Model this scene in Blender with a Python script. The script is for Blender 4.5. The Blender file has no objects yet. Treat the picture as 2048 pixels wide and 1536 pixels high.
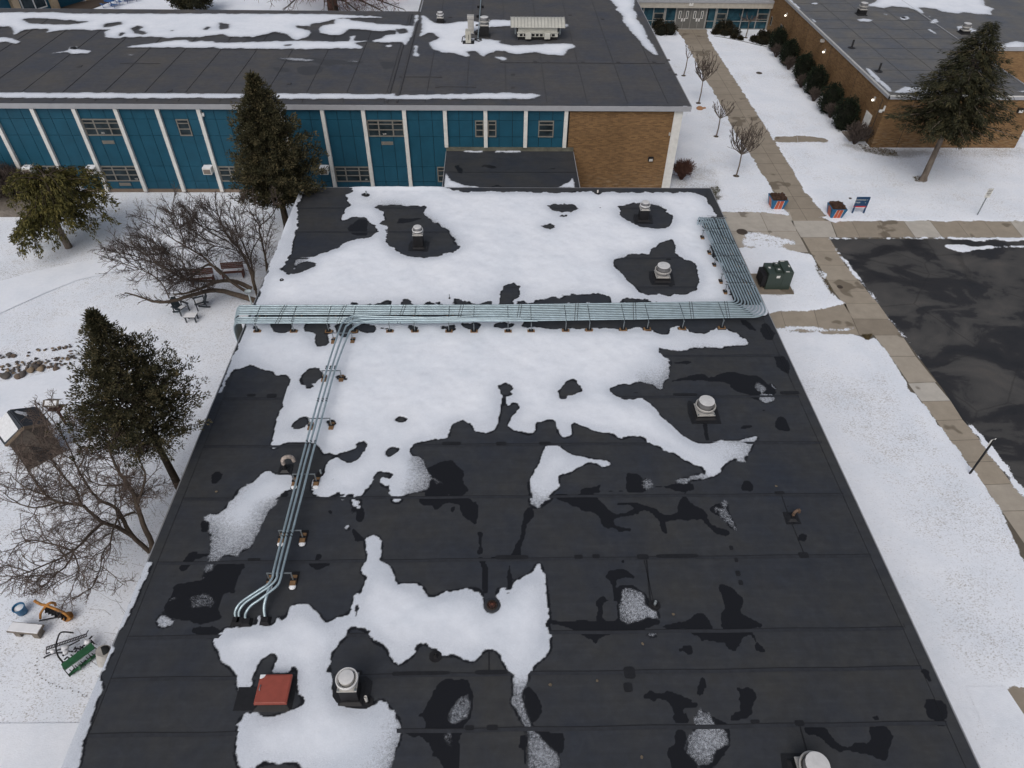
import bpy, bmesh, math, random
import numpy as np
from mathutils import Vector, Matrix
random.seed(7); np.random.seed(7)
scene = bpy.context.scene
# ---------------------------------------------------------------- camera
F_PX = 1400.0                      # focal length in pixels of a 2048 px wide frame
CAM_H = 28.0
PITCH, YAW, ROLL = math.radians(43.385), math.radians(1.735), math.radians(0.961)
cy_, sy_, cp_, sp_ = math.cos(YAW), math.sin(YAW), math.cos(PITCH), math.sin(PITCH)
FWD = Vector((sy_*cp_, cy_*cp_, -sp_)); RT = Vector((cy_, -sy_, 0)); UP = RT.cross(FWD)
cr_, sr_ = math.cos(ROLL), math.sin(ROLL)
RT, UP = cr_*RT + sr_*UP, -sr_*RT + cr_*UP
CAM = Vector((0, 0, CAM_H))
cam_d = bpy.data.cameras.new("camera"); cam = bpy.data.objects.new("camera", cam_d)
scene.collection.objects.link(cam); scene.camera = cam
m3 = Matrix((RT, UP, -FWD)).transposed()
cam.matrix_world = Matrix.Translation(CAM) @ m3.to_4x4()
cam_d.sensor_width = 36.0; cam_d.lens = 36.0*F_PX/2048.0
cam_d.clip_start = 0.5; cam_d.clip_end = 3000
# ---------------------------------------------------------------- light: overcast winter day
world = bpy.data.worlds.new("World"); scene.world = world; world.use_nodes = True
wn, wl = world.node_tree.nodes, world.node_tree.links
wn.clear()
SUN_EL, SUN_ROT = math.radians(48), math.radians(200)
sky = wn.new('ShaderNodeTexSky'); sky.sky_type = 'NISHITA'; sky.sun_disc = False
sky.sun_elevation = SUN_EL; sky.sun_rotation = SUN_ROT
sky.air_density = 1.0; sky.dust_density = 6.0; sky.ozone_density = 1.0
hs = wn.new('ShaderNodeHueSaturation'); hs.inputs['Saturation'].default_value = 0.55
bg = wn.new('ShaderNodeBackground'); bg.inputs['Strength'].default_value = 0.135
wo = wn.new('ShaderNodeOutputWorld')
wl.new(sky.outputs[0], hs.inputs['Color']); wl.new(hs.outputs[0], bg.inputs[0]); wl.new(bg.outputs[0], wo.inputs[0])
sd = bpy.data.lights.new("sun", 'SUN'); sd.energy = 0.8; sd.angle = math.radians(45); sd.color = (1, .97, .93)
sun = bpy.data.objects.new("sun", sd); scene.collection.objects.link(sun)
sun.rotation_euler = (math.radians(90)-SUN_EL, 0, math.radians(180)-SUN_ROT)
scene.view_settings.view_transform = 'Standard'; scene.view_settings.look = 'None'
scene.view_settings.exposure = -0.42; scene.view_settings.gamma = 1.0
scene.render.engine = 'CYCLES'
scene.cycles.max_bounces = 6; scene.cycles.transparent_max_bounces = 12

# ---------------------------------------------------------------- photo pixel -> place
def ray(x, y): return ((x-1024)*RT - (y-768)*UP + F_PX*FWD)
def at_z(x, y, z=0.0):
    d = ray(x, y); t = (z-CAM_H)/d.z; return CAM + d*t
def at_y(x, y, Y):
    d = ray(x, y); return CAM + d*(Y/d.y)
def at_x(x, y, X):
    d = ray(x, y); return CAM + d*(X/d.x)
def proj(X, Y, Z):                       # numpy arrays -> photo pixels
    vx, vy, vz = X, Y, Z-CAM_H
    f = vx*FWD.x+vy*FWD.y+vz*FWD.z
    return 1024+F_PX*(vx*RT.x+vy*RT.y+vz*RT.z)/f, 768-F_PX*(vx*UP.x+vy*UP.y+vz*UP.z)/f
def hgt(b, x, y):                        # height of photo point above base point b, standing straight up
    p = at_y(x, y, b[1]); return p.z
ZT = dict(P=(0,0,1), A=(500,360,3.84), B=(1000,360,3.84), C=(500,740,3.84), D=(1000,740,3.84), E=(400,1130,3.783),
          F=(900,1130,3.783), G=(1400,1130,3.1605), H=(0,1140,3.879), I=(1500,740,3.737), J=(0,760,3.84),
          K=(0,0,3.84), L=(500,0,3.84), N=(1000,0,3.84), R=(1500,0,3.737), S=(1500,360,3.657), V=(0,380,3.84), W=(440,1020,6.4))
def zp(k, pts):
    ox, oy, s = ZT[k]; return [(ox+u/s, oy+v/s) for u, v in pts]
# ---------------------------------------------------------------- materials
def nodes_of(name):
    m = bpy.data.materials.new(name); m.use_nodes = True
    return m, m.node_tree.nodes, m.node_tree.links, m.node_tree.nodes['Principled BSDF']
def ramp(N, pairs, interp='LINEAR'):
    r = N.new('ShaderNodeValToRGB'); r.color_ramp.interpolation = interp
    e = r.color_ramp.elements
    while len(e) < len(pairs): e.new(0.5)
    for i, (p, c) in enumerate(pairs):
        e[i].position = p; e[i].color = (*c, 1) if len(c) == 3 else c
    return r
def mapr(N, a, b, c=0.0, d=1.0):
    n = N.new('ShaderNodeMapRange'); n.inputs[1].default_value = a; n.inputs[2].default_value = b
    n.inputs[3].default_value = c; n.inputs[4].default_value = d; return n
def noise(N, L, vec, scale, detail=4, rough=.55, dim='3D'):
    n = N.new('ShaderNodeTexNoise'); n.inputs['Scale'].default_value = scale
    n.inputs['Detail'].default_value = detail; n.inputs['Roughness'].default_value = rough
    if vec is not None: L.new(vec, n.inputs['Vector'])
    return n
def pos_node(N):
    g = N.new('ShaderNodeNewGeometry'); return g.outputs['Position']
def mixc(N, L, fac, a, b, mode='MIX'):
    n = N.new('ShaderNodeMix'); n.data_type = 'RGBA'; n.blend_type = mode
    if isinstance(fac, (int, float)): n.inputs[0].default_value = fac
    else: L.new(fac, n.inputs[0])
    for s, v in ((6, a), (7, b)):
        if isinstance(v, tuple): n.inputs[s].default_value = (*v, 1)
        else: L.new(v, n.inputs[s])
    return n.outputs[2]
def mathn(N, L, op, a, b=None, clamp=False):
    n = N.new('ShaderNodeMath'); n.operation = op; n.use_clamp = clamp
    for i, v in enumerate((a, b)):
        if v is None: continue
        if isinstance(v, (int, float)): n.inputs[i].default_value = v
        else: L.new(v, n.inputs[i])
    return n.outputs[0]
def attr(N, name):
    a = N.new('ShaderNodeAttribute'); a.attribute_name = name; return a
def bump(N, L, B, h, strength=.3, dist=.02):
    b = N.new('ShaderNodeBump'); b.inputs['Strength'].default_value = strength; b.inputs['Distance'].default_value = dist
    L.new(h, b.inputs['Height']); L.new(b.outputs[0], B.inputs['Normal'])
_mc = {}
def simple(name, col, rough=.6, metal=0., var=.12, scale=3., spec=.5, bmp=0., stretch=None):
    if name in _mc: return _mc[name]
    m, N, L, B = nodes_of(name)
    p = pos_node(N)
    if stretch:
        mp = N.new('ShaderNodeMapping'); mp.inputs['Scale'].default_value = stretch; L.new(p, mp.inputs[0]); p = mp.outputs[0]
    n = noise(N, L, p, scale, 5, .6)
    a = tuple(max(0, c*(1-var)) for c in col); b = tuple(min(1, c*(1+var)) for c in col)
    r = ramp(N, [(.3, a), (.7, b)]); L.new(n.outputs[0], r.inputs[0]); L.new(r.outputs[0], B.inputs['Base Color'])
    B.inputs['Roughness'].default_value = rough; B.inputs['Metallic'].default_value = metal
    B.inputs['Specular IOR Level'].default_value = spec
    if bmp: bump(N, L, B, n.outputs[0], bmp, .02)
    _mc[name] = m; return m
# ---------------------------------------------------------------- mesh building
class MB:
    def __init__(s): s.v = []; s.f = []; s.mi = []; s.sh = []
    def add(s, vs, fs, mi=0, sh=False):
        o = len(s.v); s.v += [tuple(v) for v in vs]
        for f in fs: s.f.append(tuple(i+o for i in f)); s.mi.append(mi); s.sh.append(sh)
        return s
    def box(s, x0, x1, y0, y1, z0, z1, mi=0, rz=0, c=None):
        vs = [(x, y, z) for z in (z0, z1) for x, y in ((x0, y0), (x1, y0), (x1, y1), (x0, y1))]
        if rz:
            cx, cy = c if c else ((x0+x1)/2, (y0+y1)/2); ca, sa = math.cos(rz), math.sin(rz)
            vs = [(cx+(x-cx)*ca-(y-cy)*sa, cy+(x-cx)*sa+(y-cy)*ca, z) for x, y, z in vs]
        return s.add(vs, [(3, 2, 1, 0), (4, 5, 6, 7), (0, 1, 5, 4), (1, 2, 6, 5), (2, 3, 7, 6), (3, 0, 4, 7)], mi)
    def prism(s, poly, z0, z1, mi=0):
        n = len(poly); a = sum(poly[i][0]*poly[(i+1) % n][1]-poly[(i+1) % n][0]*poly[i][1] for i in range(n))
        if a < 0: poly = poly[::-1]
        vs = [(x, y, z0) for x, y in poly]+[(x, y, z1) for x, y in poly]
        return s.add(vs, [tuple(range(n-1, -1, -1)), tuple(range(n, 2*n))]+[(i, (i+1) % n, n+(i+1) % n, n+i) for i in range(n)], mi)
    def frustum(s, cx, cy, z0, z1, a0, b0, a1, b1, mi=0):
        vs = [(cx+i*a0, cy+j*b0, z0) for i, j in ((-1, -1), (1, -1), (1, 1), (-1, 1))]+[(cx+i*a1, cy+j*b1, z1) for i, j in ((-1, -1), (1, -1), (1, 1), (-1, 1))]
        return s.add(vs, [(3, 2, 1, 0), (4, 5, 6, 7), (0, 1, 5, 4), (1, 2, 6, 5), (2, 3, 7, 6), (3, 0, 4, 7)], mi)
    def lathe(s, cx, cy, prof, n=24, mi=0, sh=True, cap=True):
        vs = []; fs = []
        for r, z in prof:
            for k in range(n):
                a = 2*math.pi*k/n; vs.append((cx+r*math.cos(a), cy+r*math.sin(a), z))
        for i in range(len(prof)-1):
            for k in range(n):
                k2 = (k+1) % n; fs.append((i*n+k, i*n+k2, (i+1)*n+k2, (i+1)*n+k))
        s.add(vs, fs, mi, sh)
        if cap:
            m = len(prof)-1; s.add([vs[m*n+k] for k in range(n)], [tuple(range(n))], mi)
            s.add([vs[k] for k in range(n)], [tuple(range(n-1, -1, -1))], mi)
        return s
    def tube(s, path, r, n=8, mi=0, cap=True, r1=None):
        path = [Vector(p) for p in path]; m = len(path)
        vs = []; fs = []; prev = None
        for i, p in enumerate(path):
            t = (path[min(i+1, m-1)]-path[max(i-1, 0)])
            if t.length < 1e-9: t = Vector((0, 0, 1))
            t.normalize()
            if prev is None:
                a = Vector((0, 0, 1)) if abs(t.z) < .9 else Vector((1, 0, 0)); u = t.cross(a).normalized()
            else:
                u = prev-t*prev.dot(t)
                if u.length < 1e-6: u = t.orthogonal()
                u.normalize()
            prev = u; w = t.cross(u)
            rr = r[i] if isinstance(r, (list, tuple)) else (r if r1 is None else r+(r1-r)*i/max(1, m-1))
            for k in range(n):
                a = 2*math.pi*k/n; vs.append(p+(u*math.cos(a)+w*math.sin(a))*rr)
        for i in range(m-1):
            for k in range(n):
                k2 = (k+1) % n; fs.append((i*n+k, i*n+k2, (i+1)*n+k2, (i+1)*n+k))
        s.add(vs, fs, mi, n > 4)
        if cap:
            s.add([vs[k] for k in range(n)], [tuple(range(n))], mi); s.add([vs[(m-1)*n+k] for k in range(n)], [tuple(range(n-1, -1, -1))], mi)
        return s
    def bar(s, a, b, w, h, mi=0):
        a, b = Vector(a), Vector(b); t = (b-a).normalized()
        up = Vector((0, 0, 1)) if abs(t.z) < .95 else Vector((0, 1, 0))
        u = t.cross(up).normalized(); v = u.cross(t)
        vs = [p+u*i*w/2+v*j*h/2 for p in (a, b) for i, j in ((-1, -1), (1, -1), (1, 1), (-1, 1))]
        return s.add(vs, [(3, 2, 1, 0), (4, 5, 6, 7), (0, 1, 5, 4), (1, 2, 6, 5), (2, 3, 7, 6), (3, 0, 4, 7)], mi)
    def build(s, name, mats, parent=None, loc=None, local=False, bevel=0):
        """verts are in place coordinates unless local; the object's origin is loc, or its parent's"""
        me = bpy.data.meshes.new(name)
        o = bpy.data.objects.new(name, me); scene.collection.objects.link(o)
        off = Vector((0, 0, 0))
        if parent is not None:
            o.parent = parent; off = world_loc(parent)
        elif loc is not None:
            off = Vector(loc); o.location = off
        if local: off = Vector((0, 0, 0))
        me.from_pydata([(v[0]-off.x, v[1]-off.y, v[2]-off.z) for v in s.v], [], s.f)
        if not isinstance(mats, (list, tuple)): mats = [mats]
        for m in mats: me.materials.append(m)
        me.polygons.foreach_set('material_index', s.mi); me.polygons.foreach_set('use_smooth', s.sh)
        me.update()
        if bevel:
            b = o.modifiers.new('bevel', 'BEVEL'); b.width = bevel; b.segments = 2; b.limit_method = 'ANGLE'
        return o
def world_loc(o):
    l = Vector((0, 0, 0))
    while o is not None: l += o.location; o = o.parent
    return l
def tag(o, label=None, cat=None, group=None, kind=None):
    if label: o['label'] = label
    if cat: o['category'] = cat
    if group: o['group'] = group
    if kind: o['kind'] = kind
    return o
def thing(name, loc, label, cat, group=None, rz=0):
    o = bpy.data.objects.new(name, None); scene.collection.objects.link(o); o.location = loc; o.rotation_euler = (0, 0, rz)
    o.empty_display_size = .3
    return tag(o, label, cat, group)
def copy_tree(o, loc=None, rz=None, label=None, parent=None, scale=None):
    c = o.copy(); scene.collection.objects.link(c); c.parent = parent
    if loc is not None: c.location = loc
    if rz is not None: c.rotation_euler = (0, 0, rz)
    if scale is not None: c.scale = (scale,)*3 if isinstance(scale, (int, float)) else scale
    if label: c['label'] = label
    for ch in list(o.children): copy_tree(ch, parent=c)
    return c
# ---------------------------------------------------------------- mask painting
def inside(px, py, poly):
    poly = np.array(poly); res = np.zeros(px.shape, bool)
    x0, y0 = poly.min(0); x1, y1 = poly.max(0)
    idx = np.where((px >= x0) & (px <= x1) & (py >= y0) & (py <= y1))
    if len(idx[0]) == 0: return res
    X = px[idx]; Y = py[idx]; c = np.zeros(X.shape, bool); n = len(poly)
    for i in range(n):
        ax, ay = poly[i]; bx, by = poly[(i+1) % n]
        if ay == by: continue
        c ^= ((ay > Y) != (by > Y)) & (X < (bx-ax)*(Y-ay)/(by-ay)+ax)
    res[idx] = c; return res
def blur(a, s):
    r = int(3*s+1); k = np.exp(-np.arange(-r, r+1)**2/(2*s*s)); k /= k.sum()
    for ax in (0, 1):
        p = np.pad(a, [(r, r) if i == ax else (0, 0) for i in (0, 1)], mode='edge')
        a = sum(k[j]*(p[j:j+a.shape[0]] if ax == 0 else p[:, j:j+a.shape[1]]) for j in range(2*r+1))
    return a
def vnoise(X, Y, s, seed=0):
    r = np.random.RandomState(seed).rand(256, 256)
    x = X/s; y = Y/s; xi = np.floor(x).astype(int); yi = np.floor(y).astype(int); fx = x-xi; fy = y-yi
    fx = fx*fx*(3-2*fx); fy = fy*fy*(3-2*fy)
    g = lambda i, j: r[(xi+i) % 256, (yi+j) % 256]
    return (g(0, 0)*(1-fx)+g(1, 0)*fx)*(1-fy)+(g(0, 1)*(1-fx)+g(1, 1)*fx)*fy
def grid_mesh(name, x0, x1, y0, y1, cell, zfun, keep=None, attrs=None, mat=None, parent=None):
    nx = max(2, int(round((x1-x0)/cell))+1); ny = max(2, int(round((y1-y0)/cell))+1)
    gx, gy = np.meshgrid(np.linspace(x0, x1, nx), np.linspace(y0, y1, ny))
    z, A, K = zfun(gx, gy)
    q = np.arange(nx*ny).reshape(ny, nx)
    quads = np.stack([q[:-1, :-1], q[:-1, 1:], q[1:, 1:], q[1:, :-1]], -1)
    if K is not None:
        m = K[:-1, :-1] | K[:-1, 1:] | K[1:, 1:] | K[1:, :-1]; quads = quads[m]
    quads = quads.reshape(-1, 4); used = np.unique(quads); re = np.full(nx*ny, -1); re[used] = np.arange(len(used)); quads = re[quads]
    co = np.stack([gx.ravel(), gy.ravel(), z.ravel()], -1)[used]
    me = bpy.data.meshes.new(name); o = bpy.data.objects.new(name, me); scene.collection.objects.link(o)
    off = np.zeros(3)
    if parent is not None: o.parent = parent; off = np.array(world_loc(parent))
    co = co-off
    me.vertices.add(len(co)); me.vertices.foreach_set('co', co.ravel())
    me.loops.add(quads.size); me.loops.foreach_set('vertex_index', quads.ravel())
    me.polygons.add(len(quads)); me.polygons.foreach_set('loop_start', np.arange(0, quads.size, 4)); me.polygons.foreach_set('loop_total', np.full(len(quads), 4))
    me.update(calc_edges=True); me.polygons.foreach_set('use_smooth', np.ones(len(quads), bool))
    for k, v in A.items():
        a = me.attributes.new(k, 'FLOAT', 'POINT'); a.data.foreach_set('value', v.ravel()[used].astype(np.float32))
    me.materials.append(mat); return o
def paint(gx, gy, z, strokes, base=0.0, wob=1.0):
    """strokes: (value, zoom key, points); later ones paint over"""
    px, py = proj(gx, gy, np.full(gx.shape, z)); M = np.full(gx.shape, float(base))
    # wobble the traced outline a little so that it is ragged like melting snow
    px = px+wob*((vnoise(gx, gy, .45, 3)-.5)*5+(vnoise(gx, gy, .17, 4)-.5)*4); py = py+wob*((vnoise(gx, gy, .4, 5)-.5)*4+(vnoise(gx, gy, .15, 6)-.5)*3)
    for v, k, pts in strokes: M[inside(px, py, zp(k, pts))] = v
    return M
# ---------------------------------------------------------------- traced snow and wet patches (photo outlines on the roof plane)
UPPER = [
(1,'P',[(596,374),(1418,374),(1530,612),(512,612)]),
(0,'A',[(405,60),(800,60),(790,90),(735,105),(748,140),(735,165),(780,205),(735,225),(735,262),(700,300),(705,320),(765,290),(830,280),(900,300),(915,330),(965,355),(968,400),(945,435),(870,455),(790,460),(735,480),(715,505),(660,535),(560,560),(500,590),(400,600),(370,620),(530,632),(480,680),(420,700),(330,725),(275,728),(248,690),(265,650),(300,610),(298,595),(320,540),(340,455),(335,410),(375,370),(360,290),(365,200),(405,125),(415,90)]),
(.75,'A',[(340,610),(420,595),(480,600),(370,650),(350,700),(330,690)]),
(0,'A',[(940,205),(1000,192),(1100,190),(1200,205),(1330,197),(1365,215),(1330,235),(1320,250),(1360,290),(1400,320),(1450,345),(1510,385),(1530,420),(1575,460),(1560,480),(1600,495),(1643,520),(1600,545),(1540,565),(1480,580),(1400,592),(1290,602),(1200,590),(1150,560),(1080,520),(1043,470),(1040,430),(1050,390),(1040,350),(985,345),(1000,325),(1050,300),(1020,280),(1030,250),(1000,235),(950,215)]),
(0,'A',[(850,120),(890,100),(932,112),(920,130),(870,135)]),
(.8,'A',[(830,130),(1000,120),(1200,140),(1300,180),(1200,200),(1050,185),(930,210),(850,215),(820,180)]),
(.8,'A',[(1320,250),(1400,250),(1500,300),(1560,370),(1600,400),(1700,480),(1640,510),(1575,470),(1510,385),(1400,320)]),
(0,'A',[(1480,58),(1500,68),(1560,75),(1660,90),(2000,95),(2000,58)]),
(0,'B',[(0,58),(0,92),(350,98),(520,100),(620,90),(710,95),(750,118),(790,95),(1100,95),(1300,100),(1450,90),(1530,105),(1590,130),(1605,190),(1630,230),(1690,300),(1760,420),(1830,560),(1860,600),(1990,900),(2040,1000),(2120,1000),(1610,48)]),
(0,'B',[(360,205),(410,183),(560,190),(600,210),(640,215),(590,225),(560,240),(480,245),(400,235)]),
(0,'B',[(415,285),(470,272),(525,283),(470,295)]),(0,'B',[(545,282),(610,287),(560,292)]),
(0,'B',[(302,355),(340,340),(390,337),(437,355),(425,378),(385,388),(345,372)]),(0,'B',[(755,213),(775,208),(795,217),(775,225)]),
(.82,'B',[(1090,130),(1250,140),(1290,230),(1240,215),(1150,180),(1080,180),(1000,180)]),
(0,'B',[(912,205),(980,185),(1080,180),(1150,180),(1200,200),(1255,200),(1250,215),(1275,250),(1320,270),(1318,320),(1300,360),(1230,375),(1170,365),(1075,358),(1010,330),(960,300),(925,270),(925,240)]),
(.82,'B',[(870,560),(1000,540),(1050,560),(960,600),(860,650),(850,620)]),
(0,'B',[(1335,455),(1340,530),(1370,590),(1420,615),(1490,620),(1518,660),(1520,720),(1535,790),(1510,850),(1440,880),(1340,870),(1300,900),(1270,895),(1220,880),(1120,885),(1080,870),(1030,815),(985,780),(940,720),(890,670),(855,645),(880,620),(960,595),(1010,565),(1060,565),(1150,570),(1160,530),(1220,490),(1290,460)]),
(0,'B',[(0,870),(10,850),(50,830),(20,828),(65,800),(110,785),(140,810),(185,825),(150,835),(155,880),(145,910),(80,915),(90,970),(0,970)]),
(0,'B',[(130,975),(135,940),(180,930),(230,950),(280,925),(350,910),(430,890),(470,915),(500,885),(550,868),(650,885),(750,875),(850,890),(865,920),(860,940),(880,950),(860,980)]),
(0,'B',[(930,950),(935,905),(980,905),(1040,920),(1120,908),(1180,935),(1190,950)]),
(0,'B',[(1620,490),(1640,500),(1690,590),(1690,640),(1650,610),(1625,550)]),(0,'B',[(1725,710),(1745,740),(1830,890),(1825,940),(1790,900),(1750,830)]),
(0,'B',[(1510,310),(1560,300),(1565,330),(1520,325)]),(0,'B',[(1540,350),(1580,345),(1590,375),(1560,380)]),(0,'B',[(1535,430),(1570,430),(1575,460),(1545,458)]),
(0,'A',[(760,970),(790,940),(900,955),(1000,945),(1060,918),(1080,935),(1075,975)]),
(0,'A',[(1145,975),(1150,935),(1200,908),(1240,925),(1260,950),(1250,975)]),
(0,'A',[(1320,960),(1400,935),(1470,922),(1490,940),(1400,955),(1330,970)]),
(0,'A',[(1565,910),(1610,905),(1690,940),(1700,975),(1605,975)]),(0,'A',[(1750,970),(1770,935),(1880,932),(1840,970)]),
(0,'A',[(1915,880),(1990,790),(2010,790),(2010,975),(1950,975)]),
]
def bpts(): pass
LOWER_OUT = (zp('A',[(40,960),(2010,960)])+zp('B',[(1050,940),(2040,935),(2060,1050),(1500,1062),(1010,1080),(200,1095),(150,1135),(230,1140),(290,1130),(350,1145),(440,1145),(560,1135),(650,1150),(750,1130),(850,1140),(950,1155),(1070,1140),(1170,1150),(1230,1190),(1300,1190),(1310,1140),(1340,1125),(1430,1140),(1450,1165),(1580,1180),(1640,1150),(1700,1130),(1780,1155),(1870,1205),(1912,1250),(1890,1275),(1810,1260),(1740,1290),(1680,1300),(1580,1270),(1440,1300),(1360,1310),(1290,1295),(1215,1295),(1225,1330),(1270,1370),(1315,1400),(1290,1470),(1265,1500)])
+zp('D',[(1290,10),(1300,60),(1270,90),(1255,150),(1215,145),(1190,115),(1100,100),(1000,105),(930,110),(870,135),(820,145),(815,175),(860,190),(900,200),(950,235),(1020,240),(1070,205),(1120,245),(1170,280),(1240,360),(1310,430),(1400,510),(1490,560),(1580,568),(1680,545),(1800,550),(1920,515),(1975,500),(1990,520),(1950,570),(1920,625),(1890,650),(1885,712),(1830,690),(1790,690),(1750,720),(1710,745),(1690,790),(1630,830),(1590,830),(1580,790),(1540,740),(1470,730),(1400,690),(1370,655),(1290,625),(1210,590),(1130,560),(1090,520),(1000,500),(920,528),(870,490),(830,475),(760,478),(700,460),(600,420),(560,400),(545,440),(550,500),(500,530),(470,500),(430,470),(440,410),(410,390),(350,395),(290,390),(270,400),(270,450),(240,495),(170,485),(110,470),(65,430),(90,370),(140,320),(130,270),(100,260),(70,290),(50,250),(45,200),(0,205)])
+zp('C',[(1930,240),(1925,340),(1900,420),(1880,460),(1830,490),(1760,465),(1720,480),(1700,420),(1650,378),(1600,380),(1545,410),(1535,480),(1515,525),(1400,535),(1300,550),(1240,570),(1260,580),(1230,610),(1225,640),(1250,665),(1300,655),(1335,690),(1340,740),(1390,830),(1370,930),(1300,935),(1240,945),(1170,970),(1170,1010),(1120,1030),(1090,1000),(1075,920),(1080,860),(1110,800),(1090,785),(1010,785),(985,770),(940,820),(925,900),(880,950),(840,970),(770,955),(680,945),(610,960),(560,1005),(535,980),(480,940),(460,880),(480,830),(560,800),(580,750),(610,700),(690,685),(655,690),(650,645),(600,630),(560,655),(525,570),(440,555),(430,550),(370,555),(300,545),(240,575),(195,605),(165,620),(160,560),(195,460),(205,360),(245,300),(265,215),(300,130),(320,80),(290,45),(195,35),(150,0)])
+[(500,732),(470,739),(455,757),(444,785),(436,790)])
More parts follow.
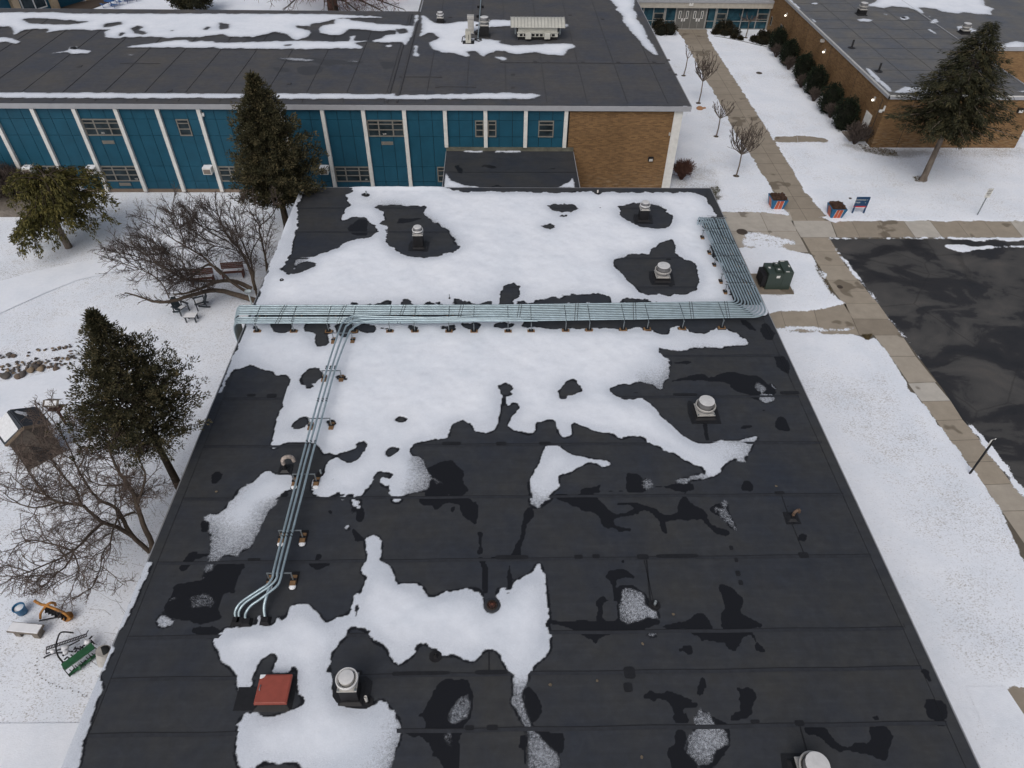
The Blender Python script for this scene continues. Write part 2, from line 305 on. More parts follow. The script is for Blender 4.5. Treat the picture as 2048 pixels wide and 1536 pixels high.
LOWER = [(1,'P',LOWER_OUT)]+[(0,'A',p) for p in (
[(145,1110),(180,1090),(320,1095),(325,1140),(330,1160),(240,1175),(160,1155)],
[(410,1130),(430,1095),(600,1092),(610,1170),(590,1200),(610,1245),(575,1280),(520,1285),(495,1250),(500,1180),(450,1150),(420,1175)],
[(650,1120),(700,1095),(790,1095),(800,1150),(740,1210),(700,1215),(650,1160)],[(810,1120),(870,1110),(950,1120),(980,1160),(960,1180),(880,1165),(810,1155)],
[(980,1120),(1060,1130),(1150,1135),(1060,1150),(1000,1150)],[(1195,1120),(1310,1130),(1300,1150),(1230,1160)],[(1430,1135),(1470,1115),(1590,1120),(1580,1155),(1470,1150)],
[(1620,1095),(1780,1105),(1760,1170),(1690,1150),(1630,1130)],[(1860,1140),(1890,1100),(2000,1105),(2000,1145)],[(20,1145),(40,1100),(60,1130),(90,1150),(70,1175)])]+[
(0,'B',[(0,1095),(130,1110),(90,1130),(0,1150)]),
(0,'B',[(190,1090),(500,1078),(950,1072),(1400,1062),(1780,1052),(1780,1100),(1170,1130),(860,1128),(560,1125),(350,1135),(220,1135)]),
(0,'C',[(390,50),(430,0),(490,-25),(540,-10),(560,40),(545,80),(500,125),(445,150),(405,125)]),(0,'C',[(300,435),(340,405),(400,365),(440,355),(450,400),(440,440),(400,445),(320,475)]),
(0,'C',[(650,45),(700,40),(745,60),(740,85),(680,85)]),(0,'C',[(570,400),(600,378),(640,385),(680,425),(620,440)]),(0,'C',[(1097,385),(1130,358),(1180,357),(1212,385),(1190,408),(1150,412)]),
(0,'C',[(893,478),(930,465),(945,480),(910,490)]),(0,'C',[(1055,570),(1090,560),(1130,570),(1080,577)]),(0,'C',[(1050,600),(1110,590),(1168,610),(1140,640),(1100,655),(1080,672),(1048,670)]),
(0,'C',[(610,840),(650,828),(665,845),(640,880)]),(0,'C',[(655,650),(740,625),(820,605),(810,575),(850,545),(890,550),(905,575),(880,620),(850,670),(790,710),(740,718),(690,690)]),
(0,'D',[(450,165),(480,110),(520,80),(560,75),(600,110),(640,150),(620,170),(580,190),(550,215),(500,232),(455,220),(450,190)]),
(0,'C',[(1880,122),(1920,115),(1950,98),(1985,105),(2030,130),(2040,160),(2000,160),(2020,190),(1960,195),(1920,190),(1925,160)]),(0,'D',[(20,105),(40,98),(70,125),(115,150),(70,160),(60,178),(0,178)]),
(0,'D',[(80,255),(125,248),(165,290),(130,320),(100,300)]),
(.66,'C',[(1200,680),(1300,655),(1340,700),(1395,830),(1370,930),(1250,945),(1180,970),(1150,920),(1200,800)]),(.55,'C',[(1590,720),(1630,760),(1645,830),(1625,845),(1600,780)]),(.3,'C',[(1400,820),(1500,870),(1450,910),(1420,890)]),
(.8,'B',[(1060,1350),(1310,1390),(1300,1536),(1100,1536),(900,1500)]),(.72,'D',[(1000,60),(1150,10),(1290,20),(1270,90),(1240,150),(1190,115),(1080,95)]),
(.85,'B',[(1240,1200),(1400,1190),(1860,1210),(1905,1250),(1800,1270),(1400,1300)]),(.78,'D',[(1500,600),(1800,560),(1980,510),(1900,640),(1880,700),(1750,700),(1600,700)]),
(1,'C',[(1000,835),(1040,822),(1078,850),(1070,890),(1035,910),(1000,870)]),
(1,'C',[(-60,920),(0,880),(60,840),(110,780),(170,770),(190,810),(270,795),(330,820),(345,880),(350,905),(270,930),(220,985),(160,1070),(100,1160),(50,1280),(0,1360),(-60,1300)]),
(.85,'J',[(1997,760),(1830,845),(1800,910),(1760,930),(1720,990),(1680,1030),(1600,1040),(1560,1060),(1600,1110),(1580,1160),(1630,1220),(1610,1300),(1640,1400),(1700,1350),(1830,1360),(1850,1310),(1930,1280),(1997,1160)]),
(.6,'J',[(1600,1130),(1700,1100),(1850,1120),(1930,1180),(1850,1300),(1830,1350),(1700,1350),(1640,1430),(1560,1560),(1530,1640),(1560,1480),(1580,1420),(1620,1240)]),
(.58,'C',[(0,1360),(60,1270),(150,1080),(230,980),(200,960),(100,1000),(20,1150),(-40,1250)]),
(.6,'H',[(1620,0),(1640,20),(1540,120),(1420,200),(1300,260),(1270,340),(1360,395),(1370,420),(1290,455),(1215,440),(1215,390),(1260,320),(1300,230),(1350,190),(1450,200),(1530,130),(1580,30)]),
(.9,'H',[(1215,380),(1250,330),(1290,370),(1350,395),(1350,420),(1290,450),(1215,440)]),
(.42,'H',[(1480,200),(1600,190),(1660,210),(1660,310),(1600,290),(1480,310)]),
(1,'C',[(765,985),(830,975),(850,1010),(850,1080),(820,1080),(800,1040),(770,1010)]),(1,'C',[(750,1120),(770,1060),(798,1070),(760,1130)]),(.9,'C',[(710,1235),(730,1190),(770,1190),(780,1240),(740,1245)]),
(.6,'C',[(630,980),(720,970),(720,1000),(640,1005)]),
(1,'C',[(870,1275),(890,1300),(900,1280),(960,1270),(1000,1300),(1005,1380),(1000,1430),(990,1460),(1060,1490),(1100,1540),(860,1540),(870,1490),(910,1460),(900,1400),(890,1330)]),
(1,'P',zp('E',[(1230,-10),(1215,65),(1270,90),(1230,180),(1195,230),(1200,300),(1215,345),(1185,395),(1165,460),(1230,480),(1290,515),(1310,570),(1350,600),(1400,590),(1415,640),(1430,690),(1490,758),(1540,740),(1620,670),(1630,620),(1700,580),(1750,620),(1810,690),(1890,695)])
 +zp('F',[(0,690),(80,700),(150,730),(180,757),(215,700),(240,660),(290,630),(350,640),(390,690),(430,770),(450,810),(490,820),(465,860),(475,960),(475,990),(440,1045),(490,1090),(530,1170),(560,1230),(600,1300),(650,1300),(620,1200),(560,1080),(550,980),(570,930),(590,880),(600,820),(640,750),(690,720),(745,690),(780,620),(745,590),(775,560),(750,510),(770,480),(740,450),(765,410),(745,350),(745,250),(720,180),(735,110),(700,50),(680,0),(665,-25),(650,0),(640,30),(600,75),(500,110),(480,150),(460,200),(420,235),(425,190),(400,155),(350,190),(360,235),(378,290),(370,330),(340,365),(290,355),(250,310),(250,250),(260,230),(240,190),(140,175),(0,200)])
 +zp('E',[(1870,200),(1800,245),(1720,245),(1700,220),(1680,160),(1620,130),(1500,160),(1480,110),(1465,60),(1440,20),(1400,-10)])),
(.72,'F',[(480,860),(600,800),(590,880),(550,980),(570,1100),(620,1200),(560,1230),(490,1090),(440,1045),(475,990)]),
(.62,'F',[(560,1210),(620,1210),(700,1300),(760,1380),(830,1430),(845,1560),(590,1560),(580,1420),(590,1300)]),(.55,'F',[(830,1270),(855,1290),(870,1370),(830,1420),(850,1350)]),(.5,'F',[(530,1280),(560,1270),(550,1330),(530,1320)]),
(1,'E',[(95,570),(110,540),(160,510),(190,460),(230,480),(330,465),(400,460),(430,440),(420,390),(440,370),(465,400),(460,460),(540,470),(580,440),(575,380),(595,362),(608,390),(600,440),(640,420),(670,370),(680,320),(750,300),(830,305),(880,360),(930,430),(990,440),(1050,390),(1130,380),(1140,330),(1160,220),(1180,195),(1190,230),(1170,320),(1160,400),(1165,460),(1110,500),(1115,540),(1060,590),(990,640),(975,700),(970,780),(1000,880),(1000,980),(1040,1040),(1140,1078),(1230,1045),(1290,1080),(1360,1018),(1410,1040),(1430,1090),(1490,1130),(1525,1200),(1525,1320),(1490,1400),(1440,1480),(1430,1560),(285,1560),(270,1440),(285,1330),(275,1250),(280,1180),(320,1130),(420,1130),(500,1155),(600,1140),(700,1095),(770,1075),(800,1010),(740,985),(738,900),(750,870),(745,790),(715,745),(690,780),(685,820),(525,822),(560,760),(595,700),(570,660),(520,665),(470,710),(420,790),(400,850),(405,900),(380,1000),(350,1030),(290,985),(280,900),(290,850),(260,800),(200,750),(140,700),(130,640)]),
(.82,'E',[(1200,1200),(1400,1100),(1525,1200),(1525,1320),(1490,1400),(1430,1540),(1150,1540),(1200,1350)]),(.6,'E',[(1400,1430),(1500,1350),(1450,1480),(1400,1540)]),
(0,'E',[(420,1490),(560,1495),(640,1500),(740,1495),(760,1560),(430,1560)]),
(.58,'F',[(-20,1130),(50,1000),(100,965),(150,990),(165,1080),(150,1160),(100,1180),(20,1230),(-20,1200)]),(.4,'E',[(1830,1260),(1920,1250),(1920,1400),(1850,1380)]),
(.6,'F',[(1300,180),(1380,170),(1470,210),(1480,250),(1450,290),(1560,340),(1590,390),(1590,420),(1480,400),(1400,440),(1290,440),(1265,400),(1280,320),(1300,260)]),
(1,'F',[(1460,290),(1510,330),(1570,350),(1592,400),(1560,410),(1500,370)]),(.75,'F',[(1460,510),(1590,500),(1575,560),(1500,545)]),(.5,'F',[(1020,430),(1080,430),(1060,500),(1030,480)]),
(.6,'F',[(1870,1080),(1940,1110),(1990,1140),(1990,1560),(1880,1560),(1850,1460),(1770,1420),(1820,1280),(1850,1180)]),(.6,'G',[(0,900),(50,930),(70,1000),(130,1020),(180,1070),(190,1150),(130,1150),(90,1180),(110,1300),(0,1300)]),
(1,'D',[(330,640),(345,590),(390,570),(475,585),(470,610),(540,650),(690,680),(740,690),(820,690),(870,720),(830,745),(770,745),(740,715),(660,715),(600,750),(530,790),(455,810),(440,860),(460,900),(400,940),(400,1000),(330,1035),(290,1075),(220,1045),(225,970),(215,890),(240,830),(290,740)]),
(.82,'D',[(225,900),(400,880),(400,1000),(330,1035),(290,1075),(220,1045)]),
(.8,'D',[(950,715),(985,708),(1005,740),(965,740)]),(.6,'D',[(1080,820),(1150,830),(1190,880),(1170,910),(1120,920),(1080,880)]),(.72,'D',[(1330,880),(1400,830),(1500,800),(1590,790),(1630,830),(1450,860),(1350,895)]),
(.8,'D',[(640,935),(750,955),(845,960),(840,985),(740,960)]),(.6,'D',[(745,885),(780,880),(765,900)]),
(.62,'D',[(1690,1000),(1750,1010),(1745,1080),(1800,1170),(1845,1245),(1780,1220),(1720,1150),(1650,1110),(1640,1060),(1690,1050)]),
(.6,'I',[(30,90),(70,80),(130,140),(110,170),(40,150)]),(.9,'I',[(140,100),(170,100),(205,150),(180,155)]),(.8,'I',[(60,185),(150,180),(200,200),(170,240),(110,255),(70,220)]),
(1,'H',[(1110,-60),(1190,-60),(1130,80),(1050,230),(980,400),(950,470),(900,590),(850,720),(800,870),(790,940),(740,1060),(700,1170),(680,1260),(650,1340),(640,1440),(610,1560),(440,1560),(600,1185),(710,940),(780,770),(850,620),(920,480),(1000,260),(1090,60)]),
(0,'H',[(935,470),(975,480),(900,600),(880,590)]),(0,'H',[(790,790),(850,780),(820,870),(785,865)]),
]
LOWER += [(0,'P',[(515,613.5),(1480,606),(1518,639),(508,641)]),(0,'P',[(1408,436),(1442,434),(1524,612),(1472,604)])]
# holes melted round the fans, the drain and the boots
for (hx, hy, hr) in ((982,1209,17),): LOWER.append((0,'P',[(hx+hr*math.cos(a*.5), hy+hr*.95*math.sin(a*.5)) for a in range(13)]))
WET = [(1,k,p) for k, p in (
('D',[(225,1050),(260,1065),(310,1085),(440,1130),(480,1100),(520,1070),(600,1050),(620,1080),(700,1085),(770,1120),(790,1180),(830,1235),(860,1215),(940,1250),(960,1235),(1015,1250),(1010,1215),(900,1200),(865,1160),(880,1140),(960,1130),(1040,1100),(1090,1080),(1150,1085),(1210,1150),(1240,1220),(1270,1275),(1298,1255),(1270,1200),(1265,1160),(1400,1150),(1450,1170),(1480,1140),(1560,1150),(1600,1190),(1640,1250),(1740,1275),(1770,1240),(1750,1220),(1660,1200),(1600,1150),(1590,1090),(1500,1050),(1450,1010),(1430,950),(1400,950),(1390,990),(1360,1030),(1365,1090),(1300,1110),(1250,1110),(1200,1060),(1100,1030),(1010,1010),(900,1015),(870,1045),(1000,1035),(1030,1060),(960,1100),(860,1105),(820,1060),(760,1000),(730,960),(600,955),(400,955),(440,1005),(520,1020),(590,1045),(500,1085),(440,1118),(310,1078)]),
('D',[(215,1050),(260,1075),(250,1140),(210,1190),(190,1310),(155,1380),(165,1440),(80,1440),(90,1400),(150,1290),(165,1180),(190,1090)]),
('D',[(960,900),(985,770),(1010,800),(1060,790),(1090,830),(1130,925),(1090,942),(980,935)]),('D',[(600,925),(640,905),(740,900),(760,870),(780,885),(770,930),(950,915),(960,935),(640,945)]),
('D',[(1150,910),(1200,885),(1260,885),(1320,875),(1460,870),(1500,925),(1350,930),(1250,900)]),
('D',[(1840,920),(1870,855),(1900,848),(1940,880),(1955,930),(1880,937)]),
('D',[(1300,80),(1400,60),(1520,25),(1560,30),(1600,65),(1650,50),(1700,15),(1800,15),(1900,40),(1960,80),(1980,140),(1990,185),(1900,185),(1800,160),(1780,120),(1700,90),(1640,95),(1540,80),(1420,75),(1320,95)]),
('D',[(1780,475),(1830,450),(1870,420),(1940,425),(1940,445),(1870,455),(1800,475)]),('D',[(920,1460),(960,1450),(972,1480),(955,1500)]),('D',[(1600,1070),(1690,1000),(1700,1120),(1640,1120)]),
('D',[(1000,170),(1060,165),(1070,185),(1010,185)]),('D',[(1550,400),(1590,400),(1615,545),(1580,545)]),
('C',[(1340,750),(1400,735),(1500,690),(1560,695),(1640,770),(1645,870),(1690,930),(1650,950),(1400,955),(1290,935)]),
('C',[(1290,970),(1480,965),(1600,975),(1700,985),(1750,1050),(1755,1180),(1730,1190),(1660,1140),(1610,1080),(1610,1020),(1500,1020),(1440,1080),(1400,1080),(1395,1010),(1320,1040),(1295,1010)]),
('C',[(1745,1180),(1765,1230),(1790,1280),(1785,1370),(1790,1420),(1750,1420),(1750,1280)]),('C',[(1530,1070),(1580,1060),(1560,1105)]),('C',[(1690,1440),(1997,1435),(1997,1465),(1720,1470)]),
('C',[(1760,1470),(1800,1470),(1810,1540),(1780,1540)]),('C',[(780,1200),(830,1250),(890,1300),(880,1320),(810,1310),(780,1260)]),('C',[(810,1080),(870,1040),(885,1090),(860,1180),(810,1150)]),
('C',[(500,1420),(540,1400),(565,1430),(560,1450),(495,1450)]),('C',[(440,1475),(630,1475),(600,1510),(500,1525),(450,1510)]),('C',[(505,1115),(530,1105),(545,1120),(530,1145)]),('C',[(590,1090),(620,1070),(645,1095),(620,1120)]),
('C',[(1210,1420),(1240,1415),(1245,1440),(1215,1442)]),('C',[(1310,1430),(1360,1422),(1360,1440)]),('C',[(950,1100),(975,1085),(980,1110)]),('C',[(230,950),(300,950),(290,985),(235,985)]),
('F',[(230,0),(280,0),(292,80),(290,150),(300,230),(260,230),(240,150),(245,60)]),('F',[(430,0),(455,0),(480,120),(485,150),(440,230),(415,235),(430,150)]),
('F',[(1180,100),(1190,55),(1230,35),(1330,30),(1370,70),(1405,90),(1400,110),(1330,90),(1260,110),(1255,170),(1280,230),(1260,270),(1220,275),(1160,290),(1155,400),(1170,430),(1250,425),(1270,470),(1490,475),(1490,510),(1180,520),(1130,560),(1100,610),(1070,570),(1000,520),(920,500),(920,475),(780,455),(745,430),(760,415),(900,430),(960,420),(1110,420),(1120,330),(1095,290),(1130,235),(1160,230),(1190,260),(1240,260),(1250,230),(1225,180),(1220,130)]),
('F',[(1270,160),(1380,150),(1480,220),(1600,440),(1500,470),(1260,460),(1280,300)]),
('F',[(1600,450),(1770,430),(1870,370),(1930,370),(1967,420),(1967,480),(1620,490)]),('F',[(1540,560),(1565,560),(1575,630),(1740,640),(1770,595),(1830,600),(1850,640),(1850,690),(1800,675),(1750,655),(1560,640)]),
('F',[(745,570),(900,568),(940,600),(940,615),(900,580),(750,585)]),
('F',[(1800,505),(1860,490),(1967,520),(1967,575),(1880,540)]),('F',[(560,930),(600,910),(650,970),(690,1050),(690,1110),(660,1180),(620,1200),(580,1100)]),
('F',[(700,1045),(860,1055),(1000,1040),(1080,1018),(1290,1015),(1440,995),(1490,970),(1500,930),(1530,950),(1560,985),(1640,965),(1750,985),(1800,1020),(1830,1050),(1880,1020),(1870,950),(1900,850),(1940,860),(1950,920),(1900,990),(1880,1050),(1820,1100),(1760,1070),(1750,1130),(1830,1200),(1700,1200),(1690,1100),(1640,1030),(1560,1010),(1520,1030),(1480,1000),(1300,1026),(1080,1032),(1000,1052),(860,1067),(700,1059)]),
('F',[(0,870),(140,870),(170,960),(170,1080),(150,1170),(80,1240),(60,1400),(20,1560),(0,1560)]),('F',[(620,1240),(760,1270),(870,1270),(875,1370),(840,1440),(740,1380),(660,1290)]),
('F',[(520,1270),(580,1290),(590,1560),(540,1500),(560,1400),(490,1390),(540,1340)]),('F',[(1270,1260),(1310,1250),(1300,1300),(1280,1310)]),
('F',[(1700,1240),(1800,1250),(1760,1400),(1850,1460),(1880,1560),(1690,1560),(1640,1450),(1640,1380),(1710,1350)]),('F',[(1290,0),(1330,0),(1320,5)]),
('E',[(1600,1160),(1700,1100),(1760,960),(1830,860),(1967,870),(1967,1560),(1850,1560),(1700,1300),(1560,1290),(1530,1250),(1700,1250),(1720,1150)]),('E',[(860,-10),(1000,-10),(920,35),(850,30)]),
('H',[(1360,110),(1560,90),(1640,0),(1830,0),(1840,60),(1815,220),(1780,150),(1720,210),(1700,330),(1740,400),(1700,380),(1560,420),(1510,400),(1380,380),(1300,370),(1270,300),(1340,180)]),
('H',[(1205,450),(1290,455),(1400,430),(1380,450),(1330,470),(1215,475)]),('H',[(1480,450),(1600,440),(1720,470),(1750,500),(1700,530),(1600,520),(1490,490)]),
('J',[(1620,740),(1660,700),(1690,698),(1718,735),(1680,770),(1665,805),(1625,800)]),('J',[(1420,1370),(1450,1330),(1600,1320),(1600,1350),(1500,1380),(1470,1420),(1430,1470),(1370,1460),(1390,1410)]),
('J',[(1700,1400),(1800,1410),(1870,1420),(1840,1500),(1760,1540),(1620,1540),(1650,1440)]),('J',[(1530,1090),(1600,1060),(1600,1170),(1540,1180)]),
('G',[(110,140),(125,112),(200,145),(270,210),(270,250),(245,280),(260,310),(340,340),(400,380),(390,398),(130,395),(140,300),(160,270),(140,200)]),('G',[(0,310),(45,310),(65,370),(100,398),(0,400)]),
('G',[(0,415),(100,420),(130,450),(140,410),(290,410),(340,430),(370,490),(420,540),(410,560),(350,545),(345,490),(310,430),(270,460),(230,540),(290,580),(280,585),(240,560),(170,530),(160,490),(0,480)]),
('G',[(465,450),(500,445),(500,475),(475,475)]),('G',[(220,765),(250,770),(320,775),(370,825),(330,900),(340,940),(290,970),(180,1000),(190,950),(260,920),(250,860),(255,810),(225,790)]),
('G',[(640,1015),(800,1020),(830,1080),(900,1140),(950,1150),(1000,1125),(1075,1130),(1080,1080),(1050,1020),(1190,1010),(1205,1070),(1260,1080),(1250,1095),(1215,1100),(1190,1160),(1190,1255),(1140,1230),(1060,1190),(940,1185),(860,1180),(760,1090),(660,1070)]),
('G',[(1070,985),(1080,955),(1110,945),(1160,985)]),('G',[(1395,665),(1440,660),(1470,745),(1440,745)]),('G',[(1430,840),(1470,835),(1550,880),(1575,975),(1450,980),(1420,900)]),('G',[(1480,1005),(1570,985),(1560,1035),(1520,1030)]),
('G',[(80,960),(180,1000),(190,1150),(120,1240),(100,1300),(60,1100)]),
('I',[(190,390),(220,345),(260,360),(305,440),(300,460),(220,455),(190,430)]),('I',[(355,1225),(430,1228),(425,1287),(365,1285)]),('I',[(265,1000),(300,1010),(300,1032),(275,1030)]),('I',[(0,40),(60,40),(210,170),(60,230),(0,200)]),('I',[(65,290),(140,290),(100,318)]),
('B',[(1830,1060),(1870,1060),(1990,1165),(1900,1140)]),('B',[(1310,1395),(1480,1390),(1490,1410),(1330,1410)]),('S',[(85,1050),(130,1050),(180,1130),(170,1160),(110,1170),(80,1100)]),('S',[(175,1290),(240,1280),(280,1330),(290,1430),(230,1400),(190,1340)]),
('S',[(0,1430),(60,1440),(180,1536),(0,1536)]),('A',[(1140,300),(1300,290),(1340,300),(1250,320),(1120,330)]),('A',[(740,370),(830,300),(900,310),(900,430),(790,420)]))]
BLUE = [
(1,'K',[(-60,100),(150,100),(400,98),(560,108),(1930,110),(1930,285),(1850,290),(1760,285),(1700,265),(1550,290),(1440,290),(1300,298),(1250,295),(1150,285),(1030,290),(950,290),(910,300),(810,290),(805,250),(850,230),(720,235),(650,235),(570,228),(450,240),(350,255),(380,230),(300,225),(200,230),(110,275),(100,230),(80,210),(-60,205)]),
(0,'K',[(165,155),(215,145),(340,145),(460,155),(680,172),(650,180),(520,195),(350,192),(230,185)]),(0,'K',[(795,215),(800,190),(930,172),(945,195),(850,210)]),(0,'K',[(1005,225),(1050,205),(1105,212),(1070,235),(1135,262),(1100,275),(1040,260)]),(0,'K',[(1680,180),(1760,190),(1755,225),(1690,235)]),(0,'K',[(1560,235),(1590,212),(1620,212),(1590,240)]),(0,'K',[(1305,240),(1335,238),(1330,250)]),(0,'K',[(920,255),(970,260),(910,290)]),
(1,'K',[(-60,290),(60,290),(165,325),(130,340),(50,325),(-60,335)]),(1,'K',[(965,360),(1100,345),(1340,315),(1440,308),(1460,330),(1550,318),(1630,320),(1660,332),(1960,328),(1960,380),(1700,378),(1640,365),(1560,375),(1400,370),(1200,370),(1000,368)]),
(1,'K',[(365,415),(530,390),(540,365),(590,360),(610,385),(700,395),(680,415),(560,418),(490,402)]),(0,'K',[(555,372),(590,370),(595,382),(560,383)]),(1,'K',[(950,415),(1070,435),(1000,430)]),(1,'K',[(-400,708),(0,714),(1890,725),(1890,760),(1100,760),(-400,755)]),
(1,'L',[(0,110),(560,112),(990,130),(1030,140),(750,142),(650,150),(600,168),(480,188),(460,205),(350,203),(370,220),(460,235),(467,265),(440,290),(350,315),(290,270),(190,250),(120,270),(0,290)]),
(1,'L',[(650,150),(740,150),(830,165),(1000,188),(1120,195),(1255,205),(1270,120),(1297,118),(1290,160),(1265,200),(1245,280),(1190,358),(1170,330),(950,330),(940,315),(1010,300),(1040,270),(1120,270),(1120,235),(1000,245),(830,230),(760,230),(700,272),(620,275),(540,260),(525,225),(560,200),(650,185)]),(0,'L',[(1120,230),(1200,222),(1220,250),(1150,268)]),
(1,'L',[(0,328),(350,318),(560,322),(760,325),(770,285),(820,272),(800,320),(940,318),(800,335),(875,365),(850,382),(740,375),(480,382),(0,378)]),(0,'L',[(255,350),(325,345),(320,358),(270,360)]),
(1,'L',[(1320,120),(1350,130),(1370,150),(1420,180),(1500,190),(1600,170),(1700,165),(1800,175),(1860,155),(2030,160),(2030,205),(1870,210),(1760,225),(1640,300),(1770,300),(1930,315),(1910,335),(2000,352),(2000,405),(1900,395),(1830,420),(1790,440),(1730,400),(1660,400),(1695,435),(1660,443),(1580,415),(1480,410),(1400,375),(1370,330),(1450,305),(1455,290),(1400,260),(1370,255),(1300,290),(1320,230)]),
(1,'L',[(1265,355),(1290,355),(1285,400),(1305,435),(1250,440)]),(1,'L',[(1870,435),(1950,440),(1975,460),(1930,468)]),(1,'L',[(1050,350),(1090,345),(1080,365),(1050,365)]),(.6,'L',[(215,450),(300,445),(500,460),(480,475),(330,470)]),(.5,'L',[(700,465),(850,470),(820,485)]),
(1,'L',[(170,722),(1090,729),(1105,715),(1125,750),(1150,736),(1997,718),(1997,765),(200,765)]),
(1,'N',[(0,160),(100,170),(100,200),(0,210)]),(1,'N',[(0,345),(100,355),(370,340),(560,340),(575,365),(520,390),(490,430),(360,425),(270,405),(140,420),(80,415),(40,395),(0,390)]),(1,'N',[(0,435),(55,455),(20,468),(0,465)]),
(1,'N',[(820,-20),(1030,-20),(1035,40),(1020,70),(1055,110),(1050,150),(1100,210),(1130,290),(1190,370),(1213,430),(1180,425),(1110,375),(1050,295),(1000,240),(940,165),(940,120),(880,75),(900,60),(860,20)]),(1,'N',[(0,716),(230,724),(328,734),(250,765),(0,765)]),(.7,'N',[(480,180),(530,190),(510,220),(480,205)])]
BWET = [(1,k,p) for k, p in (('L',[(-30,280),(190,255),(300,275),(345,318),(-30,322)]),('L',[(440,300),(470,230),(540,260),(700,275),(780,232),(1050,250),(1130,240),(1200,290),(1000,330),(860,330),(700,320)]),('L',[(150,510),(300,530),(310,555),(200,545)]),('L',[(360,530),(380,510),(560,510),(540,560),(440,585),(380,570)]),('L',[(190,445),(480,445),(680,465),(900,470),(820,500),(680,490),(600,510),(500,480),(250,470)]),('L',[(990,475),(1100,480),(1110,510),(1040,540)]),('L',[(680,520),(750,525),(690,545)]))]
CONN = [(1,'L',[(1490,1445),(1508,1330),(1540,1390),(1650,1425),(1790,1445)]),(1,'N',[(440,1445),(530,1400),(560,1365),(575,1445)]),(1,'L',[(1640,1168),(1790,1166),(1790,1180),(1650,1180)]),(1,'L',[(1885,1168),(2080,1166),(2080,1180),(1890,1180)])]
RIGHTS = [
(1,'R',[(880,40),(940,15),(940,-20),(1740,-20),(1755,40),(1825,70),(1800,90),(1810,115),(1700,110),(1600,95),(1550,105),(1440,90),(1380,70),(1300,60),(1260,60),(1310,105),(1290,105),(1180,60),(1060,55),(1000,68),(880,50)]),
(1,'R',[(1118,140),(1140,128),(1180,130),(1198,145),(1150,157),(1120,150)]),(0,'R',[(1140,140),(1160,136),(1172,143),(1150,147)]),(1,'R',[(790,150),(860,143),(930,155),(880,168),(820,165)]),(1,'R',[(1310,115),(1355,125),(1340,132)]),(1,'R',[(1335,170),(1380,140),(1415,170),(1360,180)]),(1,'R',[(1320,225),(1350,225),(1415,268),(1370,255)]),(.8,'R',[(980,100),(1040,115),(1020,122)]),(1,'R',[(455,25),(510,25),(500,36),(460,35)]),
(1,'R',[(1060,700),(1150,656),(1300,660),(1440,655),(1430,700),(1100,700)]),(1,'R',[(850,500),(900,525),(960,585),(1030,645),(1070,690),(1040,695),(900,570)]),(1,'R',[(290,-10),(380,70),(350,75),(265,-10)]),(1,'R',[(430,115),(495,170),(470,170)]),(1,'R',[(1900,465),(2030,555),(1990,555),(1900,500)]),(1,'R',[(1980,688),(2060,680),(2060,695)]),
(1,'R',[(1540,200),(1600,190),(1700,230),(1650,245),(1560,240)]),(1,'R',[(1740,360),(1900,330),(1990,310),(2060,320),(2060,360),(1800,400)])]
GBARE = [   # ground: where paving is bare of snow
(0,'P',[(1350,56),(1412,56),(1418,80),(1500,205),(1560,300),(1610,382),(1652,432),(1582,432),(1560,408),(1548,384),(1500,308),(1470,265),(1440,205),(1405,150),(1385,110),(1368,80)]),
(0,'S',[(-240,232),(80,237),(200,245),(290,262),(300,240),(560,278),(600,312),(700,300),(860,300),(1000,298),(1200,300),(2100,300),(2100,420),(1400,416),(800,420),(560,420),(640,525),(720,640),(800,735),(860,815),(940,905),(1020,1018),(1110,1130),(1250,1330),(1415,1550),(1175,1550),(1050,1320),(915,1140),(880,1165),(840,1168),(780,1130),(560,1125),(200,1105),(150,1060),(120,990),(175,962),(480,955),(650,915),(720,900),(650,880),(590,800),(540,715),(575,705),(500,640),(450,545),(330,520),(200,505),(0,500),(-200,500)]),
(0,'I',[(1120,0),(1340,0),(1500,230),(1600,375),(1830,683),(1960,850),(2100,1010),(2100,1370),(1920,1100),(1700,790),(1530,560),(1280,235)]),
(0,'S',[(580,432),(1000,428),(2100,436),(2100,3000),(1700,2100),(1415,1550),(1130,1135),(950,905),(700,580)]),(0,'I',[(1345,0),(2100,-300),(2100,960),(1800,560),(1590,350)]),
(.75,'S',[(190,1075),(450,1060),(560,1085),(780,1075),(760,1100),(560,1110),(400,1100),(190,1105)]),(.6,'S',[(-60,370),(80,380),(330,440),(360,470),(200,480),(100,450),(-60,440)]),(.65,'S',[(-60,440),(60,440),(300,500),(250,510),(-60,490)]),
(1,'S',[(1410,480),(1540,470),(1620,480),(1900,481),(2100,474),(2100,488),(1800,493),(1620,515),(1550,534),(1490,516),(1450,500)]),(.7,'S',[(1240,510),(1380,492),(1400,492),(1260,515)]),(1,'S',[(1600,436),(1750,436),(1700,446),(1620,444)]),(1,'S',[(1800,434),(2100,432),(2100,444),(1850,444)]),
(1,'I',[(1590,350),(1680,430),(1760,520),(1850,620),(1930,720),(2000,830),(2060,900),(2100,1010),(1960,850),(1830,683),(1720,530)]),(.8,'S',[(560,420),(585,432),(700,590),(790,735),(770,730),(680,590)]),
(0,'G',[(1925,772),(2060,765),(2100,1050),(1985,880)]),
(0,'R',[(180,1022),(400,1016),(560,1030),(600,1062),(200,1062)]),
]
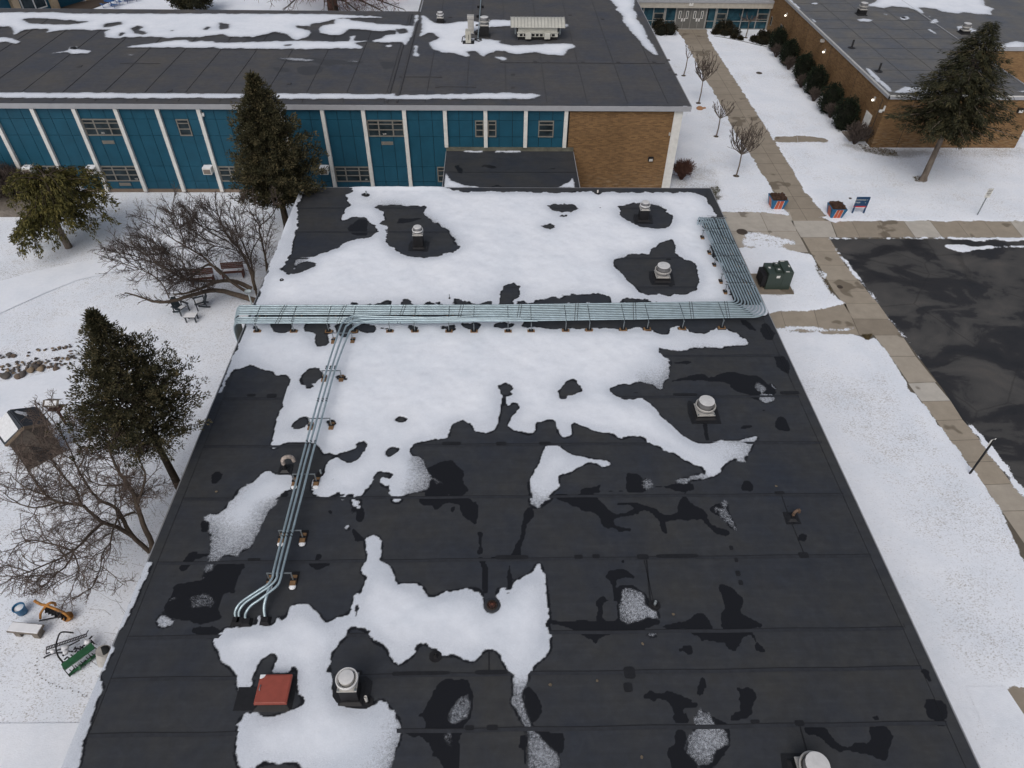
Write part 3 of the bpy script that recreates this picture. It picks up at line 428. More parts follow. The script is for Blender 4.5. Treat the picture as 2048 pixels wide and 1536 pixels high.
# ---------------------------------------------------------------- surface materials
def mat_membrane(name, dry, wet, wetattr=True):
    m, N, L, B = nodes_of(name); p = pos_node(N)
    n1 = noise(N, L, p, .35, 6, .65); n2 = noise(N, L, p, 2.2, 6, .7); n3 = noise(N, L, p, 40, 3, .6)
    mp = N.new('ShaderNodeMapping'); mp.inputs['Scale'].default_value = (.25, 3.0, 1); L.new(p, mp.inputs[0]); n4 = noise(N, L, mp.outputs[0], 2.0, 5, .65)
    c1 = ramp(N, [(.32, tuple(c*k for c, k in zip(dry, (.78, .85, 1.0)))), (.68, tuple(c*k for c, k in zip(dry, (1.22, 1.14, 1.0))))]); L.new(n1.outputs[0], c1.inputs[0])
    c = mixc(N, L, .55, c1.outputs[0], (.5, .5, .5), 'MIX') if False else c1.outputs[0]
    r2 = ramp(N, [(.25, (.78,)*3), (.75, (1.24,)*3)]); L.new(n2.outputs[0], r2.inputs[0]); c = mixc(N, L, .8, c, r2.outputs[0], 'MULTIPLY')
    r4 = ramp(N, [(.3, (.88,)*3), (.55, (1.0,)*3), (.8, (1.22,)*3)]); L.new(n4.outputs[0], r4.inputs[0]); c = mixc(N, L, .8, c, r4.outputs[0], 'MULTIPLY')
    # pale specks and grit
    g = mapr(N, .66, .74); L.new(n3.outputs[0], g.inputs[0]); c = mixc(N, L, mathn(N, L, 'MULTIPLY', g.outputs[0], .16), c, (.2, .19, .17))
    # faint ring stains where puddles have dried
    n5 = noise(N, L, p, .55, 3, .5); b1 = mapr(N, .56, .60); L.new(n5.outputs[0], b1.inputs[0]); b2 = mapr(N, .62, .60); L.new(n5.outputs[0], b2.inputs[0])
    c = mixc(N, L, mathn(N, L, 'MULTIPLY', mathn(N, L, 'MULTIPLY', b1.outputs[0], b2.outputs[0]), .16), c, tuple(min(1, v*1.5) for v in dry))
    if wetattr:
        w = attr(N, 'wet'); s = mathn(N, L, 'ADD', w.outputs['Fac'], mathn(N, L, 'MULTIPLY', mathn(N, L, 'SUBTRACT', n2.outputs[0], .5), .25))
        s = mathn(N, L, 'ADD', s, mathn(N, L, 'MULTIPLY', mathn(N, L, 'SUBTRACT', noise(N, L, p, 11, 6, .8).outputs[0], .5), .8))
        mw = mapr(N, .36, .48); L.new(s, mw.inputs[0])
        c = mixc(N, L, mw.outputs[0], c, wet)
        rg = mapr(N, 0, 1, .62, .42); L.new(mw.outputs[0], rg.inputs[0]); L.new(rg.outputs[0], B.inputs['Roughness'])
        sp = mapr(N, 0, 1, .30, .14); L.new(mw.outputs[0], sp.inputs[0]); L.new(sp.outputs[0], B.inputs['Specular IOR Level'])
    else: B.inputs['Roughness'].default_value = .6
    L.new(c, B.inputs['Base Color']); bump(N, L, B, n2.outputs[0], .15, .03); return m
def snow_color(N, L, p):
    n = noise(N, L, p, .45, 6, .62); r = ramp(N, [(.28, (.71, .765, .85)), (.5, (.78, .825, .905)), (.72, (.83, .87, .94))]); L.new(n.outputs[0], r.inputs[0])
    n2 = noise(N, L, p, 5, 5, .7); r2 = ramp(N, [(.3, (.95,)*3), (.7, (1.03,)*3)]); L.new(n2.outputs[0], r2.inputs[0]); return mixc(N, L, .8, r.outputs[0], r2.outputs[0], 'MULTIPLY')
def mapfac(N, L, src):
    n = mapr(N, .75, .98, 1.0, .22); L.new(src, n.inputs[0]); return n.outputs[0]
def mat_snow_cover(name, grit=.5):
    """snow lying in patches: 'cover' says how much of the roof it hides, the ragged rim comes from noise"""
    m, N, L, B = nodes_of(name); p = pos_node(N); out = N['Material Output']
    a = attr(N, 'cover'); c = snow_color(N, L, p)
    hf = noise(N, L, p, 55, 5, .8); mf = noise(N, L, p, 9, 6, .75); dp = attr(N, 'deep')
    lf = noise(N, L, p, .5, 3, .5); lfm = mapr(N, .38, .60, .34, 1.0); L.new(lf.outputs[0], lfm.inputs[0])
    nz = mathn(N, L, 'ADD', mathn(N, L, 'MULTIPLY', mathn(N, L, 'SUBTRACT', hf.outputs[0], .5), 1.3), mathn(N, L, 'MULTIPLY', mathn(N, L, 'SUBTRACT', mf.outputs[0], .5), .8))
    shal = mapr(N, .5, .95, 1.0, 0.0); L.new(dp.outputs['Fac'], shal.inputs[0]); melt = mathn(N, L, 'MULTIPLY', shal.outputs[0], lfm.outputs[0])
    thinc = mapfac(N, L, a.outputs['Fac']); soft = mathn(N, L, 'MINIMUM', mathn(N, L, 'ADD', melt, thinc), 1.0)
    v = mathn(N, L, 'ADD', mathn(N, L, 'SUBTRACT', a.outputs['Fac'], mathn(N, L, 'MULTIPLY', melt, .12)), mathn(N, L, 'MULTIPLY', nz, soft))
    # crisp where thick, a wide grey fade where it has melted thin
    wd = mapr(N, 0, 1, .05, .30); L.new(soft, wd.inputs[0]); lo_ = mathn(N, L, 'SUBTRACT', .5, wd.outputs[0]); hi_ = mathn(N, L, 'ADD', .5, wd.outputs[0])
    al = mapr(N, 0, 1); L.new(v, al.inputs[0]); L.new(lo_, al.inputs[1]); L.new(hi_, al.inputs[2])
    gr = mapr(N, .55, 1.0, .20, 0.0); L.new(dp.outputs['Fac'], gr.inputs[0]); c = mixc(N, L, gr.outputs[0], c, (.45, .50, .58)); gn = mapr(N, .36, .60, .75, .0); L.new(hf.outputs[0], gn.inputs[0]); s2_ = mapr(N, .72, 1.0, 1.0, .06); L.new(dp.outputs['Fac'], s2_.inputs[0]); c = mixc(N, L, mathn(N, L, 'MULTIPLY', gn.outputs[0], s2_.outputs[0]), c, (.30, .34, .41))  # greyer, grainier rim: thin snow, with relief shading put into the colour
    gp_ = mapr(N, .50, .72, 0, .30); L.new(noise(N, L, p, 1.3, 6, .75).outputs[0], gp_.inputs[0]); c = mixc(N, L, gp_.outputs[0], c, (.56, .61, .69))  # grey-blue patches: shading of the snow relief painted in
    L.new(c, B.inputs['Base Color']); B.inputs['Roughness'].default_value = .75; B.inputs['Specular IOR Level'].default_value = .2
    bump(N, L, B, mathn(N, L, 'ADD', mathn(N, L, 'MULTIPLY', hf.outputs[0], .2), mf.outputs[0]), .16, .04)
    t = N.new('ShaderNodeBsdfTransparent'); mx = N.new('ShaderNodeMixShader')
    L.new(al.outputs[0], mx.inputs[0]); L.new(t.outputs[0], mx.inputs[1]); L.new(B.outputs[0], mx.inputs[2]); L.new(mx.outputs[0], out.inputs['Surface'])
    return m
def mat_ground_snow(name, cover=False, grass=1.0):
    """thin snow on turf: blades and litter poke through more in some places than in others"""
    m, N, L, B = nodes_of(name); p = pos_node(N); out = N['Material Output']
    c = snow_color(N, L, p)
    big = noise(N, L, p, .16, 4, .6); mid = noise(N, L, p, .9, 3, .6)
    dens = mathn(N, L, 'MULTIPLY', mathn(N, L, 'ADD', mathn(N, L, 'SUBTRACT', big.outputs[0], .5), mathn(N, L, 'MULTIPLY', mathn(N, L, 'SUBTRACT', mid.outputs[0], .5), .7)), .28)
    ga = attr(N, 'grass'); dens = mathn(N, L, 'ADD', dens, mathn(N, L, 'MULTIPLY', ga.outputs['Fac'], .16))
    mp = N.new('ShaderNodeMapping'); mp.inputs['Scale'].default_value = (1, 1.5, 1); L.new(p, mp.inputs[0])
    sp = noise(N, L, mp.outputs[0], 13, 5, .72); t = mathn(N, L, 'ADD', sp.outputs[0], dens)
    k = mapr(N, .585, .72); L.new(t, k.inputs[0])
    gcol = ramp(N, [(.35, (.05, .045, .035)), (.65, (.14, .11, .075))]); L.new(mid.outputs[0], gcol.inputs[0])
    c = mixc(N, L, mathn(N, L, 'MULTIPLY', k.outputs[0], .62*grass), c, gcol.outputs[0])
    L.new(c, B.inputs['Base Color']); B.inputs['Roughness'].default_value = .8; B.inputs['Specular IOR Level'].default_value = .2
    bump(N, L, B, sp.outputs[0], .25, .06)
    if cover:
        a = attr(N, 'cover'); hf = noise(N, L, p, 14, 4, .75); mf = noise(N, L, p, 3, 5, .7)
        nz = mathn(N, L, 'ADD', mathn(N, L, 'MULTIPLY', mathn(N, L, 'SUBTRACT', hf.outputs[0], .5), .9), mathn(N, L, 'MULTIPLY', mathn(N, L, 'SUBTRACT', mf.outputs[0], .5), .9))
        v = mathn(N, L, 'ADD', a.outputs['Fac'], nz)
        # keep full cover solid
        v = mathn(N, L, 'ADD', v, mathn(N, L, 'MULTIPLY', mathn(N, L, 'GREATER_THAN', a.outputs['Fac'], .96), 1.0))
        al = mapr(N, .46, .54); L.new(v, al.inputs[0]); tr = N.new('ShaderNodeBsdfTransparent'); mx = N.new('ShaderNodeMixShader')
        L.new(al.outputs[0], mx.inputs[0]); L.new(tr.outputs[0], mx.inputs[1]); L.new(B.outputs[0], mx.inputs[2]); L.new(mx.outputs[0], out.inputs['Surface'])
    return m
def mat_concrete():
    m, N, L, B = nodes_of('concrete'); p = pos_node(N); a = attr(N, 'tone')
    r = ramp(N, [(0, (.21, .18, .143)), (.5, (.315, .275, .222)), (1, (.46, .44, .405))]); L.new(a.outputs['Fac'], r.inputs[0])
    n = noise(N, L, p, 1.2, 6, .65); rr = ramp(N, [(.3, (.86,)*3), (.7, (1.12,)*3)]); L.new(n.outputs[0], rr.inputs[0]); c = mixc(N, L, .9, r.outputs[0], rr.outputs[0], 'MULTIPLY')
    n3 = noise(N, L, p, 30, 3, .6); r3 = ramp(N, [(.3, (.9,)*3), (.7, (1.1,)*3)]); L.new(n3.outputs[0], r3.inputs[0]); c = mixc(N, L, .8, c, r3.outputs[0], 'MULTIPLY')
    n2 = noise(N, L, p, .32, 3, .55); k = mapr(N, .60, .625); L.new(n2.outputs[0], k.inputs[0]); c = mixc(N, L, mathn(N, L, 'MULTIPLY', k.outputs[0], .7), c, (.105, .085, .06))
    L.new(c, B.inputs['Base Color']); B.inputs['Roughness'].default_value = .8; return m
def mat_asphalt():
    m, N, L, B = nodes_of('asphalt'); p = pos_node(N)
    mp = N.new('ShaderNodeMapping'); mp.inputs['Rotation'].default_value = (0, 0, .5); mp.inputs['Scale'].default_value = (.8, 1.2, 1); L.new(p, mp.inputs[0])
    n = noise(N, L, mp.outputs[0], .27, 8, .62); n.inputs['Distortion'].default_value = .6
    r = ramp(N, [(.36, (.018, .019, .022)), (.47, (.027, .027, .030)), (.505, (.050, .050, .051)), (.60, (.068, .067, .067)), (.72, (.086, .081, .077))]); L.new(n.outputs[0], r.inputs[0])
    n3 = noise(N, L, p, 25, 3, .7); r3 = ramp(N, [(.3, (.75,)*3), (.7, (1.25,)*3)]); L.new(n3.outputs[0], r3.inputs[0]); c = mixc(N, L, .8, r.outputs[0], r3.outputs[0], 'MULTIPLY')
    v = N.new('ShaderNodeTexVoronoi'); v.feature = 'DISTANCE_TO_EDGE'; v.inputs['Scale'].default_value = .16
    dn = noise(N, L, p, .8, 5, .6); pp = mixc(N, L, .12, p, dn.outputs['Color'], 'LINEAR_LIGHT'); L.new(pp, v.inputs['Vector'])
    k = mapr(N, .004, .011, 1, 0); L.new(v.outputs['Distance'], k.inputs[0]); c = mixc(N, L, mathn(N, L, 'MULTIPLY', k.outputs[0], .3), c, (.015, .015, .016))
    L.new(c, B.inputs['Base Color']); rg = mapr(N, .4, .6, .5, .85); L.new(n.outputs[0], rg.inputs[0]); L.new(rg.outputs[0], B.inputs['Roughness']); B.inputs['Specular IOR Level'].default_value = .3; return m
def mat_brick(name, c1=(.205, .122, .056), c2=(.115, .066, .032)):
    m, N, L, B = nodes_of(name); p = pos_node(N)
    s = N.new('ShaderNodeSeparateXYZ'); L.new(p, s.inputs[0]); h = mathn(N, L, 'ADD', s.outputs[0], s.outputs[1])
    cb = N.new('ShaderNodeCombineXYZ'); L.new(h, cb.inputs[0]); L.new(s.outputs[2], cb.inputs[1])
    b = N.new('ShaderNodeTexBrick'); L.new(cb.outputs[0], b.inputs['Vector']); b.inputs['Scale'].default_value = 1
    b.inputs['Brick Width'].default_value = .34; b.inputs['Row Height'].default_value = .085; b.inputs['Mortar Size'].default_value = .008
    b.inputs['Color1'].default_value = (*c1, 1); b.inputs['Color2'].default_value = (*c2, 1); b.inputs['Mortar'].default_value = (.18, .12, .075, 1); b.inputs['Bias'].default_value = -.1
    mp = N.new('ShaderNodeMapping'); mp.inputs['Scale'].default_value = (1.6, 9, 1); L.new(cb.outputs[0], mp.inputs[0])
    n = noise(N, L, mp.outputs[0], 1.3, 5, .7); r = ramp(N, [(.3, (.62,)*3), (.5, (1,)*3), (.72, (1.35, 1.3, 1.2))]); L.new(n.outputs[0], r.inputs[0]); c = mixc(N, L, .6, b.outputs['Color'], r.outputs[0], 'MULTIPLY')
    n2 = noise(N, L, cb.outputs[0], .35, 3, .5); r2 = ramp(N, [(.3, (.85,)*3), (.7, (1.12,)*3)]); L.new(n2.outputs[0], r2.inputs[0]); c = mixc(N, L, .8, c, r2.outputs[0], 'MULTIPLY')
    # mineral bloom low on the wall
    zz = mapr(N, 2.2, .4); L.new(s.outputs[2], zz.inputs[0]); n5 = noise(N, L, mp.outputs[0], .9, 4, .6); k5 = mapr(N, .5, .7); L.new(n5.outputs[0], k5.inputs[0])
    c = mixc(N, L, mathn(N, L, 'MULTIPLY', mathn(N, L, 'MULTIPLY', zz.outputs[0], k5.outputs[0]), .35), c, (.42, .36, .27))
    L.new(c, B.inputs['Base Color']); B.inputs['Roughness'].default_value = .9; B.inputs['Specular IOR Level'].default_value = .15; return m
def mat_glass(name='window_glass', col=(.012, .018, .022)):
    m, N, L, B = nodes_of(name); p = pos_node(N); n = noise(N, L, p, 1.1, 4, .6)
    r = ramp(N, [(.35, col), (.65, tuple(c*2.6+.004 for c in col))]); L.new(n.outputs[0], r.inputs[0]); L.new(r.outputs[0], B.inputs['Base Color'])
    B.inputs['Roughness'].default_value = .2; B.inputs['Specular IOR Level'].default_value = .10; return m
M_MEM = mat_membrane('rubber_membrane', (.0335, .0370, .0435), (.0125, .0138, .0175))
M_MEM2 = mat_membrane('hazed_rubber_membrane', (.066, .067, .073), (.046, .047, .053))  # far roof's grazing sheen and haze put into a lighter base colour
M_SNOW = mat_snow_cover('roof_snow'); M_GS = mat_ground_snow('ground_snow'); M_GC = mat_ground_snow('lawn_snow_edge', True); M_PATHSNOW = mat_ground_snow('path_snow', False, .12)
M_CONC = mat_concrete(); M_ASPH = mat_asphalt(); M_BRICK = mat_brick('tan_brick'); M_BRICK2 = mat_brick('tan_brick_far', (.22, .135, .065), (.15, .09, .045)); M_GLASS = mat_glass()
M_TRIM = simple('grey_fascia', (.30, .31, .335), .5, 0, .06, 2); M_WHITE = simple('white_paint', (.60, .60, .58), .6, 0, .10, 3)
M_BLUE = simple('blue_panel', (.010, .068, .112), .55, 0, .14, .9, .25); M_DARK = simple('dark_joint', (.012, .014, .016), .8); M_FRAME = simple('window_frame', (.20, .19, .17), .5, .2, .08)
M_BLACK = simple('black_rubber', (.012, .012, .014), .6, 0, .3, 6, .3); M_TAPE = simple('seam_tape', (.013, .014, .017), .5, 0, .2, 5, .3)
M_SEAM = simple('seam_lap', (.0265, .0295, .0365), .6, 0, .2, 4, .3)
M_GALV = simple('galvanised_steel', (.40, .50, .55), .42, .6, .16, 2.5); M_GALVD = simple('galvanised_strut', (.22, .25, .27), .5, .5, .15, 4)
M_ALU = simple('spun_aluminium', (.72, .72, .72), .45, .3, .08, 5); M_ALUD = simple('weathered_aluminium', (.50, .49, .47), .5, .4, .1, 5)
M_WOOD = simple('treated_wood', (.20, .115, .055), .8, 0, .3, 8); M_WOODG = simple('weathered_wood', (.16, .14, .12), .85, 0, .3, 5)
M_PLAIN = simple('heaped_snow', (.76, .78, .82), .8, 0, .05, 3, .2, .2)
M_SOIL = simple('soil', (.05, .035, .025), .95, 0, .4, 6)
def cover_of(M, a=.75, b=5, gx=None, gy=None):
    B_ = (M > 0).astype(float); V = blur(M, b)/np.maximum(blur(B_, b), 1e-4); e_ = np.clip((gx-RX0-.35)/.3, 0, 1); B_ = rag(B_, gx, gy)*e_+B_*(1-e_); F = blur(B_, 7); t = np.clip((V-.78)/.14, 0, 1); return np.minimum(1, blur(B_, a)*V*((1-t)*(.50+.55*F)+t*(.86+.3*F)))
def rag(B_, gx, gy, s=1.0, seed=31):
    f = .45*blur(B_, 1.1)+.55*blur(B_, 4.5); lf = vnoise(gx, gy, 2.3*s, seed)*.7+.3*vnoise(gx, gy, .8*s, seed+1)
    n = .45*vnoise(gx, gy, .30*s, seed+2)+.33*vnoise(gx, gy, .15*s, seed+3)+.22*vnoise(gx, gy, .075*s, seed+4)
    return ((f+(n-.5)*(.30+3.6*np.clip(lf-.42, 0, 1))*np.clip(4*f*(1-f)+.12, 0, 1)) > .5).astype(float)
# ---------------------------------------------------------------- ground
def poly_quad(name, pts, z, mat, kind='structure'):
    b = MB(); b.add([(p[0], p[1], z) for p in pts], [tuple(range(len(pts)))]); o = b.build(name, mat); tag(o, kind=kind); return o
g = MB(); g.add([(-900, -300, -.06), (900, -300, -.06), (900, 1500, -.06), (-900, 1500, -.06)], [(0, 1, 2, 3)])
og = g.build('ground', M_GS); tag(og, kind='structure')
# lawns in view: gently uneven sheet, grassier in some places
GRASSY = [(.38,'P',[(-100,380),(620,380),(520,600),(300,1115),(100,1536),(-100,1500)]),(.25,'P',[(1400,80),(2060,80),(2060,440),(1400,440)]),(1,'N',[(1340,1380),(1440,1280),(1640,1300),(1690,1440),(1560,1480),(1340,1450)]),(1.4,'N',[(1600,1460),(1660,1430),(1700,1450),(1690,1530),(1640,1560)]),
 (1.5,'R',[(640,1075),(780,1085),(900,1115),(1330,1130),(1330,1160),(1100,1185),(900,1150)]),(.7,'R',[(1330,1110),(2060,1110),(2060,1180),(1330,1170)]),
 (.5,'J',[(1000,900),(1300,500),(1600,0),(1720,0),(1300,1000),(1100,1400),(800,1400),(900,1100)]),(.25,'H',[(0,900),(400,950),(300,1180),(0,1190)]),(.35,'V',[(800,50),(1700,40),(1500,200),(1100,200),(950,300),(600,350)]),
 (.36,'G',[(1500,20),(2060,0),(2060,740),(1750,740),(1450,250)]),(.30,'I',[(370,50),(1000,50),(1350,450),(1600,800),(2000,1100),(2050,1500),(1500,1500),(1100,1100),(800,600)])]
def gz(gx, gy):
    gr = blur(paint(gx, gy, 0, GRASSY), 3.0); z = (vnoise(gx, gy, 4, 9)-.5)*.05; return z*0-.0+z*.0-.03+.02*(vnoise(gx, gy, 2.2, 8)-.5), {'grass': gr}, None
o = grid_mesh('lawn', -75, 17.5, 6, 130, .5, gz, mat=M_GS); tag(o, kind='structure')
def gz2(gx, gy):
    M = paint(gx, gy, 0.03, GBARE, 1.0, .55); m = blur(M, 1.0); gr = blur(paint(gx, gy, 0, GRASSY), 2.0); w = blur(M, 4)
    return .012+.05*np.clip(m-.3, 0, .7)+.012*(vnoise(gx, gy, .5, 8)-.5), {'cover': m, 'grass': gr}, m > .02
o = grid_mesh('lawn_snow', 13, 49.0, 6, 98, .14, gz2, mat=M_GC); tag(o, kind='structure')
o = poly_quad('pond_ice', [at_z(x, y) for x, y in [(-60,790),(0,765),(50,757),(105,742),(155,732),(190,760),(200,820),(150,850),(60,870),(-60,860)]], .01, M_PATHSNOW)
o = poly_quad('path', [at_z(x, y) for x, y in [(-70,600),(0,562),(78,541),(146,526),(221,514),(300,505),(345,520),(216,547),(156,560),(91,586),(39,609),(0,627),(-70,665)]], .012, M_PATHSNOW)
o = poly_quad('paved_court', [at_z(x, y) for x, y in [(-400,1449),(170,1446),(190,1700),(-400,1700)]], .012, M_PATHSNOW)
o = poly_quad('snowy_walk', [at_z(x, y) for x, y in [(1930,1374),(2009,1374),(2026,1400),(2062,1454),(1965,1454)]], .066, M_PATHSNOW)
poly_quad('paving_base', [at_z(1340, 50), at_z(1420, 50), at_z(1660, 432), at_z(2200, 432), at_z(2200, 480), at_z(1670, 480), at_z(1900, 760), at_z(2200, 1090), at_z(2200, 1400), at_z(1700, 700), at_z(1530, 700), at_z(1440, 640), at_z(1370, 415), at_z(1570, 430)], -.012, simple('joint_sand', (.11, .095, .075), .9))
# concrete slabs, each with a tone of its own
slab = MB(); tones = []
def add_slab(pts, tone, gap=.02, z=.004):
    P = [at_z(x, y) for x, y in pts]; c = sum(P, Vector())/len(P)
    Q = [p+(c-p).normalized()*gap for p in P]; slab.add([(q.x, q.y, z) for q in Q], [tuple(range(len(Q)))]); tones.append(tone)
rs = random.Random(4)
edgeS = [((380,420),(580,420)),((440,525),(640,525)),((500,622),(700,625)),((565,733),(800,735)),((610,812),(860,815)),((680,902),(940,905)),((750,1015),(1020,1018)),((800,1135),(1112,1135)),((1025,1290),(1212,1290)),((1160,1485),(1365,1480))]
edges = [tuple(zp('S', e)) for e in edgeS]; edges[7] = tuple(zp('S', ((905,1135),(1112,1135))))
edges += [tuple(zp('I', e)) for e in (((1180,100),(1380,90)),((1280,235),(1500,230)),((1390,378),(1590,372)),((1490,528),(1720,520)),((1620,690),(1830,683)),((1740,858),(1960,850)),((1880,1055),(2130,1050)),((2050,1300),(2330,1290)),((2250,1600),(2560,1590)))]
for i in range(len(edges)-1):
    if edges[i] == edges[i+1]: continue
    a, b = edges[i], edges[i+1]
    if i == 6: a = a; b = tuple(zp('S', ((800,1135),(1112,1135))))
    add_slab([a[0], a[1], b[1], b[0]], {10: .95, 6: .15}.get(i, .45+rs.random()*.2))
tops = [590,740,935,1120,1315,1510,1705,1895,2090,2290,2490]; bots = [640,805,1000,1210,1410,1605,1805,1997,2200,2400,2600]
for i in range(10): add_slab(zp('S', [(tops[i],296),(tops[i+1],296),(bots[i+1],421),(bots[i],421)]), {3: .9, 7: .9}.get(i, .3+rs.random()*.15))
for q, t in (([(300,298),(588,298),(635,420),(372,420)],.85),([(-260,225),(70,232),(135,375),(-230,375)],.8),([(70,232),(290,232),(342,375),(135,375)],.78),([(-230,375),(135,375),(205,525),(-200,525)],.7),([(135,375),(345,375),(428,530),(205,525)],.72),
             ([(120,1000),(175,955),(225,960),(270,1100),(150,1100)],.5),([(225,960),(468,950),(515,1130),(270,1100)],.5),([(468,950),(700,905),(800,1135),(515,1130)],.4)): add_slab(zp('S', q), t)
# entrance walk: two rows of slabs
pl, pr, ql, qr = at_z(1350,57), at_z(1414,57), at_z(1574,443), at_z(1657,443)
n = 24
for i in range(n):
    for j in range(2):
        def pt(u, v): a = pl.lerp(pr, u); b = ql.lerp(qr, u); return a.lerp(b, v)
        Q = [pt(j/2, i/n), pt((j+1)/2, i/n), pt((j+1)/2, (i+1)/n), pt(j/2, (i+1)/n)]; c = sum(Q, Vector())/4
        Q = [p+(c-p).normalized()*.025 for p in Q]; slab.add([(q.x, q.y, .0) for q in Q], [(0, 1, 2, 3)]); tones.append(.28+rs.random()*.14 if i > 2 else .15)
for pts, t in ((zp('R', [(140,1010),(350,1010),(360,1070),(190,1070)]), .25), (zp('R', [(350,1010),(540,1015),(620,1070),(360,1070)]), .22), (zp('G', [(1850,760),(2140,755),(2250,1050),(1960,1050)]), .3)): add_slab(pts, t)
o = slab.build('sidewalk', M_CONC); tag(o, kind='structure')
at_ = o.data.attributes.new('tone', 'FLOAT', 'FACE'); at_.data.foreach_set('value', tones)
# parking lot, with a low kerb towards the walk
lot = [at_z(*p) for p in zp('S', [(585,430),(2300,437)])]+[at_z(2500, 480), at_z(2500, 1500)]+[at_z(*p) for p in [(2120,1090),(1990,922),(1925,839),(1887,780),(1803,669),(1713,554)]]
poly_quad('parking_lot', lot, .000, M_ASPH)
# ---------------------------------------------------------------- the one-storey wing whose roof fills the picture
ZR = 3.65; RX0, RX1, RY0, RY1 = -13.82, 15.50, -14.0, 46.2
wing = thing('school_wing', (0, 16, 0), 'low school wing with black rubber roof half covered by melting snow in the foreground', 'building')
b = MB(); t = .35
b.box(RX0+.12, RX1-.12, RY0+.12, RY1-.12, 0, ZR-.06); b.build('wall', M_BRICK, wing)
nothole = None
def roofz(gx, gy):
    edge = np.minimum(np.minimum(gx-RX0, RX1-gx), RY1-gy); lip = np.clip(1-edge/.55, 0, 1)
    W0 = paint(gx, gy, ZR, WET, wob=.6); w = blur(np.maximum(rag(W0, gx, gy, 1, 51), (blur(W0, 1.0) > .7)*1.0), .6); s = blur(SNOWM_at(gx, gy), 2.6)
    return ZR+.05*lip*lip*(3-2*lip)+.012*(vnoise(gx, gy, 3, 5)-.5), {'wet': np.maximum(w, np.clip(s*1.35, 0, .85))}, None
def SNOWM_at(gx, gy): return paint(gx, gy, ZR, UPPER+LOWER)
o = grid_mesh('roof_membrane', RX0, RX1, 5.0, RY1, .055, roofz, mat=M_MEM, parent=wing)
b = MB(); b.add([(RX0, RY0, ZR), (RX1, RY0, ZR), (RX1, 5.0, ZR), (RX0, 5.0, ZR)], [(0, 1, 2, 3)]); b.build('rear_roof', M_MEM, wing)
def snowz(gx, gy):
    M = paint(gx, gy, ZR, UPPER+LOWER); m = cover_of(M, .6, 6, gx, gy); dr_ = at_z(984, 1211, ZR); m = m*np.clip((np.hypot(gx-dr_.x, gy-dr_.y)-.30)/.06, 0, 1); fat = blur(M, 6.5); edge = np.minimum(np.minimum(gx-RX0, RX1-gx), RY1-gy); lip = np.clip(1-edge/.55, 0, 1)
    soft = blur(vnoise(gx, gy, .9, 12)+.5*vnoise(gx, gy, .35, 13), 1)
    h = .006+.075*np.clip((fat-.45)/.55, 0, 1)**1.3*np.clip((m-.35)*2, 0, 1)*(.45+.6*soft)
    return ZR+.05*lip*lip*(3-2*lip)+h+.008, {'cover': m, 'deep': .5*fat+.5*blur(M, 11)}, m > .03
o = grid_mesh('roof_snow', RX0-.04, RX1, 5.0, RY1+.02, .055, snowz, mat=M_SNOW); tag(o, 'patchy melting snow lying on the black foreground roof', 'snow', kind='stuff')
# metal edge all round
b = MB(); b.box(RX0-.05, RX0+.0, RY0, RY1+.05, ZR-.22, ZR+.052); b.box(RX1, RX1+.05, RY0, RY1+.05, ZR-.22, ZR+.052); b.box(RX0, RX1, RY1, RY1+.05, ZR-.22, ZR+.054); b.build('edge_trim', simple('edge_metal', (.33, .34, .36), .4, .5, .1, 2), wing)
for x0, x1 in ((RX1-.42, RX1-.405), (RX0+.36, RX0+.375)): b = MB(); b.box(x0, x1, 5, RY1-.3, ZR+.012, ZR+.02); b.build('edge_lap', M_TAPE, wing)
for pa, pb, w in (((1288,1120),(1307,1203),.012),((1293,1120),(1301,1205),.03),((1563,990),(1577,1030),.012),((1583,1045),(1607,1104),.012),((1600,1452),(1614,1503),.02),((978,1298),(978,1341),.02),((1070,892),(1112,890),.0),((622,800),(612,888),.0)):
    if w: a, c = at_z(*pa, ZR+.016), at_z(*pb, ZR+.016); b = MB(); b.bar(a, c, w*2, .008); b.build('seam', M_TAPE, wing)
# laps between the membrane sheets, with patches of tape
seam_px = [794,888,992,1117,1264,1345,1456]
sy = [at_z(1000, y, ZR).y for y in seam_px]; step = 3.1
ys = [sy[0]+step*k for k in range(1, 7)]+sy+[sy[-1]-2.0]
b = MB(); tp = MB()
for i, y in enumerate(ys):
    if y > RY1-.3: continue
    w = MB(); n = 60; pts = []
    for k in range(n+1):
        x = RX0+.35+(RX1-RX0-.7)*k/n; pts.append((x, y+.012*math.sin(k*.7+i)+.05*(k/n-.5)*(i % 2)))
    for k in range(n):
        (xa, ya), (xb, yb) = pts[k], pts[k+1]
        b.add([(xa, ya-.008, ZR+.016), (xb, yb-.008, ZR+.016), (xb, yb+.016, ZR+.018), (xa, ya+.016, ZR+.018)], [(0, 1, 2, 3)])
        b.add([(xa, ya-.13, ZR+.0155), (xb, yb-.13, ZR+.0155), (xb, yb-.008, ZR+.016), (xa, ya-.008, ZR+.016)], [(0, 1, 2, 3)], 1)
b.build('seam', [M_TAPE, M_SEAM], wing)
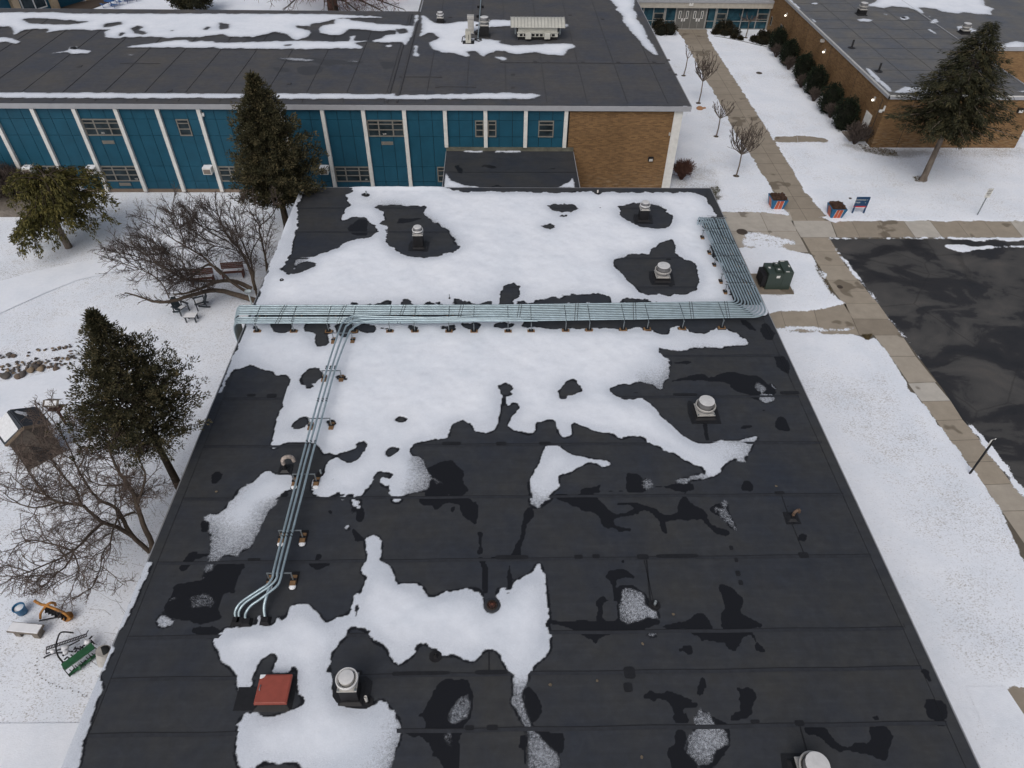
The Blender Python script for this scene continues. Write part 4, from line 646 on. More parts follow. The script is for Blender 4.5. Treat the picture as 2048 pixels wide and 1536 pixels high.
for x0, y0, x1, y1 in ((535,788,552,795),(884,884,922,891),(992,884,1013,891),(1078,884,1102,890),(990,1111,1057,1119),(1148,1110,1166,1118),(1184,1109,1200,1117),(1273,1109,1298,1119),(1311,1109,1398,1116),(1548,983,1570,989),(1640,880,1651,887),(1690,982,1700,990),(1747,1104,1760,1115),(1595,1105,1619,1116),(1559,783,1605,789),(1600,783,1606,790),
    (1246,1334,1272,1357),(1246,1366,1266,1384),(1458,1092,1467,1100),(1468,1116,1477,1124),(1470,1142,1482,1152),(1476,1161,1487,1170),(1805,1246,1822,1258),(1770,1143,1780,1158),(973,1450,996,1461),(930,1451,948,1461),(1588,1441,1610,1452),(1345,787,1395,791),(1375,802,1387,816),(950,1341,1016,1349),(784,1344,900,1350),(1336,569,1346,573),(1332,517,1342,520),(785,1344,800,1352),(700,1341,724,1349),(1500,1440,1520,1446),(1850,1328,1862,1336),(496,1117,520,1121),(1640,875,1656,890),(495,788,510,793)):
    a, c = at_z(x0, y0, ZR), at_z(x1, y1, ZR); h = .021+.0003*(x0 % 7); pts = []
    cx, cy2, hx, hy = (a.x+c.x)/2, (a.y+c.y)/2, abs(c.x-a.x)/2, abs(c.y-a.y)/2
    for k in range(16):
        an = 2*math.pi*(k+.5)/16; ca, sa = math.cos(an), math.sin(an); e = .45
        pts.append((cx+hx*math.copysign(abs(ca)**e, ca), cy2+hy*math.copysign(abs(sa)**e, sa)))
    tp = MB(); tp.prism(pts, ZR+.005, ZR+h); tp.build('tape_patch', M_TAPE, wing)
# ---------------------------------------------------------------- two-storey wing with blue panels
YB = 52.42; ZB = 28-28*.7367-.15; DX = 3.05; XP0 = -1.225*28
blue = thing('panelled_wing', (-10, 60, 0), 'two storey school wing with blue wall panels and white pilasters', 'building')
XE = 14.15; BX0 = -62; XBR = XP0+13*DX+.3            # brick starts here
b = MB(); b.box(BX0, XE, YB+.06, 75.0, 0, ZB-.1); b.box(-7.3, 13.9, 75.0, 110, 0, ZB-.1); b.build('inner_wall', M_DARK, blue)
# panels
zj = [at_y(x, y, YB).z for x, y in ((200,237.5),(300,271),(300,332),(300,362))]; zrow = [ZB-.32]+zj+[.28]
b = MB()
bays = range(-9, 13)
for k in bays:
    for j in range(3):
        xa = XP0+k*DX+.02+j*(DX/3); xb = xa+DX/3-.03
        for r in range(5):
            if k >= 10 and zrow[r+1] < 3.3 and r >= 2:
                if r == 2: b.box(xa, xb, YB, YB+.05, 3.9, zrow[r]-.02)
                continue
            b.box(xa, xb, YB, YB+.05, zrow[r+1]+.012, zrow[r]-.012)
b.build('wall_panel', M_BLUE, blue)
b = MB(); b.box(BX0, XBR-.3, YB-.03, YB+.06, 0, .28); b.build('footing', simple('footing', (.17, .13, .10), .9), blue)
for k in range(-8, 14):
    zb = .15 if k < 10 else 3.95
    b = MB(); x = XP0+k*DX; b.box(x-.15, x+.13, YB-.24, YB+.02, zb, ZB-.33); b.build('pilaster', M_WHITE, blue)
b = MB(); b.box(XBR-.02, 13.55, YB-.02, YB+.06, 0, ZB-.5); b.box(XE-.05, XE+.02, YB+.3, 75, 0, ZB-.4); b.build('brick_wall', M_BRICK, blue)
b = MB(); b.box(XBR-.02, 13.55, YB-.01, YB+.05, ZB-.5, ZB-.33); b.build('soldier_course', M_DARK, blue)
b = MB(); b.box(13.55, XE+.06, YB-.05, YB+.3, 0, ZB-.33); b.build('corner_pilaster', M_WHITE, blue)
b = MB(); b.box(BX0, XE+.55, YB-.32, YB-.24, ZB-.35, ZB+.02); b.box(XE+.5, XE+.58, YB-.24, 110, ZB-.35, ZB+.02); b.box(BX0, -7.3, 75.1, 75.2, ZB-.3, ZB+.05); b.box(-7.4, -7.3, 75.2, 110, ZB-.3, ZB+.05); b.build('fascia', M_TRIM, blue)
b = MB(); b.box(BX0, XE+.5, YB-.24, YB+.1, ZB-.37, ZB-.31); b.build('soffit', M_WHITE, blue)
def bz(gx, gy):
    w = blur(paint(gx, gy, ZB, BWET, wob=.4), .8); e = np.minimum(XE+.5-gx, gy-(YB-.24)); lip = np.clip(1-e/.5, 0, 1); K = (gx > -7.4) | (gy < 75.15)
    rid = np.clip(1-abs(gy-74.7)/.5, 0, 1)*(gx < -7.3)
    return ZB+.012+.03*lip+.18*rid+.02*(vnoise(gx, gy, 3, 6)-.5), {'wet': w}, K
o = grid_mesh('roof_membrane', BX0, XE+.5, YB-.24, 108, .2, bz, mat=M_MEM2, parent=blue)
def bsz(gx, gy):
    M = paint(gx, gy, ZB+.03, BLUE, wob=.4); m = blur(M, .8); f = blur(M, 2.5); return ZB+.04+.05*f+.02, {'cover': m, 'deep': f}, (m > .03) & ((gx > -7.4) | (gy < 74.6))
o = grid_mesh('roof_snow', BX0, XE+.5, YB-.28, 84, .13, bsz, mat=M_SNOW); tag(o, 'patches and strips of snow left on the grey roof of the blue wing', 'snow', kind='stuff')
# seams on that roof: lines running back from the eave
b = MB()
for k in range(-19, 9):
    x = 13.0-k*0-3.05*(8-k); y1 = 75 if x < -7.3 else 106
    b.box(x, x+.035, YB+.2, y1, ZB+.025, ZB+.044); 
for (x0, y0, x1, y1) in ((800,153,880,155),(875,174,948,175),(1000,122,1330,128),(240,127,320,128)):
    a, c = at_z(x0, y0, ZB), at_z(x1, y1, ZB); b.box(a.x, c.x, min(a.y, c.y), min(a.y, c.y)+.10, ZB+.0305, ZB+.046)
for px, py in ((803,153),(880,154),(875,174),(948,174),(1026,149),(1097,124),(1166,124),(1236,124),(1308,124),(1026,175),(1340,140),(1350,150),(1336,121),(340,182),(160,133),(578,168),(1070,123),(1140,30),(900,35),(962,30),(1205,38)):
    a = at_z(px, py, ZB); b.box(a.x-.16, a.x+.16, a.y-.2, a.y+.2, ZB+.031, ZB+.049)
b.box(-8.2, -8.05, YB+.2, 75, ZB+.03, ZB+.08); b.box(-7.45, -7.3, YB+.2, 75, ZB+.03, ZB+.08)
b.build('seam', simple('far_seam', (.055, .055, .060), .6, 0, .2, 4, .3), blue)
# windows of the blue wing
def window(x0, x1, z0, z1, cols, rows, parent, Y=YB, name='window', sill=True):
    f = MB(); d = .07
    f.box(x0, x1, Y-d, Y+.02, z0, z0+.09); f.box(x0, x1, Y-d, Y+.02, z1-.08, z1); f.box(x0, x0+.08, Y-d+.002, Y+.02, z0+.09, z1-.08); f.box(x1-.08, x1, Y-d+.002, Y+.02, z0+.09, z1-.08)
    xs = [x0+.08]+list(cols)+[x1-.08]
    for c in cols: f.box(c-.05, c+.05, Y-d+.003, Y+.02, z0+.09, z1-.08)
    for r in rows:
        z = z0+(z1-z0)*r; f.box(x0+.08, x1-.08, Y-d+.006, Y+.01, z-.035, z+.035)
    o = f.build(name, M_FRAME, parent)
    p = MB(); p.box(x0+.06, x1-.06, Y-.03, Y+.015, z0+.07, z1-.06); p.build('pane', M_GLASS, o); return o
def bay(k, a=0, e=1): return XP0+k*DX+.15+(DX-.3)*a, XP0+k*DX+.15+(DX-.3)*e
zu1, zu0, zl1, zl0 = zj[0], zj[1], zj[2], zj[3]
for k, up in ((1, 1), (5, 1), (8, 1), (-4, 1), (-1, 0), (1, 0), (4, 0), (7, 0), (-5, 0)):
    x0, x1 = bay(k); z0, z1 = (zu0, zu1) if up else (zl0, zl1); w = x1-x0
    window(x0, x1, z0, z1, (x0+w*.31, x0+w*.70), (.42, .76), blue)
for k, a, e, z0, z1 in ((3, .34, .68, zu0, zu1), (10, .76, 1, zu0, zu1), (11, .0, .24, zu0, zu1), (12, .30, .73, zu0, zu1), (9, .74, 1, zl0, zl1)):
    x0, x1 = bay(k, a, e); window(x0, x1, z0, z1, (), (.42, .76), blue)
# room numbers in the corner of some panes
def text(name, body, size, loc, rot, mat, parent=None, ext=.004):
    cu = bpy.data.curves.new(name, 'FONT'); cu.body = body; cu.size = size; cu.extrude = ext; cu.align_x = 'CENTER'; cu.align_y = 'CENTER'
    tmp = bpy.data.objects.new(name, cu); scene.collection.objects.link(tmp); dg = bpy.context.evaluated_depsgraph_get()
    me = bpy.data.meshes.new_from_object(tmp.evaluated_get(dg)); bpy.data.objects.remove(tmp)
    o = bpy.data.objects.new(name, me); scene.collection.objects.link(o); me.materials.clear(); me.materials.append(mat)
    off = world_loc(parent) if parent else Vector((0, 0, 0)); o.parent = parent; o.location = Vector(loc)-off; o.rotation_euler = rot; return o
for k, z, s in ((1, zu0+.2, '253'), (8, zu0+.2, '249'), (7, zl0+.2, '151'), (1, zl0+.2, '153')):
    x0, x1 = bay(k); text('room_number', s, .17, (x0+(x1-x0)*(.45 if z > 3 else .88), YB-.045, z), (math.radians(90), 0, 0), M_WHITE, blue)
for k, zz in ((1, 4.05), (8, 4.05), (1, .55)):
    x0, x1 = bay(k, .33, .66); b = MB()
    b.box(x0, x1, YB-.03, YB+.02, zz, zz+.26); 
    for q in range(4): b.box(x0+.02, x1-.02, YB-.045, YB-.031, zz+.03+q*.06, zz+.055+q*.06)
    b.build('louvre', M_FRAME, blue)
b = MB(); b.box(-22.2, -21.8, YB-.14, YB, ZB-.95, ZB-.72); b.box(-22.1, -21.9, YB-.20, YB-.14, ZB-.93, ZB-.84, 1); b.build('wall_light', [M_ALU, M_WHITE], blue)
# wall packs
a = at_y(1301, 317, YB); b = MB(); b.box(a.x-.2, a.x+.2, YB-.16, YB, a.z-.17, a.z+.17); b.frustum(a.x, YB-.2, a.z-.12, a.z+.05, .14, .06, .14, .03, 1); b.build('wall_light', [M_BLACK, M_ALUD], blue)
a = at_y(435, 210, YB); b = MB(); b.box(a.x-.26, a.x+.26, YB-.2, YB, a.z-.12, a.z+.14); b.box(a.x-.2, a.x+.2, YB-.25, YB-.2, a.z-.14, a.z+.04, 1); b.build('wall_light', [M_BLACK, M_WHITE], blue)
a = at_y(1339, 267, YB); b = MB(); b.box(a.x-.06, a.x+.06, YB-.12, YB, a.z-.12, a.z+.1); b.build('sensor', M_ALUD, blue)
# window air conditioners
def aircon(px, py, label, x=None):
    a = at_y(px, py, YB-.5); r = thing('air_conditioner', (a.x, YB-.3, a.z-.25), label, 'air conditioner', 'air conditioners on the blue wall'); b = MB()
    b.box(-.33, .33, -.35, .28, 0, .5); b.build('case', M_WHITE, r, local=True, bevel=.015); b = MB(); b.box(-.27, .27, -.362, -.351, .06, .42)
    for q in range(7): b.box(-.27, .27, -.372, -.363, .08+q*.048, .10+q*.048)
    b.build('grille', simple('ac_grille', (.20, .17, .15), .6, .1), r, local=True); b = MB(); b.box(-.34, .34, -.3, .28, .502, .54); b.build('snow_cap', M_PLAIN, r, local=True, bevel=.01); return r
aircon(182, 342, 'white air conditioner on the blue wall nearest the yellow-green drooping evergreen'); aircon(415, 342, 'white air conditioner on the blue wall left of the tall evergreen'); aircon(55, 342, 'white air conditioner at the far left end of the blue wall above the snowy ledge'); aircon(648, 342, 'white air conditioner on the blue wall just right of the tall evergreen')
# roof of the short connecting passage
con = thing('connecting_passage', (3.5, 49, 0), 'small flat roofed passage joining the blue wing to the foreground wing', 'building'); ZC = ZR-.12
cx0, cx1 = at_z(893, 303, ZC).x, at_z(1146, 303, ZC).x
b = MB(); b.box(cx0+.05, cx1-.1, RY1+.06, YB-.03, 0, ZC-.05); b.build('wall', M_BRICK, con)
def cz(gx, gy): return ZC+.10*np.clip((gy-YB+1.2)/1.2, 0, 1), {'wet': blur(paint(gx, gy, ZC, [(1,'L',[(1770,1275),(1890,1270),(1900,1290),(1780,1285)]),(1,'L',[(1580,1280),(1610,1275),(1640,1340),(1590,1320)]),(1,'L',[(1780,1440),(1900,1425),(1940,1440)]),(1,'N',[(380,1295),(420,1290),(420,1300)]),(1,'N',[(50,1295),(95,1292),(90,1302)]),(1,'N',[(60,1343),(90,1343),(80,1350)])]), .7)}, None
grid_mesh('roof_membrane', cx0, cx1, RY1+.06, YB-.05, .1, cz, mat=M_MEM, parent=con)
def csz(gx, gy):
    M = paint(gx, gy, ZC, CONN, wob=.4); m = blur(M, .8); return ZC+.02+.04*m+.10*np.clip((gy-YB+1.2)/1.2, 0, 1), {'cover': m, 'deep': blur(M, 3)}, m > .03
o = grid_mesh('passage_snow', cx0, cx1, RY1+.06, YB-.05, .08, csz, mat=M_SNOW); tag(o, 'wedges of snow in the corners of the small passage roof', 'snow', kind='stuff')
for xx in (cx0-.04, cx1): b = MB(); b.box(xx, xx+.04, RY1+.06, YB-.05, ZC-.2, ZC+.04); b.build('edge_trim', M_TRIM, con)
b = MB(); b.box(cx0, cx1, YB-.16, YB-.03, ZC+.1, ZC+.38); b.build('wall_flashing', simple('mossy_flashing', (.10, .10, .08), .8, 0, .4, 2), con)
b = MB(); yy = (RY1+YB)/2-.4; b.box(cx0, cx1, yy, yy+.06, ZC+.004, ZC+.009); b.build('seam', M_TAPE, con)
# ---------------------------------------------------------------- brick wing on the right
XR = 34.4; YR = 60.95; ZW = 28-23.226
rb = thing('brick_wing', (XR+6, YR+8, 0), 'single storey tan brick wing with grey metal roof edge on the right', 'building')
XRE = at_z(2048, 147, ZW).x-1.5
b = MB(); b.box(XR, XRE, YR, 125, 0, ZW-.1); b.build('wall', M_BRICK, rb)
b = MB(); b.box(XR-.10, XR, YR-.1, 125, ZW-.30, ZW+.05); b.box(XR-.1, XRE, YR-.10, YR, ZW-.30, ZW+.05); b.box(XRE-.1, XRE, YR, 90, ZW-.2, ZW+.06); b.build('fascia', M_TRIM, rb)
b = MB(); b.box(XR-.14, XR-.1, YR-.14, 125, ZW-.04, ZW+.07); b.box(XR-.14, XRE, YR-.14, YR-.1, ZW-.04, ZW+.07); b.build('drip_edge', M_WHITE, rb)
def rz_(gx, gy):
    e = np.minimum(gx-XR, gy-YR); lip = np.clip(1-e/.5, 0, 1); return ZW+.03*lip+.02*(vnoise(gx, gy, 3, 4)-.5), {'wet': gx*0}, None
grid_mesh('roof_membrane', XR, XRE, YR, 124, .4, rz_, mat=mat_membrane('grey_membrane', (.115, .118, .123), (.06, .06, .06)), parent=rb)
def rsz(gx, gy):
    M = paint(gx, gy, ZW, RIGHTS, wob=.4); m = blur(M, .8); return ZW+.05+.05*m, {'cover': m, 'deep': blur(M, 3)}, m > .03
o = grid_mesh('roof_snow', XR-.1, XRE-.1, YR-.1, 100, .13, rsz, mat=M_SNOW); tag(o, 'thin strips and islands of snow on the roof of the brick wing', 'snow', kind='stuff')
b = MB()
for k in range(1, 12):
    y = YR+3.05*k; b.box(XR+.4, XRE-.2, y, y+.05, ZW+.012, ZW+.022)
for k in range(1, 5): b.box(XR+3.3*k, XR+3.3*k+.05, YR+.4, 120, ZW+.013, ZW+.024)
b.build('seam', simple('grey_seam', (.098, .10, .105), .6), rb)
for px in (1815, 1960, 1750):
    a = at_y(px, 240, YR); b = MB(); b.box(a.x-.02, a.x+.02, YR-.004, YR+.01, 0, ZW-.3); b.build('control_joint', M_DARK, rb)
for y in (YR+7, YR+14, YR+21, YR+26): b = MB(); b.box(XR-.004, XR+.01, y-.02, y+.02, 0, ZW-.3); b.build('control_joint', M_DARK, rb)
# door
a0 = at_x(1722, 278, XR); a1 = at_x(1733, 240, XR); yd = (a0.y+a1.y)/2
b = MB(); b.box(XR-.06, XR, yd-.62, yd+.62, 0, 2.3); dr = b.build('door_frame', M_WHITE, rb); 
b = MB(); b.box(XR-.09, XR-.061, yd-.54, yd+.54, .03, 2.2); d2 = b.build('door', simple('white_door', (.62, .62, .60), .5), rb); b = MB(); b.box(XR-.13, XR-.091, yd+.38, yd+.46, .95, 1.15); b.build('handle', M_ALU, d2)
b = MB(); b.box(XR-1.5, XR-.02, yd-1.0, yd+1.0, 0, .16); b.build('doorstep', M_WOODG, rb)
# lit bulkhead lamps along the wall
def emis(name, col, s):
    m, N, L, B = nodes_of(name); B.inputs['Emission Color'].default_value = (*col, 1); B.inputs['Emission Strength'].default_value = s; B.inputs['Base Color'].default_value = (*col, 1); return m
M_LAMP = emis('lamp_glow', (1, .90, .74), 3.5)
for px, py in ((1572,31),(1648,104),(1747,200)):
    a = at_x(px, py, XR-.12); b = MB(); b.box(XR-.1, XR, a.y-.1, a.y+.1, a.z-.1, a.z+.28); lf = b.build('wall_lamp', M_ALUD, rb)
    b = MB(); b.lathe(XR-.2, a.y, [(.02, a.z-.10), (.08, a.z-.06), (.095, a.z), (.07, a.z+.07), (.02, a.z+.09)], 12); b.build('globe', M_LAMP, lf)
a = at_x(1648, 82, XR); b = MB(); b.box(XR-.35, XR, a.y-.15, a.y+.15, a.z-.1, a.z+.15); b.build('camera_box', M_ALUD, rb)
a = at_x(1768, 222, XR); b = MB(); b.box(XR-.12, XR, a.y-.06, a.y+.06, a.z, a.z+.45); b.lathe(XR-.3, a.y, [(.03, a.z-.16), (.15, a.z-.1), (.16, a.z+.05), (.05, a.z+.12)], 12); b.box(XR-.32, XR, a.y-.05, a.y+.05, a.z+.05, a.z+.12); b.build('security_camera', M_WHITE, rb)
a = at_y(2040, 220, YR); b = MB(); b.box(a.x-.25, a.x+.25, YR-.18, YR, a.z-.2, a.z+.18); b.box(a.x-.18, a.x+.18, YR-.24, YR-.18, a.z-.16, a.z+.04, 1); b.build('wall_light', [M_BLACK, M_WHITE], rb)
for px, py, w in ((1543,42,.5),(1562,58,.7)):
    a = at_x(px, py, XR); b = MB(); b.box(XR-.06, XR, a.y-w/2, a.y+w/2, a.z-.5, a.z+.5); w1 = b.build('window', M_FRAME, rb); b = MB(); b.box(XR-.08, XR-.061, a.y-w/2+.08, a.y+w/2-.08, a.z-.42, a.z+.42); b.build('pane', M_GLASS, w1)
# the part beyond the little courtyard
YT = at_z(2015, 95, ZW).y; xt = XRE-.1
tb = thing('brick_annex', (xt+8, YT+10, 0), 'far part of the brick wing beyond a narrow courtyard at the right edge', 'building'); zt = ZW+.012
b = MB(); b.box(xt+.1, xt+40, YT, YT+45, 0, ZW-.3); b.build('wall', M_BRICK2, tb); b = MB(); b.box(xt+.1, xt+40, YT-.1, YT, ZW-.3, ZW+.06); b.build('fascia', M_TRIM, tb)
b = MB(); b.box(xt+.1, xt+40, YT, YT+45, ZW-.29, ZW-.01); b.build('roof', bpy.data.materials['grey_membrane'], tb)
def tz(gx, gy):
    M = paint(gx, gy, zt, RIGHTS, wob=.4); m = blur(M, .8); return zt+.02+.04*m, {'cover': m, 'deep': blur(M, 3)}, m > .03
o = grid_mesh('roof_snow', xt+.1, xt+14, YT-.05, YT+30, .14, tz, mat=M_SNOW); tag(o, 'snow on the far part of the brick wing roof at the top right', 'snow', kind='stuff')
# ---------------------------------------------------------------- glazed entrance link
YL = 94.9; ln = thing('glazed_link', (24, YL+3, 0), 'glazed entrance corridor with grey double doors between the two wings', 'building')
zl_top = at_y(1400, 14, YL).z; zl_f = at_y(1400, 3, YL).z
X0L, X1L = at_z(1270, 62).x-4, XR
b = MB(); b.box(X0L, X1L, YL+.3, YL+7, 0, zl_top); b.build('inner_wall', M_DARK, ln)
b = MB(); b.box(X0L, X1L, YL-.5, YL+7.5, zl_top, zl_f); b.build('fascia', simple('cream_fascia', (.36, .34, .30), .7), ln)
b = MB(); b.box(X0L-.2, X1L, YL-.6, YL+8, zl_f, zl_f+.25); b.build('roof', M_TRIM, ln)
def glx(px): return at_y(px, 40, YL).x
pan = [1262, 1308, 1331, 1353]; pan2 = [1416, 1440, 1462, 1488, 1515, 1540]
gl = mat_glass('blue_glass', (.010, .030, .042)); b = MB(); b.box(X0L, glx(1350), YL+.02, YL+.08, .1, zl_top-.02); b.box(glx(1415), X1L, YL+.02, YL+.08, .1, zl_top-.02); b.box(glx(1350), glx(1415), YL+.02, YL+.08, 2.5, zl_top); b.build('glazing', gl, ln)
b = MB()
for px, w in ((1262,.05),(1285,.05),(1305,.05),(1328,.14),(1350,.07),(1411,.07),(1430,.14),(1452,.05),(1482,.05),(1512,.05),(1536,.12)):
    b.box(glx(px)-w, glx(px)+w, YL-.05, YL+.02, 0, zl_top)
b.box(X0L, glx(1350)-.07, YL-.04, YL+.02, .95, 1.02); b.box(glx(1411)+.07, X1L, YL-.04, YL+.02, .95, 1.02); b.box(glx(1350), glx(1411), YL-.04, YL+.02, 2.42, 2.55); b.box(X0L, X1L, YL-.06, YL+.02, 0, .12)
b.build('mullion', simple('alu_mullion', (.32, .32, .31), .5, .3), ln)
for px0, px1 in ((1305,1328),(1430,1452),(1512,1536)):
    b = MB(); b.box(glx(px0)+.06, glx(px1)-.12, YL-.06, YL+.01, 1.2, 1.9); wf = b.build('window', M_FRAME, ln); b = MB(); b.box(glx(px0)+.16, glx(px1)-.22, YL-.08, YL-.061, 1.3, 1.8); b.build('pane', M_GLASS, wf)
M_DOOR = simple('grey_door', (.115, .115, .11), .5)
xa, xb = glx(1350)+.07, glx(1411)-.07
for k in range(4):
    x0 = xa+(xb-xa)*k/4+.04; x1 = xa+(xb-xa)*(k+1)/4-.04; b = MB(); b.box(x0, x1, YL-.04, YL+.02, .05, 2.42); d = b.build('door', M_DOOR, ln)
    b = MB(); b.box(x0+.25, x1-.3, YL-.055, YL-.041, 1.25, 2.15); b.build('door_window_frame', M_WHITE, d); b = MB(); b.box(x0+.33, x1-.38, YL-.065, YL-.056, 1.33, 2.07); b.build('pane', M_GLASS, d)
    hx = x1-.12 if k % 2 == 0 else x0+.12; b = MB(); b.box(hx-.08, hx+.08, YL-.1, YL-.041, .95, 1.3); b.build('handle', M_ALU, d)
b = MB(); b.box(xa, xb, YL-.01, YL+.015, 0, 2.45); b.build('door_frame', simple('door_frame', (.25, .25, .24), .5), ln)
a = at_y(1383, 6, YL-.5); b = MB(); b.box(a.x-.25, a.x+.25, YL-.56, YL-.5, a.z-.3, a.z+.25); b.build('entrance_plate', M_WHITE, ln); text('plate_number', '1', .4, (a.x, YL-.575, a.z), (math.radians(90), 0, 0), M_DARK, ln)
# ---------------------------------------------------------------- far wing top left
fw = thing('far_wing', (-60, 95, 0), 'distant low wing with blue panels and tan posts at the top left corner', 'building')
q0, q1 = at_z(-60, 75), at_z(165, 3); dv = (q1-q0).normalized(); nv = Vector((dv.y, -dv.x, 0)); 
def fwbox(s0, s1, d0, d1, z0, z1, mat, name):
    c = q0+dv*((s0+s1)/2)+nv*((d0+d1)/2); b = MB(); b.box(c.x-(s1-s0)/2, c.x+(s1-s0)/2, c.y-(d1-d0)/2, c.y+(d1-d0)/2, z0, z1, 0, math.atan2(dv.y, dv.x)); return b.build(name, mat, fw)
LQ = (q1-q0).length+2
fwbox(-14, LQ, -8, -.2, 0, 3.6, M_BLUE, 'wall'); fwbox(-14, LQ+.3, -9, .8, 3.6, 4.1, M_BRICK2, 'brick_parapet'); fwbox(-14, LQ+.4, .8, .95, 3.55, 3.8, M_WHITE, 'gutter')
for k in range(8): s = LQ-1-k*5.2; fwbox(s-.45, s+.45, -.2, .35, 0, 3.6, simple('tan_post', (.36, .28, .19), .8), 'post')
for k in (1, 3): s = LQ-1-k*5.2-2.6; f = fwbox(s-1.7, s+1.7, -.2, -.1, .6, 3.2, M_WHITE, 'window'); [ (lambda g: None)(0) ]; fwbox(s-1.55, s-.1, -.1, -.07, .75, 3.05, M_GLASS, 'pane').parent = fw; fwbox(s+.1, s+1.55, -.1, -.07, .75, 3.05, M_GLASS, 'pane')
mulch = poly_quad('planting_bed', [at_z(x, y) for x, y in [(100,22),(160,4),(230,-8),(225,2),(190,16),(150,30)]], .02, M_SOIL)
fr = thing('red_playhouse', (0, 118, 0), 'low orange-red structure far behind the bare tree at the top', 'building'); a = at_z(640, -2); fr.location = (a.x, a.y, 0); b = MB(); b.box(-4, 12, 0, .3, 0, 1.2); b.build('wall', simple('red_boards', (.30, .05, .03), .7), fr, local=True); b = MB(); b.box(-4.2, 12.2, -.1, .4, 1.2, 1.3); b.build('coping', M_PLAIN, fr, local=True)
# ---------------------------------------------------------------- rooftop exhaust fans
M_SIDE = simple('shaded_aluminium', (.26, .26, .27), .4, .5, .12, 4)  # same metal as the tops, with side shade and dark reflections in its colour
def fan(base, z, label, kind='wide', curb=.3, rot=0, grp='mushroom exhaust fans on the foreground roof', pad=True):
    a = at_z(base[0], base[1], z); t = thing('roof_fan', (a.x, a.y, z), label, 'exhaust fan', grp, rot)
    if kind == 'wide': w, R, C, ch, rh = .40, .49, .375, .34, .30
    elif kind == 'white': w, R, C, ch, rh = .30, .375, .255, .16, .26
    else: w, R, C, ch, rh = .30, .345, .255, .24, .22
    b = MB(); b.frustum(0, 0, 0, .10, w+.18, w+.18, w+.02, w+.02); b.box(-w, w, -w, w, .08, curb); b.build('curb', M_BLACK, t, local=True, bevel=.015)
    if pad:
        b = MB(); b.prism([(-w-.32, -w-.30), (w+.28, -w-.34), (w+.35, w+.1), (w+.12, w+.3), (-w-.25, w+.28), (-w-.36, 0)], .0, .032); b.build('flashing_patch', M_TAPE, t, local=True)
    b = MB(); b.box(-w-.03, w+.03, -w-.03, w+.03, curb, curb+.045); b.box(-w+.02, w-.02, -w+.02, w-.02, curb+.045, curb+.08); b.build('base_plate', M_ALUD, t, local=True, bevel=.008)
    z0 = curb+.08; b = MB()
    b.lathe(0, 0, [(w*.86, z0), (w*.80, z0+rh*.25), (R*.90, z0+rh*.6), (R*.97, z0+rh*.72)], 36, mi=1, cap=False); b.lathe(0, 0, [(R, z0+rh*.72), (R, z0+rh)], 36, cap=False)
    b.lathe(0, 0, [(R, z0+rh), (R*.985, z0+rh+.012), (R*.90, z0+rh+.012), (R*.88, z0+rh)], 36, cap=False); b.lathe(0, 0, [(R*.88, z0+rh), (C+.02, z0+rh-.07)], 36, cap=False)
    b.build('wind_band', [M_ALU if kind != 'wide' else M_ALUD, M_SIDE if kind != 'white' else M_ALUD], t, local=True)
    z1 = z0+rh-.06; b = MB(); b.lathe(0, 0, [(C, z1), (C, z1+ch-.02)], 36, mi=1, cap=False); b.lathe(0, 0, [(C, z1+ch-.02), (C*.985, z1+ch)], 36, cap=False); b.lathe(0, 0, [(C*.985, z1+ch), (C*.9, z1+ch+.005), (.03, z1+ch+.014)], 36); cp = b.build('motor_cap', [M_ALU, M_SIDE if kind != 'white' else M_ALUD], t, local=True)  # cap side darker than its top: shade put into the metal colour
    b = MB()
    for k in range(4): an = math.pi/4+k*math.pi/2; b.lathe((C+.035)*math.cos(an), (C+.035)*math.sin(an), [(.018, z0+rh-.03), (.018, z0+rh+.02)], 6)
    b.box(-w-.01, -w+.05, -w-.01, -w+.05, curb+.045, curb+.10); b.box(w-.05, w+.01, -w-.01, -w+.05, curb+.045, curb+.10); b.build('fixing', M_GALVD, t, local=True); return t
fan((1407,826), ZR, 'wide aluminium fan on a low curb, right of the long snow tongue', 'wide', .20, .02)
fan((1323,556), ZR, 'wide aluminium fan in the large melted patch just above the conduit rack', 'wide', .26)
fan((838,492), ZR, 'tall curbed fan in the melted oval patch at upper left of the snowy roof', 'narrow', .92)
fan((1286,438), ZR, 'exhaust fan on a tall black curb nearest the far right corner of the foreground roof', 'narrow', .80)
fan((704,1388), ZR, 'white exhaust fan on a tall black curb right of the red roof hatch', 'white', .90)
fan((1614,1553), ZR, 'large pale exhaust fan cut off by the bottom edge of the picture', 'wide', .46)
g2 = 'small exhaust fans on the roof of the blue wing'
fan((969,72), ZB, 'aluminium exhaust fan on a pale square stack beside the ribbed rooftop unit', 'wide', .95, 0, g2, False)
fan((881,45), ZB, 'small dome exhaust fan on a black curb, leftmost on the far roof', 'narrow', .45, 0, g2, False)
fan((1722,29), ZW, 'exhaust fan with tall curb on the roof of the brick wing', 'wide', .55, 0, None, False)
fan((1928,66), ZW, 'exhaust fan on the brick wing roof seen behind the top of the spruce', 'wide', .3, 0, None, False)
